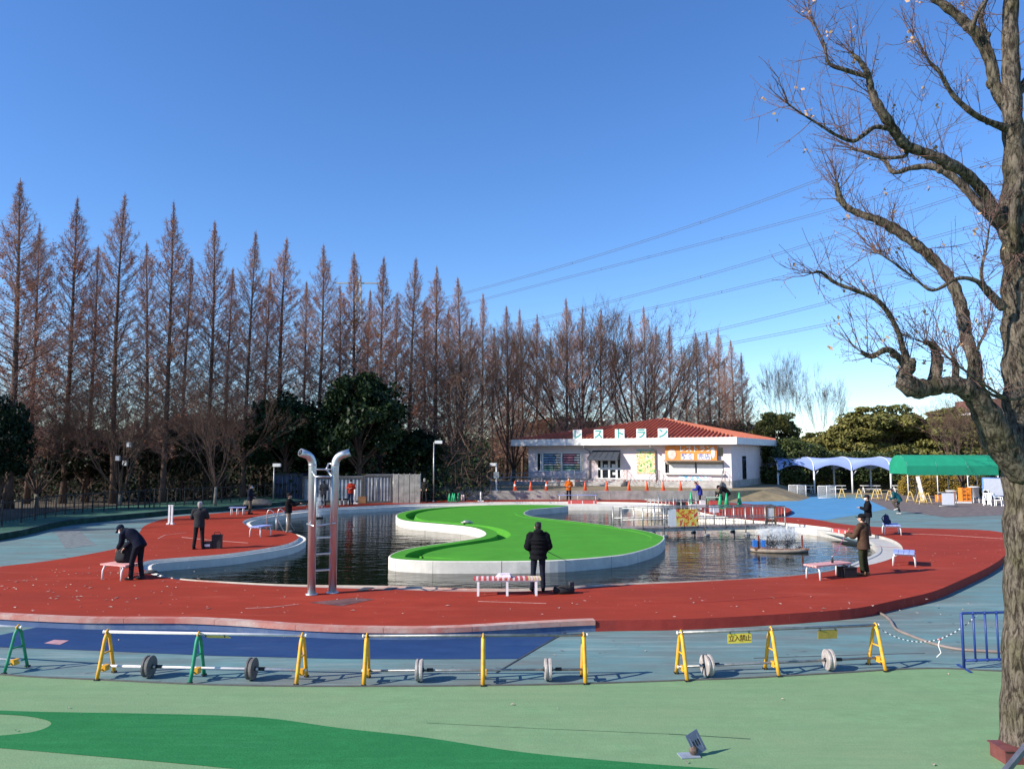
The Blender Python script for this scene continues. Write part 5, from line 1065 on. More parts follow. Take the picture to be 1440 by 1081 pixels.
for px, py, h, lab in ((676, 704.8, .72, 'white stub post on the far pool edge'), (499, 708, 1.3, 'white post beside the person in the red jacket')):
    c = G(px, py, DECK_Z); t = thing('white_post', lab, 'post', tuple(c)); MB().cyl((0, 0, 0), (0, 0, h), .06, .05, 8).build('post', M_white, t); MB().box((0, 0, .04), (.45, .3, .08)).build('foot', M_white, t)
for px, lab in ((237.5, 'left'), (241.5, 'right')):
    c = G(px, 737, DECK_Z); t = thing('white_post', f'slim white post on the left deck, {lab} one of a pair', 'post', tuple(c)); MB().box((0, 0, .45), (.08, .08, .9)).build('post', M_white, t); MB().box((0, 0, .03), (.2, .2, .06)).build('foot', M_white, t); MB().box((0, 0, .93), (.11, .11, .06)).build('cap', M_white, t)
# pool handrails by the left bay
c = G(375, 746, DECK_Z); t = thing('pool_steps_rail', 'pair of steel handrails going down into the left bay', 'handrail', tuple(c))
for dx, dy in ((0, 0), (.32, .55)): MB().tube([(dx, dy, 0), (dx, dy, .8), (dx+.05, dy, .92), (dx+.12, dy+.02, .95), (dx+.25, dy+.05, .86), (dx+.75, dy+.15, -.05)], .024, 7).build('rail', M_steel, t); MB().cyl((dx+.4, dy+.08, .6), (dx+.4, dy+.08, -.1), .02, n=6).build('strut', M_steel, t)
c = G(392, 718, DECK_Z); t = thing('covered_boat', 'grey-brown tarpaulin mound beside the far left bank', 'tarpaulin', (CX(366, 50), 50, .70)); MB().loft([[(x, .5*s_*math.cos(a), max(0, .55*s_*math.sin(a))) for a in [math.pi*i/8 for i in range(9)]] for x, s_ in ((-.85, .5), (-.5, .7), (.2, .74), (.65, .66), (.85, .42))]).build('cover', mat('tarp_brown', (.23, .19, .14), .8, .2, 3, .4), t); MB().box((0, -.36, .04), (1.5, .05, .06)).build('hem', M_dgrey, t)
# seats and clutter by the person in red
for i, px in enumerate((475, 487)):
    c = G(px, 709.5, DECK_Z); t = thing('stool', f'small white stool with dark cushion left of the person in red, {("left", "right")[i]} one', 'stool', tuple(c)); MB().box((0, 0, .38), (.42, .36, .12)).build('cushion', M_blackfab, t)
    for sx in (-.16, .16):
        for sy in (-.14, .14): MB().box((sx, sy, .16), (.05, .05, .32)).build('leg', M_white, t)
c = G(507, 707.5, DECK_Z); tackle('crate', 'small brown crate beside the white post near the person in red', c+Vector((.1, .2, 0)), (.55, .4, .5), M_wood)

# ---- footbridge from the island to the right bank
A_ = G(868, 741, .5); B_ = G(1095, 738.5, .42); dB = (B_-A_); LB = dB.length; rB = math.atan2(dB.y, dB.x); BZ = .46
fb = thing('footbridge', 'grey pipe-railed footbridge from the green island to the right bank', 'footbridge', (A_.x, A_.y, BZ), rB); wB = 1.15
npl = 40
for i in range(npl): MB().box((LB*(i+.5)/npl, 0, 0), (LB/npl-.015, wB, .05)).build('plank', mat('grey_plank', (.26, .22, .2), .9, .2, 4), fb)
for y in (-wB/2+.08, wB/2-.08): MB().box((LB/2, y, -.09), (LB, .08, .12)).build('beam', M_galv, fb)
for y in (-wB/2, wB/2):
    for h in (.42, .95): MB().cyl((0, y, h), (LB, y, h), .028, n=6).build('rail', M_galv, fb)
    for i in range(9):
        MB().cyl((LB*i/8, y, -.45 if i % 2 == 0 else -.1), (LB*i/8, y, .97), .03, n=6).build('post', M_galv, fb)
    for i in range(0, 9, 2): MB().ell((LB*i/8, y*1.25, -.34), (.16, .10, .06), 8, 6).build('float_clamp', M_galv, fb)
for i in range(28):
    x = LB*.45+LB*.53*i/27; MB().cyl((x, -wB/2+.01, .03), (x, -wB/2+.01, .95), .009, n=4).build('baluster', M_rail, fb)
bn = thing('banner', 'white, yellow and red banner tied to the footbridge rail', 'banner', tuple(Vector((A_.x, A_.y, BZ))+Matrix.Rotation(rB, 3, 'Z') @ Vector((LB*.365, -wB/2-.05, .48))), rB)
bw = CX(974, A_.y)-CX(929, A_.y)
MB().box((-bw*.37, 0, 0), (bw*.26, .012, .80)).build('white_end', M_white, bn); MB().box((bw*.13, 0, 0), (bw*.74, .012, .80)).build('print', blotch('banner_print', [(.80, .62, .04), (.80, .66, .10), (.75, .10, .03), (.82, .55, .05), (.78, .72, .3), (.7, .08, .03)], 2.6), bn)
for sx in (-1, 1):
    for sz_ in (-1, 1): MB().box((sx*bw*.49, 0, sz_*.40), (.04, .05, .04)).build('tie', M_black, bn)
ws = thing('framed_notice', 'white notice in a brown wooden frame at the right end of the footbridge', 'sign', tuple(Vector((A_.x, A_.y, BZ))+Matrix.Rotation(rB, 3, 'Z') @ Vector((LB*.93, -.3, .03))), rB)
MB().box((0, 0, .55), (.32, .02, .55)).build('notice', M_white, ws)
for x in (-.24, .24): MB().box((x, 0, .47), (.10, .05, .94)).build('upright', M_wood, ws)
for z in (.18, .90): MB().box((0, 0, z), (.38, .05, .12)).build('crossbar', M_wood, ws)
MB().bar((0, .04, .85), (0, .5, 0), .05, .04).build('prop', M_wood, ws)
# cage of pipes and gear on the far side of the bridge
pk = G(965, 718, .3); t = thing('pipe_rack', 'jumble of grey pipe frames standing beyond the footbridge', 'rack', (CX(945, 47.5), 47.5, .30)); rg = random.Random(8); wk = CX(975, 47.5)-CX(912, 47.5)
for i in range(7):
    x = -wk/2+wk*i/6; MB().cyl((x, 0, -.3), (x, 0, .9+.35*rg.random()), .03, n=6).build('upright', M_galv, t); MB().cyl((x, 1.3, -.3), (x, 1.3, .9), .03, n=6).build('upright', M_galv, t); MB().cyl((x, 0, .75), (x, 1.3, .75), .025, n=6).build('tie_bar', M_galv, t)
for z in (.05, .42, .82):
    for y in (0, 1.3): MB().cyl((-wk/2-.2, y, z), (wk/2+.2, y, z), .028, n=6).build('rail', M_galv, t)
MB().box((0, .65, .02), (wk, 1.2, .05)).build('platform', mat('grey_plank', (.2, .2, .2)), t)
for i, (px, w, h, m) in enumerate(((938, .9, .5, M_galv), (956, .5, .7, M_black), (948, .6, .4, M_dgrey), (963, .5, .35, M_blackfab))): tackle('tackle_box', ('grey tackle box on the platform beyond the footbridge', 'tallest black box on the platform beyond the footbridge', 'dark grey box on the platform beyond the footbridge', 'low black bag at the right end of the platform beyond the footbridge')[i], (CX(px, 48), 48.1+.12*i, .345), (w, .45, h), m)
# fishing stand with green cones and tables on the red lobe
for i, (px, py) in enumerate(((972, 711), (1013, 715), (1022, 713.5), (1040, 712))): cone(f'tall slim green cone on the red lobe beyond the bridge, {ORD[i]} from the left', G(px, py, DECK_Z)+Vector((0, 0, .003)), .95, M_gcone, False, 'slim green cones beyond the bridge')
tb_ = thing('folding_table', 'small green folding table in front of the person in black', 'table', tuple(G(1003, 712, DECK_Z))); MB().box((0, 0, .62), (1.0, .5, .05)).build('top', mat('pale_green_top', (.45, .6, .45)), tb_)
for sx in (-.42, .42):
    for sy in (-.2, .2): MB().cyl((sx, sy, 0), (sx*.9, sy, .6), .025, n=6).build('leg', M_gcone, tb_)
tackle('cooler_box', 'red and white cooler under the green folding table', G(1004, 712, DECK_Z)+Vector((0, -.05, 0)), (.62, .4, .42), M_redslat); tackle('cooler_box', 'white and navy cooler on the deck in front of the folding table', G(1004, 720, DECK_Z), (.5, .35, .4), mat('cooler_white', (.5, .52, .58)))
tackle('cooler_box', 'white box beside the person in blue jacket', G(978, 716.5, DECK_Z), (.7, .4, .36), M_trim); tackle('cooler_box', 'small cream bucket by the feet of the person in blue jacket', G(988, 713.5, DECK_Z), (.34, .3, .5), M_trim)
# ---- paddle aerator with spray
ac = G(1096, 775, WATER_Z); ae = thing('paddle_aerator', 'floating paddle-wheel aerator with two wheels, red posts and blue motor', 'aerator', tuple(ac)); wa = 2.15
def ringpath(rx, ry, z): return [(rx*math.cos(a), ry*math.sin(a), z) for a in [2*math.pi*i/32 for i in range(33)]]
MB().tube(ringpath(wa/2, .55, .06), .07, 8).build('float_ring', mat('float_grey', (.30, .24, .18), .8), ae)
for y in (-.3, .3): MB().bar((-wa/2, y, .12), (wa/2, y, .12), .06, .05).build('frame_bar', mat('rust_frame', (.28, .12, .06), .8), ae)
for x in (-.86, .86): MB().box((x, -.15, .35), (.06, .06, .6)).build('post', mat('rust_red', (.25, .06, .04), .8), ae)
for x in (-1.02, -.7): MB().box((x, -.2, .33), (.16, .14, .26)).build('motor_cover', mat('blue_plastic', (.03, .17, .55), .5), ae)
for x in (-.27, .33):
    wh = MB().cyl((x, -.05, .42), (x, .05, .42), .05, n=10).build('wheel', M_dgrey, ae)
    for k2 in range(10):
        a = 2*math.pi*k2/10; MB().bar((x+.04*math.cos(a), 0, .42+.04*math.sin(a)), (x+.27*math.cos(a), 0, .42+.27*math.sin(a)), .12, .02).build('paddle', M_dgrey, wh)
    MB().tube([(x+.2*math.cos(2*math.pi*i/20), 0, .42+.2*math.sin(2*math.pi*i/20)) for i in range(21)], .012, 5).build('rim', M_dgrey, wh); MB().bar((x, 0, .1), (x, 0, .40), .05, .05).build('bearing_post', M_dgrey, ae)
wsp = bpy.data.materials.new('spray_water'); wsp.use_nodes = True; b_ = wsp.node_tree.nodes['Principled BSDF']; b_.inputs['Base Color'].default_value = (.85, .88, .9, 1); b_.inputs['Roughness'].default_value = .3; b_.inputs['Alpha'].default_value = .55
def spray(lab, c, jets, n_, seed, size=.012):
    rng = np.random.default_rng(seed); pts = []; tip = []
    for (x, y, z, vx, vy, vz, sp, m) in jets:
        v = np.stack([rng.normal(vx, sp, m), rng.normal(vy, sp, m), rng.normal(vz, sp*.9, m)], 1); t_ = rng.uniform(0, 1, m)[:, None]*np.maximum(.05, v[:, 2:3]*2/9.8)*.98
        p = np.array([x, y, z])+v*t_; p[:, 2] -= 4.9*t_[:, 0]**2; vv = v.copy(); vv[:, 2] -= 9.8*t_[:, 0]; vv /= np.linalg.norm(vv, axis=1, keepdims=True); ok = p[:, 2] > .0
        pts.append(p[ok]); tip.append((p+vv*rng.uniform(.015, .07, (m, 1)))[ok])
    nb_ = NB(); A = np.concatenate(pts); B = np.concatenate(tip); nb_.blades(A, B, rng.uniform(.5, 1.6, len(A))*size, rng, True)
    return tag(link('water_spray', nb_.mesh('water_spray', wsp), None, tuple(c)), lab, 'spray', None, 'stuff')
spray('white spray thrown up by the paddle aerator', ac, [(x+dx, 0, .45, sx*.9, 0, 2.7, .40, 1500) for x in (-.27, .33) for dx, sx in ((-.2, -.6), (.2, .5), (0, 0))]+[(x, 0, .1, 0, -.3, 1.2, .9, 500) for x in (-.5, 0, .5)], 0, 4, .008)
fc_ = G(445, 728, WATER_Z); spray('thin white fountain jet in the water behind the steel ladder', fc_, [(0, 0, 0, 0, 0, 4.6, .28, 1700), (0, 0, 0, 0, 0, 2.0, .6, 500)], 0, 6, .02)
t = thing('fountain_nozzle', 'small fountain nozzle float behind the steel ladder', 'fountain', tuple(fc_)); MB().tube([(.35*math.cos(2*math.pi*i/16), .35*math.sin(2*math.pi*i/16), .03) for i in range(17)], .06, 6).build('float', M_black, t); MB().cyl((0, 0, -.05), (0, 0, .14), .04, .025, 8).build('nozzle', M_galv, t)
t = thing('island_valve', 'small grey valve lying on the green island', 'valve', tuple(G(656, 737, ISI)+Vector((0, .3, .004)))); MB().ell((0, 0, .09), (.22, .12, .09), 10, 6).build('body', M_galv, t); MB().cyl((-.3, 0, .05), (.3, 0, .05), .04, n=8).build('pipe', M_galv, t)

# ---- plaza things at right
def trestle(lab, px, d, rz, h=.85, m=None, base=.262): return aframe((CX(px, d), d, base), rz, m or mat('pale_yellow_paint', (.72, .50, .16), .6, .1), lab, h, 'yellow trestles on the plaza', True)
for i, (px, d, rz) in enumerate(((1180, 65.5, .9), (1204, 64.5, .8), (1226, 63.5, 1.2), (1233, 64, .6), (1246, 62, .9), (1275, 60.5, 1.2), (1288, 59, .7), (1293, 58, 1.4), (1299, 58, 1.0))): trestle(f'pale yellow trestle stand on the plaza, {ORD[i]} from the left', px, d, rz)
trestle('dark green trestle stand left of the blue canopy', 1067, 66, .9, .8, M_greenp); trestle('yellow trestle stand left of the blue canopy', 1043, 66, .9, .8, M_yellow); trestle('grey-green trestle stand beside the person in black', 1023, 62, .9, .95, mat('greygreen', (.15, .25, .24)), TZ+.004 if False else .30)
t = thing('barricade_pipe', 'low pipe between trestles left of the blue canopy', 'pipe', (CX(1040, 66), 66.2, .45)); MB().cyl((0, 0, 0), (2.0, 0, 0), .03, n=6).build('tube', M_galv, t)
for x in (.35, 1.6): MB().cyl((x-.05, 0, 0), (x+.05, 0, 0), .18, n=14).build('disc', M_disc[1], t)
for i, (px, d) in enumerate(((1118, 68), (1159, 66))):
    t = thing('lattice_panel', f'white mesh panel standing before the blue canopy, {("left", "right")[i]} one', 'panel', (CX(px, d), d, .262)); w_, h_ = 1.5, 1.05
    for x in (-w_/2, 0, w_/2): MB().cyl((x, 0, 0), (x, 0, h_), .028, n=6).build('post', M_white, t)
    for z in (.05, h_): MB().cyl((-w_/2, 0, z), (w_/2, 0, z), .026, n=6).build('rail', M_white, t)
    g_ = MB()
    for k2 in range(1, 24): g_.cyl((-w_/2+w_*k2/24, 0, .05), (-w_/2+w_*k2/24, 0, h_), .006, n=4)
    for k2 in range(1, 16): g_.cyl((-w_/2, .006, .05+(h_-.05)*k2/16), (w_/2, .006, .05+(h_-.05)*k2/16), .006, n=4)
    tag(g_.build('mesh_wires', M_white, t), None, None, None, 'stuff')
for i, (px, d) in enumerate(((1128, 76.3), (1171, 76.3), (1219, 76.3), (1262, 76.3))):
    t = thing('table', f'white table under the blue canopy, {ORD[i]} from the left', 'table', (CX(px, d), d, .256)); MB().box((0, 0, .70), (1.75, .75, .06)).build('top', M_white, t)
    for sx in (-.65, .65): MB().bar((sx, -.3, 0), (sx, .05, .68), .06, .06).build('leg', M_white, t); MB().bar((sx, .3, 0), (sx, -.05, .68), .06, .06).build('leg', M_white, t)
    for y in (-.55, .55): MB().box((0, y, .40), (1.6, .26, .05)).build('seat', M_white, t)
pd = 60.0; M_board = mat('white_board', (.78, .77, .80), .5, .04)
t = thing('sign_board', 'tall narrow white board leaning before the yellow hedge', 'sign board', (CX(1293, 62), 62, .27)); MB().bar((0, 0, .02), (-.25, .25, 1.95), .04, .52, up=(0, 1, 0)).build('board', M_board, t); MB().bar((-.2, .25, 1.6), (-.2, .9, .0), .04, .04).build('prop', M_galv, t)
t = thing('easel_frame', 'steel frame with a hanging white sheet on the brown plaza', 'stand', (CX(1327, 55), 55, .27))
for x in (-.68, .0, .62): MB().cyl((x, 0, 0), (x, 0, 1.0), .03, n=6).build('post', M_galv, t)
for z in (.05, 1.0): MB().cyl((-.68, 0, z), (.62, 0, z), .028, n=6).build('rail', M_galv, t)
MB().box((0, -.03, .55), (.86, .012, .82)).build('sheet', M_board, t)
def bucket(lab, px, d, r, h, z=.27):
    t = thing('bucket', lab, 'bucket', (CX(px, d), d, z)); n_ = 16
    MB().loft([[(q*math.cos(2*math.pi*i/n_), q*math.sin(2*math.pi*i/n_), zz) for i in range(n_)] for q, zz in ((r*.8, 0), (r, h), (r*1.08, h), (r*1.08, h+.05), (r*.94, h+.05), (r*.76, .04))]).build('tub', M_trim, t); MB().tube([(r*math.cos(a), 0, h+.02+.25*r*math.sin(a)) for a in [math.pi*i/8 for i in range(9)]], .012, 5).build('handle', M_galv, t)
bucket('large white tub left of the orange crates', 1332, 60.5, .36, .85); bucket('white tub standing on the white chair', 1364, 60, .38, .70, .75)
def crate(lab, px, d, w, h, z=.27, m=None):
    t = thing('crate', lab, 'crate', (CX(px, d), d, z)); m = m or mat('orange_plastic', (.80, .25, .03), .5, .08)
    for y in (-.24, .24):
        for k2 in range(4): MB().box((0, y, h*(k2+.5)/4), (w, .03, h/4*.72)).build('slat', m, t)
    for x in (-w/2+.03, 0, w/2-.03):
        for y in (-.26, .26): MB().box((x, y, h/2), (.06, .03, h)).build('rib', m, t)
    for x in (-w/2, w/2): MB().box((x, 0, h/2), (.03, .5, h)).build('end', m, t)
    MB().box((0, 0, .02), (w, .5, .04)).build('bottom', m, t)
crate('tall stack-shaped orange crate between the white tubs', 1351, 60, .72, 1.15); crate('low orange crate left of the large white tub', 1319, 61, .78, .55, .27); 
t = thing('pallet', 'white base slab under the orange crate', 'slab', (CX(1349, 59.4), 59.4, .27)); MB().box((0, 0, .05), (1.1, .3, .10)).build('slab', M_white, t); MB().box((0, 0, .105), (1.0, .25, .015)).build('lip', M_white, t)
def chair(lab, px, d, rz):
    t = thing('garden_chair', lab, 'chair', (CX(px, d), d, .27), rz); MB().box((0, 0, .42), (.5, .48, .04)).build('seat', M_white, t)
    for x in (-.22, .22):
        for y in (-.2, .2): MB().bar((x*1.08, y*1.1, 0), (x, y, .42), .05, .05).build('leg', M_white, t)
    for x in (-.2, -.1, 0, .1, .2): MB().bar((x, .22, .44), (x*1.05, .30, .86), .06, .02).build('back_slat', M_white, t)
    MB().bar((-.25, .30, .87), (.25, .30, .87), .05, .07).build('back_rail', M_white, t)
    for x in (-.26, .26): MB().bar((x, -.18, .64), (x, .24, .66), .05, .03).build('arm', M_white, t); MB().bar((x, -.18, .42), (x, -.18, .64), .04, .04).build('arm_post', M_white, t)
chair('white plastic chair carrying a tub behind the plaza', 1364, 60, .1); chair('white plastic chair in front of the notice board', 1382, 56.5, -.6); chair('white plastic chair nearest the foreground trunk', 1398, 56, .8)
t = thing('notice_board', 'large white notice board with a blue frame beside the trunk', 'notice board', (CX(1392, 58.5), 58.5, .27)); bb = mat('blue_frame', (.10, .28, .62), .5)
MB().box((0, 0, 1.25), (1.6, .05, 1.3)).build('board', M_board, t)
for x in (-.82, .82): MB().cyl((x, 0, 0), (x, 0, 1.95), .04, n=7).build('post', bb, t)
for z in (.6, 1.93): MB().cyl((-.82, 0, z), (.82, 0, z), .035, n=7).build('rail', bb, t)
t = thing('sandwich_board', 'small white sandwich board with a yellow corner by the chairs', 'sandwich board', (CX(1381, 57.6), 57.6, .27)); MB().bar((0, -.2, 0), (0, .02, 1.05), .03, .6, up=(0, 1, 0)).build('front', M_board, t); MB().bar((0, .25, 0), (0, .03, 1.05), .03, .6, up=(0, 1, 0)).build('back', M_board, t); MB().ell((.15, -.02, .95), (.12, .02, .12), 8, 6).build('yellow_mark', M_ysign, t)
# tag on the trunk is added with the tree

# ================================================================ THE BIG FOREGROUND TREE
def bark_mat():
    m = bpy.data.materials.new('furrowed_bark'); m.use_nodes = True; n = m.node_tree.nodes; l = m.node_tree.links; b = n['Principled BSDF']; b.inputs['Roughness'].default_value = .95; b.inputs['Specular IOR Level'].default_value = .15
    tc = n.new('ShaderNodeTexCoord'); mp = n.new('ShaderNodeMapping'); mp.inputs['Scale'].default_value = (1, 1, .28); l.new(tc.outputs['Object'], mp.inputs[0])
    v = n.new('ShaderNodeTexNoise'); v.inputs['Scale'].default_value = 22; v.inputs['Detail'].default_value = 8; v.inputs['Roughness'].default_value = .7; v.inputs['Distortion'].default_value = .6; l.new(mp.outputs[0], v.inputs['Vector'])
    w = n.new('ShaderNodeTexNoise'); w.inputs['Scale'].default_value = 2.5; w.inputs['Detail'].default_value = 4; l.new(tc.outputs['Object'], w.inputs['Vector'])
    r1 = n.new('ShaderNodeValToRGB'); r1.color_ramp.elements[0].position = .42; r1.color_ramp.elements[1].position = .60; r1.color_ramp.elements[0].color = (.035, .027, .021, 1); r1.color_ramp.elements[1].color = (.20, .165, .128, 1); l.new(v.outputs[0], r1.inputs[0])
    r2 = n.new('ShaderNodeValToRGB'); r2.color_ramp.elements[0].position = .45; r2.color_ramp.elements[1].position = .7; r2.color_ramp.elements[0].color = (1, 1, 1, 1); r2.color_ramp.elements[1].color = (.62, .66, .5, 1); l.new(w.outputs[0], r2.inputs[0])
    mx = n.new('ShaderNodeMix'); mx.data_type = 'RGBA'; mx.blend_type = 'MULTIPLY'; mx.inputs[0].default_value = 1; l.new(r1.outputs[0], mx.inputs[6]); l.new(r2.outputs[0], mx.inputs[7]); l.new(mx.outputs[2], b.inputs['Base Color'])
    bp = n.new('ShaderNodeBump'); bp.inputs['Strength'].default_value = .9; bp.inputs['Distance'].default_value = .03; l.new(v.outputs[0], bp.inputs['Height']); l.new(bp.outputs[0], b.inputs['Normal']); return m
M_fbark = bark_mat(); M_ftwig = mat('reddish_twig', (.16, .085, .07), .8, .2, 4); M_fdry = vmat('dry_leaf', (.34, .20, .11), (.55, .37, .22), .8, 3)
def Z8(x, y, d): return P(1040+x/1.8025, y/1.8025, d)
TD = 9.7; base = Vector((P(1441, 641, TD).x, TD, FZ))
ft = thing('foreground_tree', 'big bare tree with furrowed trunk and crooked pollarded limbs at the right edge', 'tree', tuple(base))
rngt = np.random.default_rng(12)
def limb(pts, name='limb', n=9, wob=.0):
    """pts: (zoom x, zoom y, radius in zoom px, depth)"""
    c = catmull([(*(Z8(x, y, d)-base), r/1.8025*d/F_PX) for x, y, r, d in pts], 5, False)
    q = [Vector(p[:3]) for p in c]; rr = [max(.004, p[3])*(1+.08*math.sin(i*1.9)+.05*math.sin(i*4.3)) for i, p in enumerate(c)]
    MB().tube(q, rr, n).build(name, M_fbark, ft); return q, rr
TR = [(722, 1975, 62, TD), (722, 1900, 55, TD), (724, 1700, 50, TD), (727, 1450, 48, TD), (731, 1250, 54, TD), (722, 1080, 46, TD), (712, 950, 40, TD), (708, 800, 38, TD), (705, 650, 36, TD), (700, 560, 38, TD), (698, 420, 27, TD), (692, 300, 24, TD), (688, 180, 21, TD), (686, 60, 19, TD), (690, -60, 17, TD), (686, -260, 12, TD), (700, -480, 7, TD), (690, -700, 3, TD)]
tp, trr = limb(TR, 'trunk', 20)
BR = {
 'low': [(722, 1200, 40, 9.6), (668, 1130, 38, 9.5), (632, 1060, 35, 9.4), (600, 1010, 27, 9.3), (560, 980, 23, 9.25), (520, 976, 21, 9.2), (470, 984, 23, 9.15), (428, 978, 25, 9.1), (418, 955, 20, 9.1), (432, 925, 15, 9.1), (432, 908, 12, 9.1)],
 'mid': [(630, 1055, 20, 9.5), (598, 985, 19, 9.5), (596, 915, 17, 9.6), (576, 860, 16, 9.7), (562, 780, 15, 9.8), (540, 720, 14.5, 9.9), (498, 665, 13, 10.0), (440, 614, 12.5, 10.0), (392, 580, 14, 10.1), (345, 556, 10, 10.1), (300, 540, 9, 10.2), (268, 522, 8, 10.2), (250, 490, 7.5, 10.2), (246, 462, 5, 10.2)],
 'lowup': [(425, 920, 9, 9.1), (414, 885, 7, 9.05), (403, 845, 6.5, 9.0), (375, 790, 6.5, 8.9), (340, 755, 6, 8.85), (290, 735, 5, 8.8), (240, 715, 4.5, 8.8), (207, 690, 4, 8.75), (185, 692, 3, 8.7)],
 'hook': [(424, 935, 10, 9.1), (398, 900, 8, 9.1), (372, 886, 8, 9.0), (335, 903, 7, 9.0), (310, 893, 5, 8.95)],
 'stub': [(490, 975, 16, 9.2), (500, 925, 14, 9.2), (492, 878, 9, 9.2), (470, 868, 6, 9.1)],
 'stub2': [(545, 975, 10, 9.25), (548, 930, 8, 9.2), (540, 905, 5, 9.2)],
 'up1': [(700, 590, 20, 9.7), (655, 548, 15, 9.6), (620, 490, 14, 9.5), (575, 442, 14, 9.4), (520, 408, 14, 9.3), (470, 388, 13, 9.25), (418, 366, 13, 9.2), (388, 325, 12, 9.1), (352, 270, 12, 9.0), (335, 232, 9, 9.0), (325, 190, 8, 8.95), (305, 155, 6, 8.9), (286, 137, 4, 8.9)],
 'up2': [(698, 610, 14, 9.8), (655, 570, 11, 9.9), (612, 525, 11, 10.0), (560, 465, 10.5, 10.1), (500, 425, 9, 10.2), (440, 425, 7, 10.3), (392, 437, 6, 10.3), (368, 408, 5, 10.4), (335, 388, 4, 10.4), (290, 380, 3, 10.4)],
 'up1c': [(390, 330, 7, 9.1), (345, 322, 6, 9.05), (312, 344, 6, 9.0), (285, 358, 5, 9.0), (240, 340, 4, 8.9), (200, 315, 3, 8.9), (160, 290, 2.5, 8.85), (124, 265, 2, 8.8)],
 'up1d': [(326, 195, 6, 8.95), (270, 178, 6, 8.9), (226, 160, 4.5, 8.85), (214, 110, 3, 8.8), (182, 50, 2, 8.8)],
 'up1e': [(418, 372, 5, 9.2), (420, 395, 5, 9.3), (360, 400, 4, 9.3), (300, 380, 3, 9.3)],
 'top1': [(690, 330, 14, 9.7), (640, 312, 8, 9.6), (592, 288, 7.5, 9.5), (540, 240, 6, 9.4), (506, 182, 5, 9.3), (478, 152, 3, 9.3), (440, 90, 2, 9.3)],
 'top2': [(690, 290, 16, 9.8), (652, 230, 15, 9.8), (634, 150, 15, 9.8), (605, 95, 14, 9.8), (570, 55, 12, 9.8), (520, 15, 11, 9.8), (470, -25, 9, 9.8), (420, -90, 6, 9.8), (380, -170, 3, 9.8)],
 'top3': [(636, 165, 9, 9.9), (626, 100, 8, 10), (612, 50, 7, 10), (622, 5, 6, 10), (645, -60, 4, 10)],
 'top4': [(590, 90, 6, 9.7), (600, 40, 6, 9.6), (640, -20, 5, 9.6)],
 'small1': [(668, 780, 12, 9.5), (632, 742, 10, 9.4), (600, 712, 6, 9.3), (552, 706, 5, 9.25), (490, 736, 4, 9.2), (440, 702, 3, 9.2), (382, 660, 2.5, 9.1), (350, 640, 2, 9.1)],
 'small2': [(640, 745, 5, 9.4), (612, 700, 4, 9.3), (625, 630, 3, 9.3), (632, 580, 2, 9.2)],
 'small3': [(670, 1010, 5, 9.3), (620, 985, 4, 9.1), (600, 900, 4, 9.0), (625, 840, 3, 9.0)],
 'thin1': [(725, 1000, 5, 9.3), (680, 1010, 4, 9.1), (600, 960, 3, 8.9), (520, 900, 2.5, 8.8)],
 'vine': [(721, 440, 9, 9.4), (703, 480, 11, 9.4), (695, 540, 12, 9.45), (698, 640, 10, 9.5)],
 'right1': [(730, 700, 16, 9.8), (800, 610, 13, 9.9), (870, 480, 10, 10.1), (930, 330, 6, 10.2), (960, 200, 3, 10.3)],
 'right2': [(735, 930, 18, 9.8), (830, 860, 14, 10), (930, 820, 10, 10.2), (1000, 720, 6, 10.3), (1030, 620, 3, 10.4)],
 'right3': [(695, 250, 12, 9.8), (760, 150, 9, 9.9), (800, 20, 6, 10.0), (830, -120, 3, 10)],
}
TW = MB(); BUD = []; DRY = []
def shoot(p, d, L, r, lev):
    k = 4; pts = [p]; cur = Vector(p); d = Vector(d).normalized()
    for j in range(k):
        d = (d+Vector(rngt.normal(0, .13, 3))+Vector((0, 0, .06))).normalized(); cur = cur+d*(L/k); pts.append(cur.copy())
    TW.tube(pts, [r*(1-.65*i/k) for i in range(k+1)], 4 if lev == 0 else 3, cap=False)
    BUD.append(pts[-1])
    if lev < 2:
        for j in range(rngt.integers(2, 5) if lev == 0 else rngt.integers(0, 3)):
            i = rngt.integers(1, k); dv = d*.8+Vector(rngt.normal(0, .5, 3)); shoot(pts[i], dv, L*rngt.uniform(.3, .6), r*.6, lev+1)
    if rngt.random() < .022: DRY.append(pts[-1])
for nm, pts in BR.items():
    q, rr = limb(pts, 'limb', 10 if pts[0][2] > 9 else 7)
    n_ = len(q); L = sum((b-a).length for a, b in zip(q, q[1:]))
    cnt = int(L*(15 if nm not in ('vine', 'low') else 6))
    for _ in range(cnt):
        i = int(n_*(.22+.78*rngt.random()**.75)); i = min(n_-2, i)
        tdir = (q[i+1]-q[i-1]).normalized() if i > 0 else Vector((0, 0, 1))
        d = tdir*.5+Vector(rngt.normal(0, .55, 3))+Vector((-.05, 0, .55)); shoot(q[i], d, rngt.uniform(.2, .75)*(1.1 if i > n_*.8 else 1), .0055, 0)
    for k in range(5): shoot(q[-1], (q[-1]-q[-3]).normalized()+Vector(rngt.normal(0, .35, 3))+Vector((0, 0, .25)), rngt.uniform(.3, .72), .0065, 0)
    # knuckles where old boughs were cut
    for i in range(6, n_-2, 13):
        if rr[i] > .03: MB().ell(q[i]+Vector(rngt.normal(0, .012, 3)), (rr[i]*1.22, rr[i]*1.18, rr[i]*1.2), 9, 7).build('knuckle', M_fbark, ft)
for _ in range(70):
    i = rngt.integers(len(tp)//3, len(tp)-3); a = rngt.uniform(0, 6.28); shoot(tp[i], Vector((math.cos(a), math.sin(a), .4)), rngt.uniform(.3, .8), .006, 0)
tag(TW.build('twigs', M_ftwig, ft), None, None, None, 'stuff')
bd = MB()
for p in BUD: bd.ell(p, (.004, .004, .009), 5, 3)
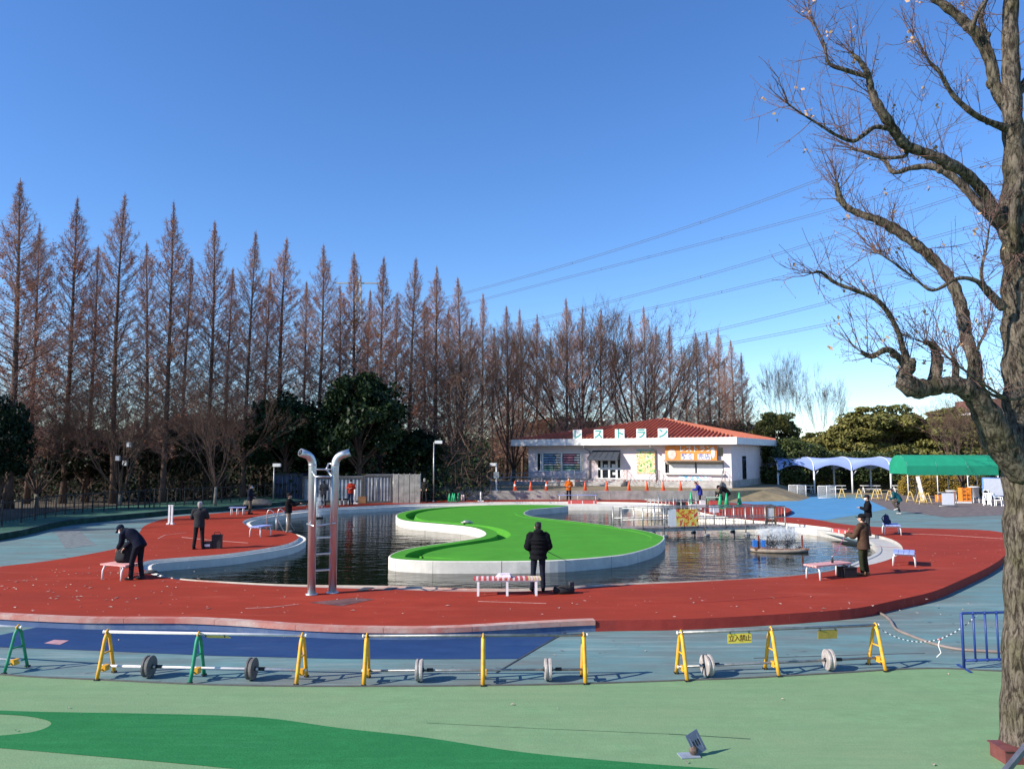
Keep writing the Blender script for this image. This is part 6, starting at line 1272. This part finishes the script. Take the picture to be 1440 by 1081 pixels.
tag(bd.build('buds', M_ftwig, ft), None, None, None, 'stuff')
c = np.array([tuple(p) for p in DRY]); c = np.repeat(c, 3, 0)+rngt.normal(0, .03, (len(c)*3, 3)); nbd = NB(); nbd.leaves(c, rngt.uniform(.025, .045, len(c)), rngt, 1.6); tag(link('dry_leaves', nbd.mesh('dry_leaves', M_fdry), ft), None, None, None, 'stuff')
# root flare
for a in (0.3, 1.6, 2.9, 4.0, 5.2): MB().tube([(.22*math.cos(a), .22*math.sin(a), .32), (.36*math.cos(a), .36*math.sin(a), .08), (.5*math.cos(a), .5*math.sin(a), -.03)], [.12, .09, .04], 8).build('root', M_fbark, ft)
# string and white tag round the trunk
zt_ = CAM_H+(641-965)*TD/F_PX-FZ; rt_ = .255
t = thing('trunk_tag', 'white tag on a string tied round the foreground trunk', 'tag', tuple(base+Vector((-.01, 0, zt_))))
MB().tube([(rt_*math.cos(a), rt_*math.sin(a), .012*math.sin(a*2)) for a in [2*math.pi*i/28 for i in range(29)]], .006, 5).build('string', M_trim, t); MB().box((.02, -rt_-.012, -.03), (.10, .008, .11), .05).build('card', M_white, t)

# ================================================================ PEOPLE
M_skin = mat('skin', (.55, .33, .24), .6, .05, 8); M_hair = mat('black_hair', (.012, .010, .010), .6, .2, 30); M_mask = mat('white_mask', (.78, .78, .8), .8, .03)
def cloth(name, c, rough=.85): return mat('cloth_'+name, tuple(q*.72 for q in c), .95, .14, 7, .35, 26, spec=.08)
def remesh(mb, name, m, vox, smooth=6):
    o = mb.build('tmp', m); md = o.modifiers.new('r', 'REMESH'); md.mode = 'VOXEL'; md.voxel_size = vox; md.use_smooth_shade = True
    if smooth: sm = o.modifiers.new('s', 'SMOOTH'); sm.iterations = smooth; sm.factor = .5
    dg = bpy.context.evaluated_depsgraph_get(); me = bpy.data.meshes.new_from_object(o.evaluated_get(dg)); old = o.data; bpy.data.objects.remove(o); bpy.data.meshes.remove(old)
    me.name = name; me.materials.clear(); me.materials.append(m); return me
def torso(mb, spine, side, rx, ry, n=16):                # elliptical loft along the spine
    rings = []
    for i, p in enumerate(spine):
        p = Vector(p); d = (Vector(spine[min(i+1, len(spine)-1)])-Vector(spine[max(i-1, 0)])).normalized(); s_ = Vector(side); f = d.cross(s_).normalized(); s2 = f.cross(d).normalized()
        rings.append([p+s2*rx[i]*math.cos(a)+f*ry[i]*math.sin(a) for a in [2*math.pi*j/n for j in range(n)]])
    mb.loft(rings)
def person(lab, loc, rz, pose=None, jacket=(.02, .02, .02), trousers=(.03, .03, .04), shoes=(.03, .03, .03), hair='hair', hat=None, hem=.78, puff=0.0, hood=False, mask=False, fine=True, scale=1.0, patch=None, skirt=0.0):
    J = dict(pel=(0, 0, .95), wai=(0, 0, 1.08), che=(0, .0, 1.28), nek=(0, .0, 1.455), hed=(0, .025, 1.60),
             hl=(-.095, 0, .92), kl=(-.11, .03, .50), al=(-.12, -.01, .09), hr=(.095, 0, .92), kr=(.11, .03, .50), ar=(.12, -.01, .09),
             sl=(-.19, 0, 1.40), el=(-.26, -.03, 1.14), wl=(-.22, .14, .95), sr=(.19, 0, 1.40), er=(.26, -.03, 1.14), wr=(.22, .14, .95), look=0.0, nod=0.0)
    J.update(pose or {}); V = {k: Vector(v) for k, v in J.items() if isinstance(v, tuple)}
    vox = .0085 if fine else .013; side = (V['sr']-V['sl']).normalized(); sp = [V['pel'], V['wai'], V['che'], V['nek']]
    # ---- body: one surface from head to feet
    b = MB()
    torso(b, [V['pel']-(V['wai']-V['pel'])*.5, V['pel'], V['wai'], V['che'], V['che'].lerp(V['nek'], .7)], side, [.13, .15, .13, .155, .10], [.10, .11, .10, .11, .08])
    b.cap_(V['che'].lerp(V['nek'], .5), V['nek'].lerp(V['hed'], .45), .065, .056)
    Mh = Matrix.Rotation(J['look'], 3, 'Z') @ Matrix.Rotation(J['nod'], 3, 'X'); H = V['hed']
    def hp(x, y, z): return H+Mh @ Vector((x, y, z))
    b.ell(hp(0, -.005, .025), (.076, .095, .095), 16, 12, M=Mh); b.ell(hp(0, .025, -.035), (.060, .068, .078), 14, 10, M=Mh); b.ell(hp(0, .055, -.088), (.03, .03, .025), 10, 8, M=Mh)
    b.cap_(hp(0, .088, .015), hp(0, .112, -.022), .010, .016, 8); b.ell(hp(-.08, .0, -.01), (.012, .022, .033), 8, 6, M=Mh); b.ell(hp(.08, .0, -.01), (.012, .022, .033), 8, 6, M=Mh); b.ell(hp(0, .088, -.058), (.024, .012, .008), 8, 6, M=Mh)
    for s_, sg_ in (('l', -1), ('r', 1)):
        S, E, Wr = V['s'+s_], V['e'+s_], V['w'+s_]; b.cap_(S, E, .05, .04); b.cap_(E, Wr, .04, .027); b.cap_(V['che'].lerp(V['nek'], .4), S, .07, .055)
        d = (Wr-E).normalized(); lat = d.cross(Vector((0, 0, 1)))
        if lat.length < .2: lat = Vector((1, 0, 0))*sg_
        lat.normalize(); nrm = lat.cross(d).normalized(); inw = -lat if lat.x*sg_ > 0 else lat
        pc = Wr+d*.05; Mm = Matrix((lat, d, nrm)).transposed(); b.ell(pc, (.04, .055, .016), 12, 8, M=Mm); b.cap_(Wr, pc, .026, .024)
        for k, (off, L) in enumerate(((-.028, .066), (-.0095, .078), (.0095, .072), (.028, .056))):
            r0 = pc+inw*(-off)+d*.043; r1 = r0+d*L*.5-nrm*.012; r2 = r1+d*L*.28-nrm*.03; b.cap_(r0, r1, .0095, .009, 8); b.cap_(r1, r2, .009, .0078, 8)
        t0 = pc+inw*.034-d*.02; t1 = t0+inw*.03+d*.03; t2 = t1+d*.034-nrm*.012; b.cap_(t0, t1, .012, .0105, 8); b.cap_(t1, t2, .0105, .009, 8)
        b.cap_(V['h'+s_], V['k'+s_], .078, .052); b.cap_(V['k'+s_], V['a'+s_], .052, .036)
        A = V['a'+s_]; K = V['k'+s_]; fd = J.get('f'+s_, (0, 1, 0)); fd = Vector(fd).normalized(); b.cap_(A+Vector((0, 0, -.03))-fd*.03, A+fd*.14+Vector((0, 0, -.045)), .034, .026)
    body = remesh(b, 'person', M_skin, vox, 3); o = link('person', body, None, tuple(loc), rz); o.scale = (scale,)*3; tag(o, lab, 'person')
    cv = .012 if fine else .016
    # ---- trousers
    mt = cloth('t%d%d%d' % tuple(int(c*999) for c in trousers), trousers); t = MB(); torso(t, [V['pel']-(V['wai']-V['pel'])*.7, V['pel'], V['wai']], side, [.135, .168, .15], [.115, .13, .115])
    for s_ in 'lr':
        h_, k_, a_ = V['h'+s_], V['k'+s_], V['a'+s_]; t.cap_(h_, k_, .098, .072); t.cap_(k_, a_+(k_-a_)*.06, .072, .062)
        for q in (.12, .3): t.ell(a_.lerp(k_, q), (.072, .074, .02), 12, 6)
    link('trousers', remesh(t, 'trousers', mt, cv, 4), o)
    # ---- shoes
    for s_ in 'lr':
        A = V['a'+s_]; fd = Vector(J.get('f'+s_, (0, 1, 0))).normalized(); lat = fd.cross(Vector((0, 0, 1))).normalized(); upv = lat.cross(fd); s2 = MB(); Mm = Matrix((lat, fd, upv)).transposed()
        s2.ell(A-fd*.03+upv*-.045, (.045, .06, .05), 12, 8, M=Mm); s2.ell(A+fd*.11-upv*.052, (.048, .095, .040), 12, 8, M=Mm); s2.cap_(A-fd*.03-upv*.07, A+fd*.17-upv*.072, .022, .02); s2.cap_(A+upv*.01, A-upv*.04, .05, .05)
        link('shoe', remesh(s2, 'shoe', cloth('s%d%d%d' % tuple(int(c*999) for c in shoes), shoes), .012, 2), o)
    # ---- jacket
    mj = cloth('j%d%d%d' % tuple(int(c*999) for c in jacket), jacket, .7 if puff else .85); j = MB(); dn = (V['pel']-V['wai'])
    hemp = V['pel']+dn.normalized()*max(0, (.95-hem)); g = .028+puff*.03
    seq = [hemp, hemp.lerp(V['wai'], .5), V['wai'], V['wai'].lerp(V['che'], .55), V['che'], V['che'].lerp(V['nek'], .45), V['che'].lerp(V['nek'], .8)]
    dense = catmull([tuple(p) for p in seq], 4, False); prof = catmull([(.165+g+skirt, .13+g+skirt*.6), (.165+g, .13+g), (.155+g, .122+g), (.175+g, .128+g), (.19+g, .13+g), (.165+g*.8, .11+g), (.09+g*.6, .082+g*.6)], 4, False)
    rip = [1+(puff*.07*math.sin(i*1.6)) for i in range(len(dense))]
    torso(j, dense, side, [p[0]*r for p, r in zip(prof, rip)], [p[1]*r for p, r in zip(prof, rip)], 20)
    for s_ in 'lr':
        S, E, Wr = V['s'+s_], V['e'+s_], V['w'+s_]; k = 8
        path = catmull([tuple(V['che'].lerp(V['nek'], .35)), tuple(S), tuple(S.lerp(E, .5)), tuple(E), tuple(E.lerp(Wr, .55)), tuple(Wr+(Wr-E).normalized()*.01)], 4, False); rad = catmull([(.085+g*.4,), (.070+g*.6,), (.062+g*.7,), (.056+g*.7,), (.05+g*.7,), (.043+g*.6,)], 4, False)
        j.tube(path, [r[0]*(1+puff*.08*math.sin(i*1.7)) for i, r in enumerate(rad)], 14); j.ell(S-Vector((0, 0, .015)), (.066+g*.6,)*3, 14, 10)
    fw_ = (V['hed']-V['nek']); j.tube([V['nek']-fw_*.35, V['nek']+fw_*.28], [.098, .085], 16)
    if hood:
        bk = Vector((0, -.075, .0)); j.ell(V['nek']+bk+Vector((0, 0, .03)), (.135, .09, .075), 14, 10); j.ell(V['nek']+bk+Vector((0, -.02, -.05)), (.11, .06, .09), 14, 10)
    link('jacket', remesh(j, 'jacket', mj, cv, 3), o)
    # ---- hair, hat, eyes, mask
    if hair:
        hm = MB(); hm.ell(hp(0, -.022, .038), (.087, .098, .100), 16, 12, M=Mh); hm.ell(hp(0, -.055, -.02), (.074, .052, .075), 14, 10, M=Mh)
        for a in range(9): aa = a*2.4; hm.ell(hp(.06*math.cos(aa), -.03+.06*math.sin(aa), .105-.01*(a % 3)), (.03, .035, .022), 8, 6, M=Mh)
        link('hair', remesh(hm, 'hair', M_hair if hair == 'hair' else mat('grey_hair', (.35, .33, .32), .7), .011, 2), o)
    if hat:
        ht = MB(); n_ = 18; ht.loft([[hp(r*math.cos(2*math.pi*i/n_), -.012+r*1.14*math.sin(2*math.pi*i/n_), z) for i in range(n_)] for r, z in ((.094, .03), (.096, .06), (.09, .10), (.065, .135), (.02, .148))]); ht.loft([[hp(x, y, z+dz) for x, y in ((-.075, .07), (.075, .07), (.06, .15), (.02, .175), (-.02, .175), (-.06, .15))] for z, dz in ((.035, 0), (.047, 0))])
        link('cap', ht.mesh('cap', cloth('h%d%d%d' % tuple(int(c*999) for c in hat), hat)), o)
    ey = MB()
    for s_ in (-1, 1): ey.ell(hp(s_*.03, .083, .008), (.011, .007, .007), 8, 6, M=Mh)
    tag(ey.build('eyes', M_black, o), None)
    if mask: mk = MB().loft([[hp(x*w, y, z) for x, y in ((-.066, .035), (-.04, .085), (0, .118), (.04, .085), (.066, .035))]+[hp(x*w, y-.012, z) for x, y in ((.066, .035), (.04, .085), (0, .118), (-.04, .085), (-.066, .035))] for z, w in ((.0, .95), (-.045, 1.02), (-.092, .75))]); mk.build('mask', M_mask, o)
    if patch: p_ = V[patch[0]].lerp(V[patch[1]], patch[2])+Vector(patch[3]); MB().ell(p_, (.045, .05, .055), 10, 8).build('arm_badge', M_mask, o)
    return o
def hand_world(o, loc): return o.matrix_basis @ Vector(loc)
def rod(lab, a, b, m=M_black, reel=True):
    a, b = Vector(a), Vector(b); d = b-a; t = thing('fishing_rod', lab, 'fishing rod', tuple(a)); MB().tube([(0, 0, 0), d*.25, d*.6, d], [.012, .009, .006, .0025], 6).build('blank', m, t); MB().cyl(-d.normalized()*.22, d.normalized()*.1, .016, n=8).build('grip', mat('cork', (.35, .22, .12), .9), t)
    if reel: MB().cyl(Vector((-.03, 0, -.05)), Vector((.03, 0, -.05)), .035, n=10).build('reel', M_dgrey, t)
D = DECK_Z
# man in black puffer jacket
p = G(757, 831, D); o = person('person in black hooded puffer jacket and jeans fishing behind the striped bench, seen from behind', p, R(4), dict(wl=(-.13, .24, 1.02), el=(-.27, -.02, 1.12), wr=(.16, .25, 1.0), er=(.27, -.02, 1.12), sl=(-.185, 0, 1.385), sr=(.185, 0, 1.385), al=(-.15, 0, .09), ar=(.12, -.02, .09), kl=(-.12, .02, .5), fl=(-.15, 1, 0), fr=(.15, 1, 0)), (.014, .015, .018), (.022, .026, .042), (.02, .02, .02), hem=.80, puff=1.0, hood=True)
bpy.context.view_layer.update(); h0 = hand_world(o, (.16, .32, 1.0)); rod('thin black rod held low to the right by the person in the puffer jacket', h0, h0+Vector((.85, 1.4, -.55)))
# bending man
p = G(186, 815, D); o = person('person in navy jacket and cap bending over the backpack on the pink bench', p+Vector((.05, .05, 0)), R(78), dict(pel=(0, -.10, .96), wai=(0, -.02, 1.08), che=(0, .20, 1.24), nek=(0, .37, 1.32), hed=(0, .51, 1.345), sl=(-.18, .30, 1.27), sr=(.18, .30, 1.27), el=(-.19, .34, 1.0), er=(.2, .32, 1.0), wl=(-.12, .48, .86), wr=(.12, .46, .84), hl=(-.09, -.08, .93), hr=(.09, -.08, .93), kl=(-.1, .04, .5), kr=(.1, -.06, .5), al=(-.1, .06, .09), ar=(.1, -.14, .09), nod=-.75), (.018, .022, .042), (.020, .022, .032), (.04, .04, .045), hat=(.02, .03, .06), hem=.86, mask=True, patch=('sr', 'er', .45, (.075, .0, .0)))
# man in dark grey
p = G(279, 772, D); person('person in dark grey jacket and trousers standing by the fishing boxes, seen from behind', p, R(8), dict(wl=(-.08, .28, 1.16), wr=(.10, .28, 1.16), el=(-.27, .05, 1.15), er=(.27, .05, 1.15), kl=(-.13, .02, .5), al=(-.17, 0, .09), ar=(.14, .02, .09)), (.050, .052, .056), (.03, .03, .033), (.02, .02, .02), hair='grey', hem=.80, scale=1.0)
p = G(351, 722.5, D); person('person in navy jacket and khaki trousers with white mask on the far left bank', p, R(-80), dict(wl=(-.15, .2, 1.0), wr=(.15, .2, 1.02)), (.02, .025, .045), (.17, .13, .09), mask=True, fine=False)
p = G(405, 748, D); o = person('person in black jacket and beige trousers at the tip of the left peninsula', p, R(-82), dict(wl=(.02, .46, 1.28), el=(-.14, .24, 1.25), wr=(.06, .48, 1.26), er=(.18, .24, 1.22)), (.016, .016, .018), (.34, .28, .21), (.35, .32, .3), hat=(.03, .02, .02), hem=.84, fine=False)
bpy.context.view_layer.update(); h0 = hand_world(o, (.03, .52, 1.28)); rod('thin rod pointed over the water by the person on the left peninsula', h0, h0+Vector((1.3, .5, .12)))
p = G(493, 709.5, D); person('person in bright red jacket and blue trousers before the grey containers', p, R(176), dict(wl=(-.1, .2, 1.15), wr=(.1, .2, 1.15)), (.62, .06, .03), (.035, .05, .12), fine=False, hat=(.03, .03, .03), mask=True)
p = G(455, 711, D); person('person in grey jacket seen from behind between the ladder pipes', p, R(15), dict(wl=(-.1, .25, 1.05), wr=(.1, .25, 1.05)), (.13, .12, .11), (.06, .06, .065), fine=False)
p = G(597, 705.5, D); person('person in black with pale cap at the right end of the containers', p, R(165), dict(al=(-.17, 0, .09), ar=(.17, 0, .09), kl=(-.14, .03, .5), kr=(.14, .03, .5)), (.03, .032, .03), (.04, .04, .04), fine=False, hat=(.45, .45, .42), mask=True)
p = G(800, 703.6, D); o = person('person in orange jacket and black trousers below the restaurant', p, R(178), dict(wl=(-.1, .24, 1.1), wr=(.1, .24, 1.1)), (.75, .17, .02), (.02, .02, .025), fine=False)
p = G(985, 712, D); person('person in blue and violet jacket bending forward beyond the footbridge', p, R(80), dict(che=(0, .10, 1.27), nek=(0, .20, 1.42), hed=(0, .29, 1.53), sl=(-.18, .14, 1.36), sr=(.18, .14, 1.36), wl=(-.1, .50, 1.12), wr=(.1, .50, 1.12), el=(-.22, .26, 1.14), er=(.22, .26, 1.14), nod=-.4), (.045, .06, .36), (.05, .03, .035), (.6, .55, .5), fine=False, hem=.76)
p = G(1016, 713, D); person('person in black stooping over the green folding table', p+Vector((.25, 0, 0)), R(84), dict(pel=(0, -.12, .95), wai=(0, -.04, 1.07), che=(0, .17, 1.22), nek=(0, .34, 1.30), hed=(0, .47, 1.31), sl=(-.18, .28, 1.25), sr=(.18, .28, 1.25), el=(-.2, .34, .98), er=(.2, .34, .98), wl=(-.1, .52, .82), wr=(.1, .52, .82), hl=(-.09, -.1, .93), hr=(.09, -.1, .93), nod=-.8), (.015, .015, .017), (.035, .03, .035), fine=False, hair=None, hat=(.02, .02, .02))
p = G(1264, 722.5, .262); person('person in teal jacket and brown trousers stepping across the plaza beside the yellow trestles', p, R(62), dict(pel=(0, -.05, .92), wai=(0, .0, 1.04), che=(0, .16, 1.20), nek=(0, .28, 1.33), hed=(0, .38, 1.43), sl=(-.18, .22, 1.27), sr=(.18, .22, 1.27), el=(-.24, .26, 1.0), er=(.24, .22, 1.0), wl=(-.16, .46, .92), wr=(.16, .44, .90), hl=(-.09, -.05, .89), hr=(.09, -.05, .89), kl=(-.11, .30, .72), al=(-.11, .12, .36), kr=(.1, .04, .48), ar=(.1, -.06, .09), fl=(0, .9, -.4)), (.01, .10, .13), (.13, .10, .075), (.75, .73, .7), fine=False, hat=(.05, .05, .06))
p = G(1222, 753, D); person('person in black jacket and dark cap standing just beyond the person in brown', p, R(72), dict(wl=(-.1, .3, 1.18), wr=(.1, .3, 1.18), el=(-.24, .08, 1.12), er=(.24, .08, 1.12)), (.016, .016, .02), (.045, .045, .05), hat=(.025, .025, .03), fine=False, mask=True, patch=('sr', 'er', .4, (.07, 0, 0)))
p = G(1216, 808.5, D); o = person('person in brown jacket and olive trousers holding a rod beside the pink bench', p, R(40), dict(wl=(-.14, .40, 1.14), wr=(.05, .42, 1.12), el=(-.28, .14, 1.10), er=(.26, .12, 1.10), al=(-.11, .0, .09), ar=(.12, -.02, .09)), (.115, .068, .045), (.045, .05, .026), (.42, .22, .10), hem=.74, skirt=.03, hat=(.015, .015, .016))
bpy.context.view_layer.update(); h0 = hand_world(o, (-.05, .48, 1.12)); rod('thin pinkish rod pointing down to the water from the person in brown', h0, h0+Vector((-.35, .55, -1.0)), mat('violet_rod', (.3, .08, .2), .5))
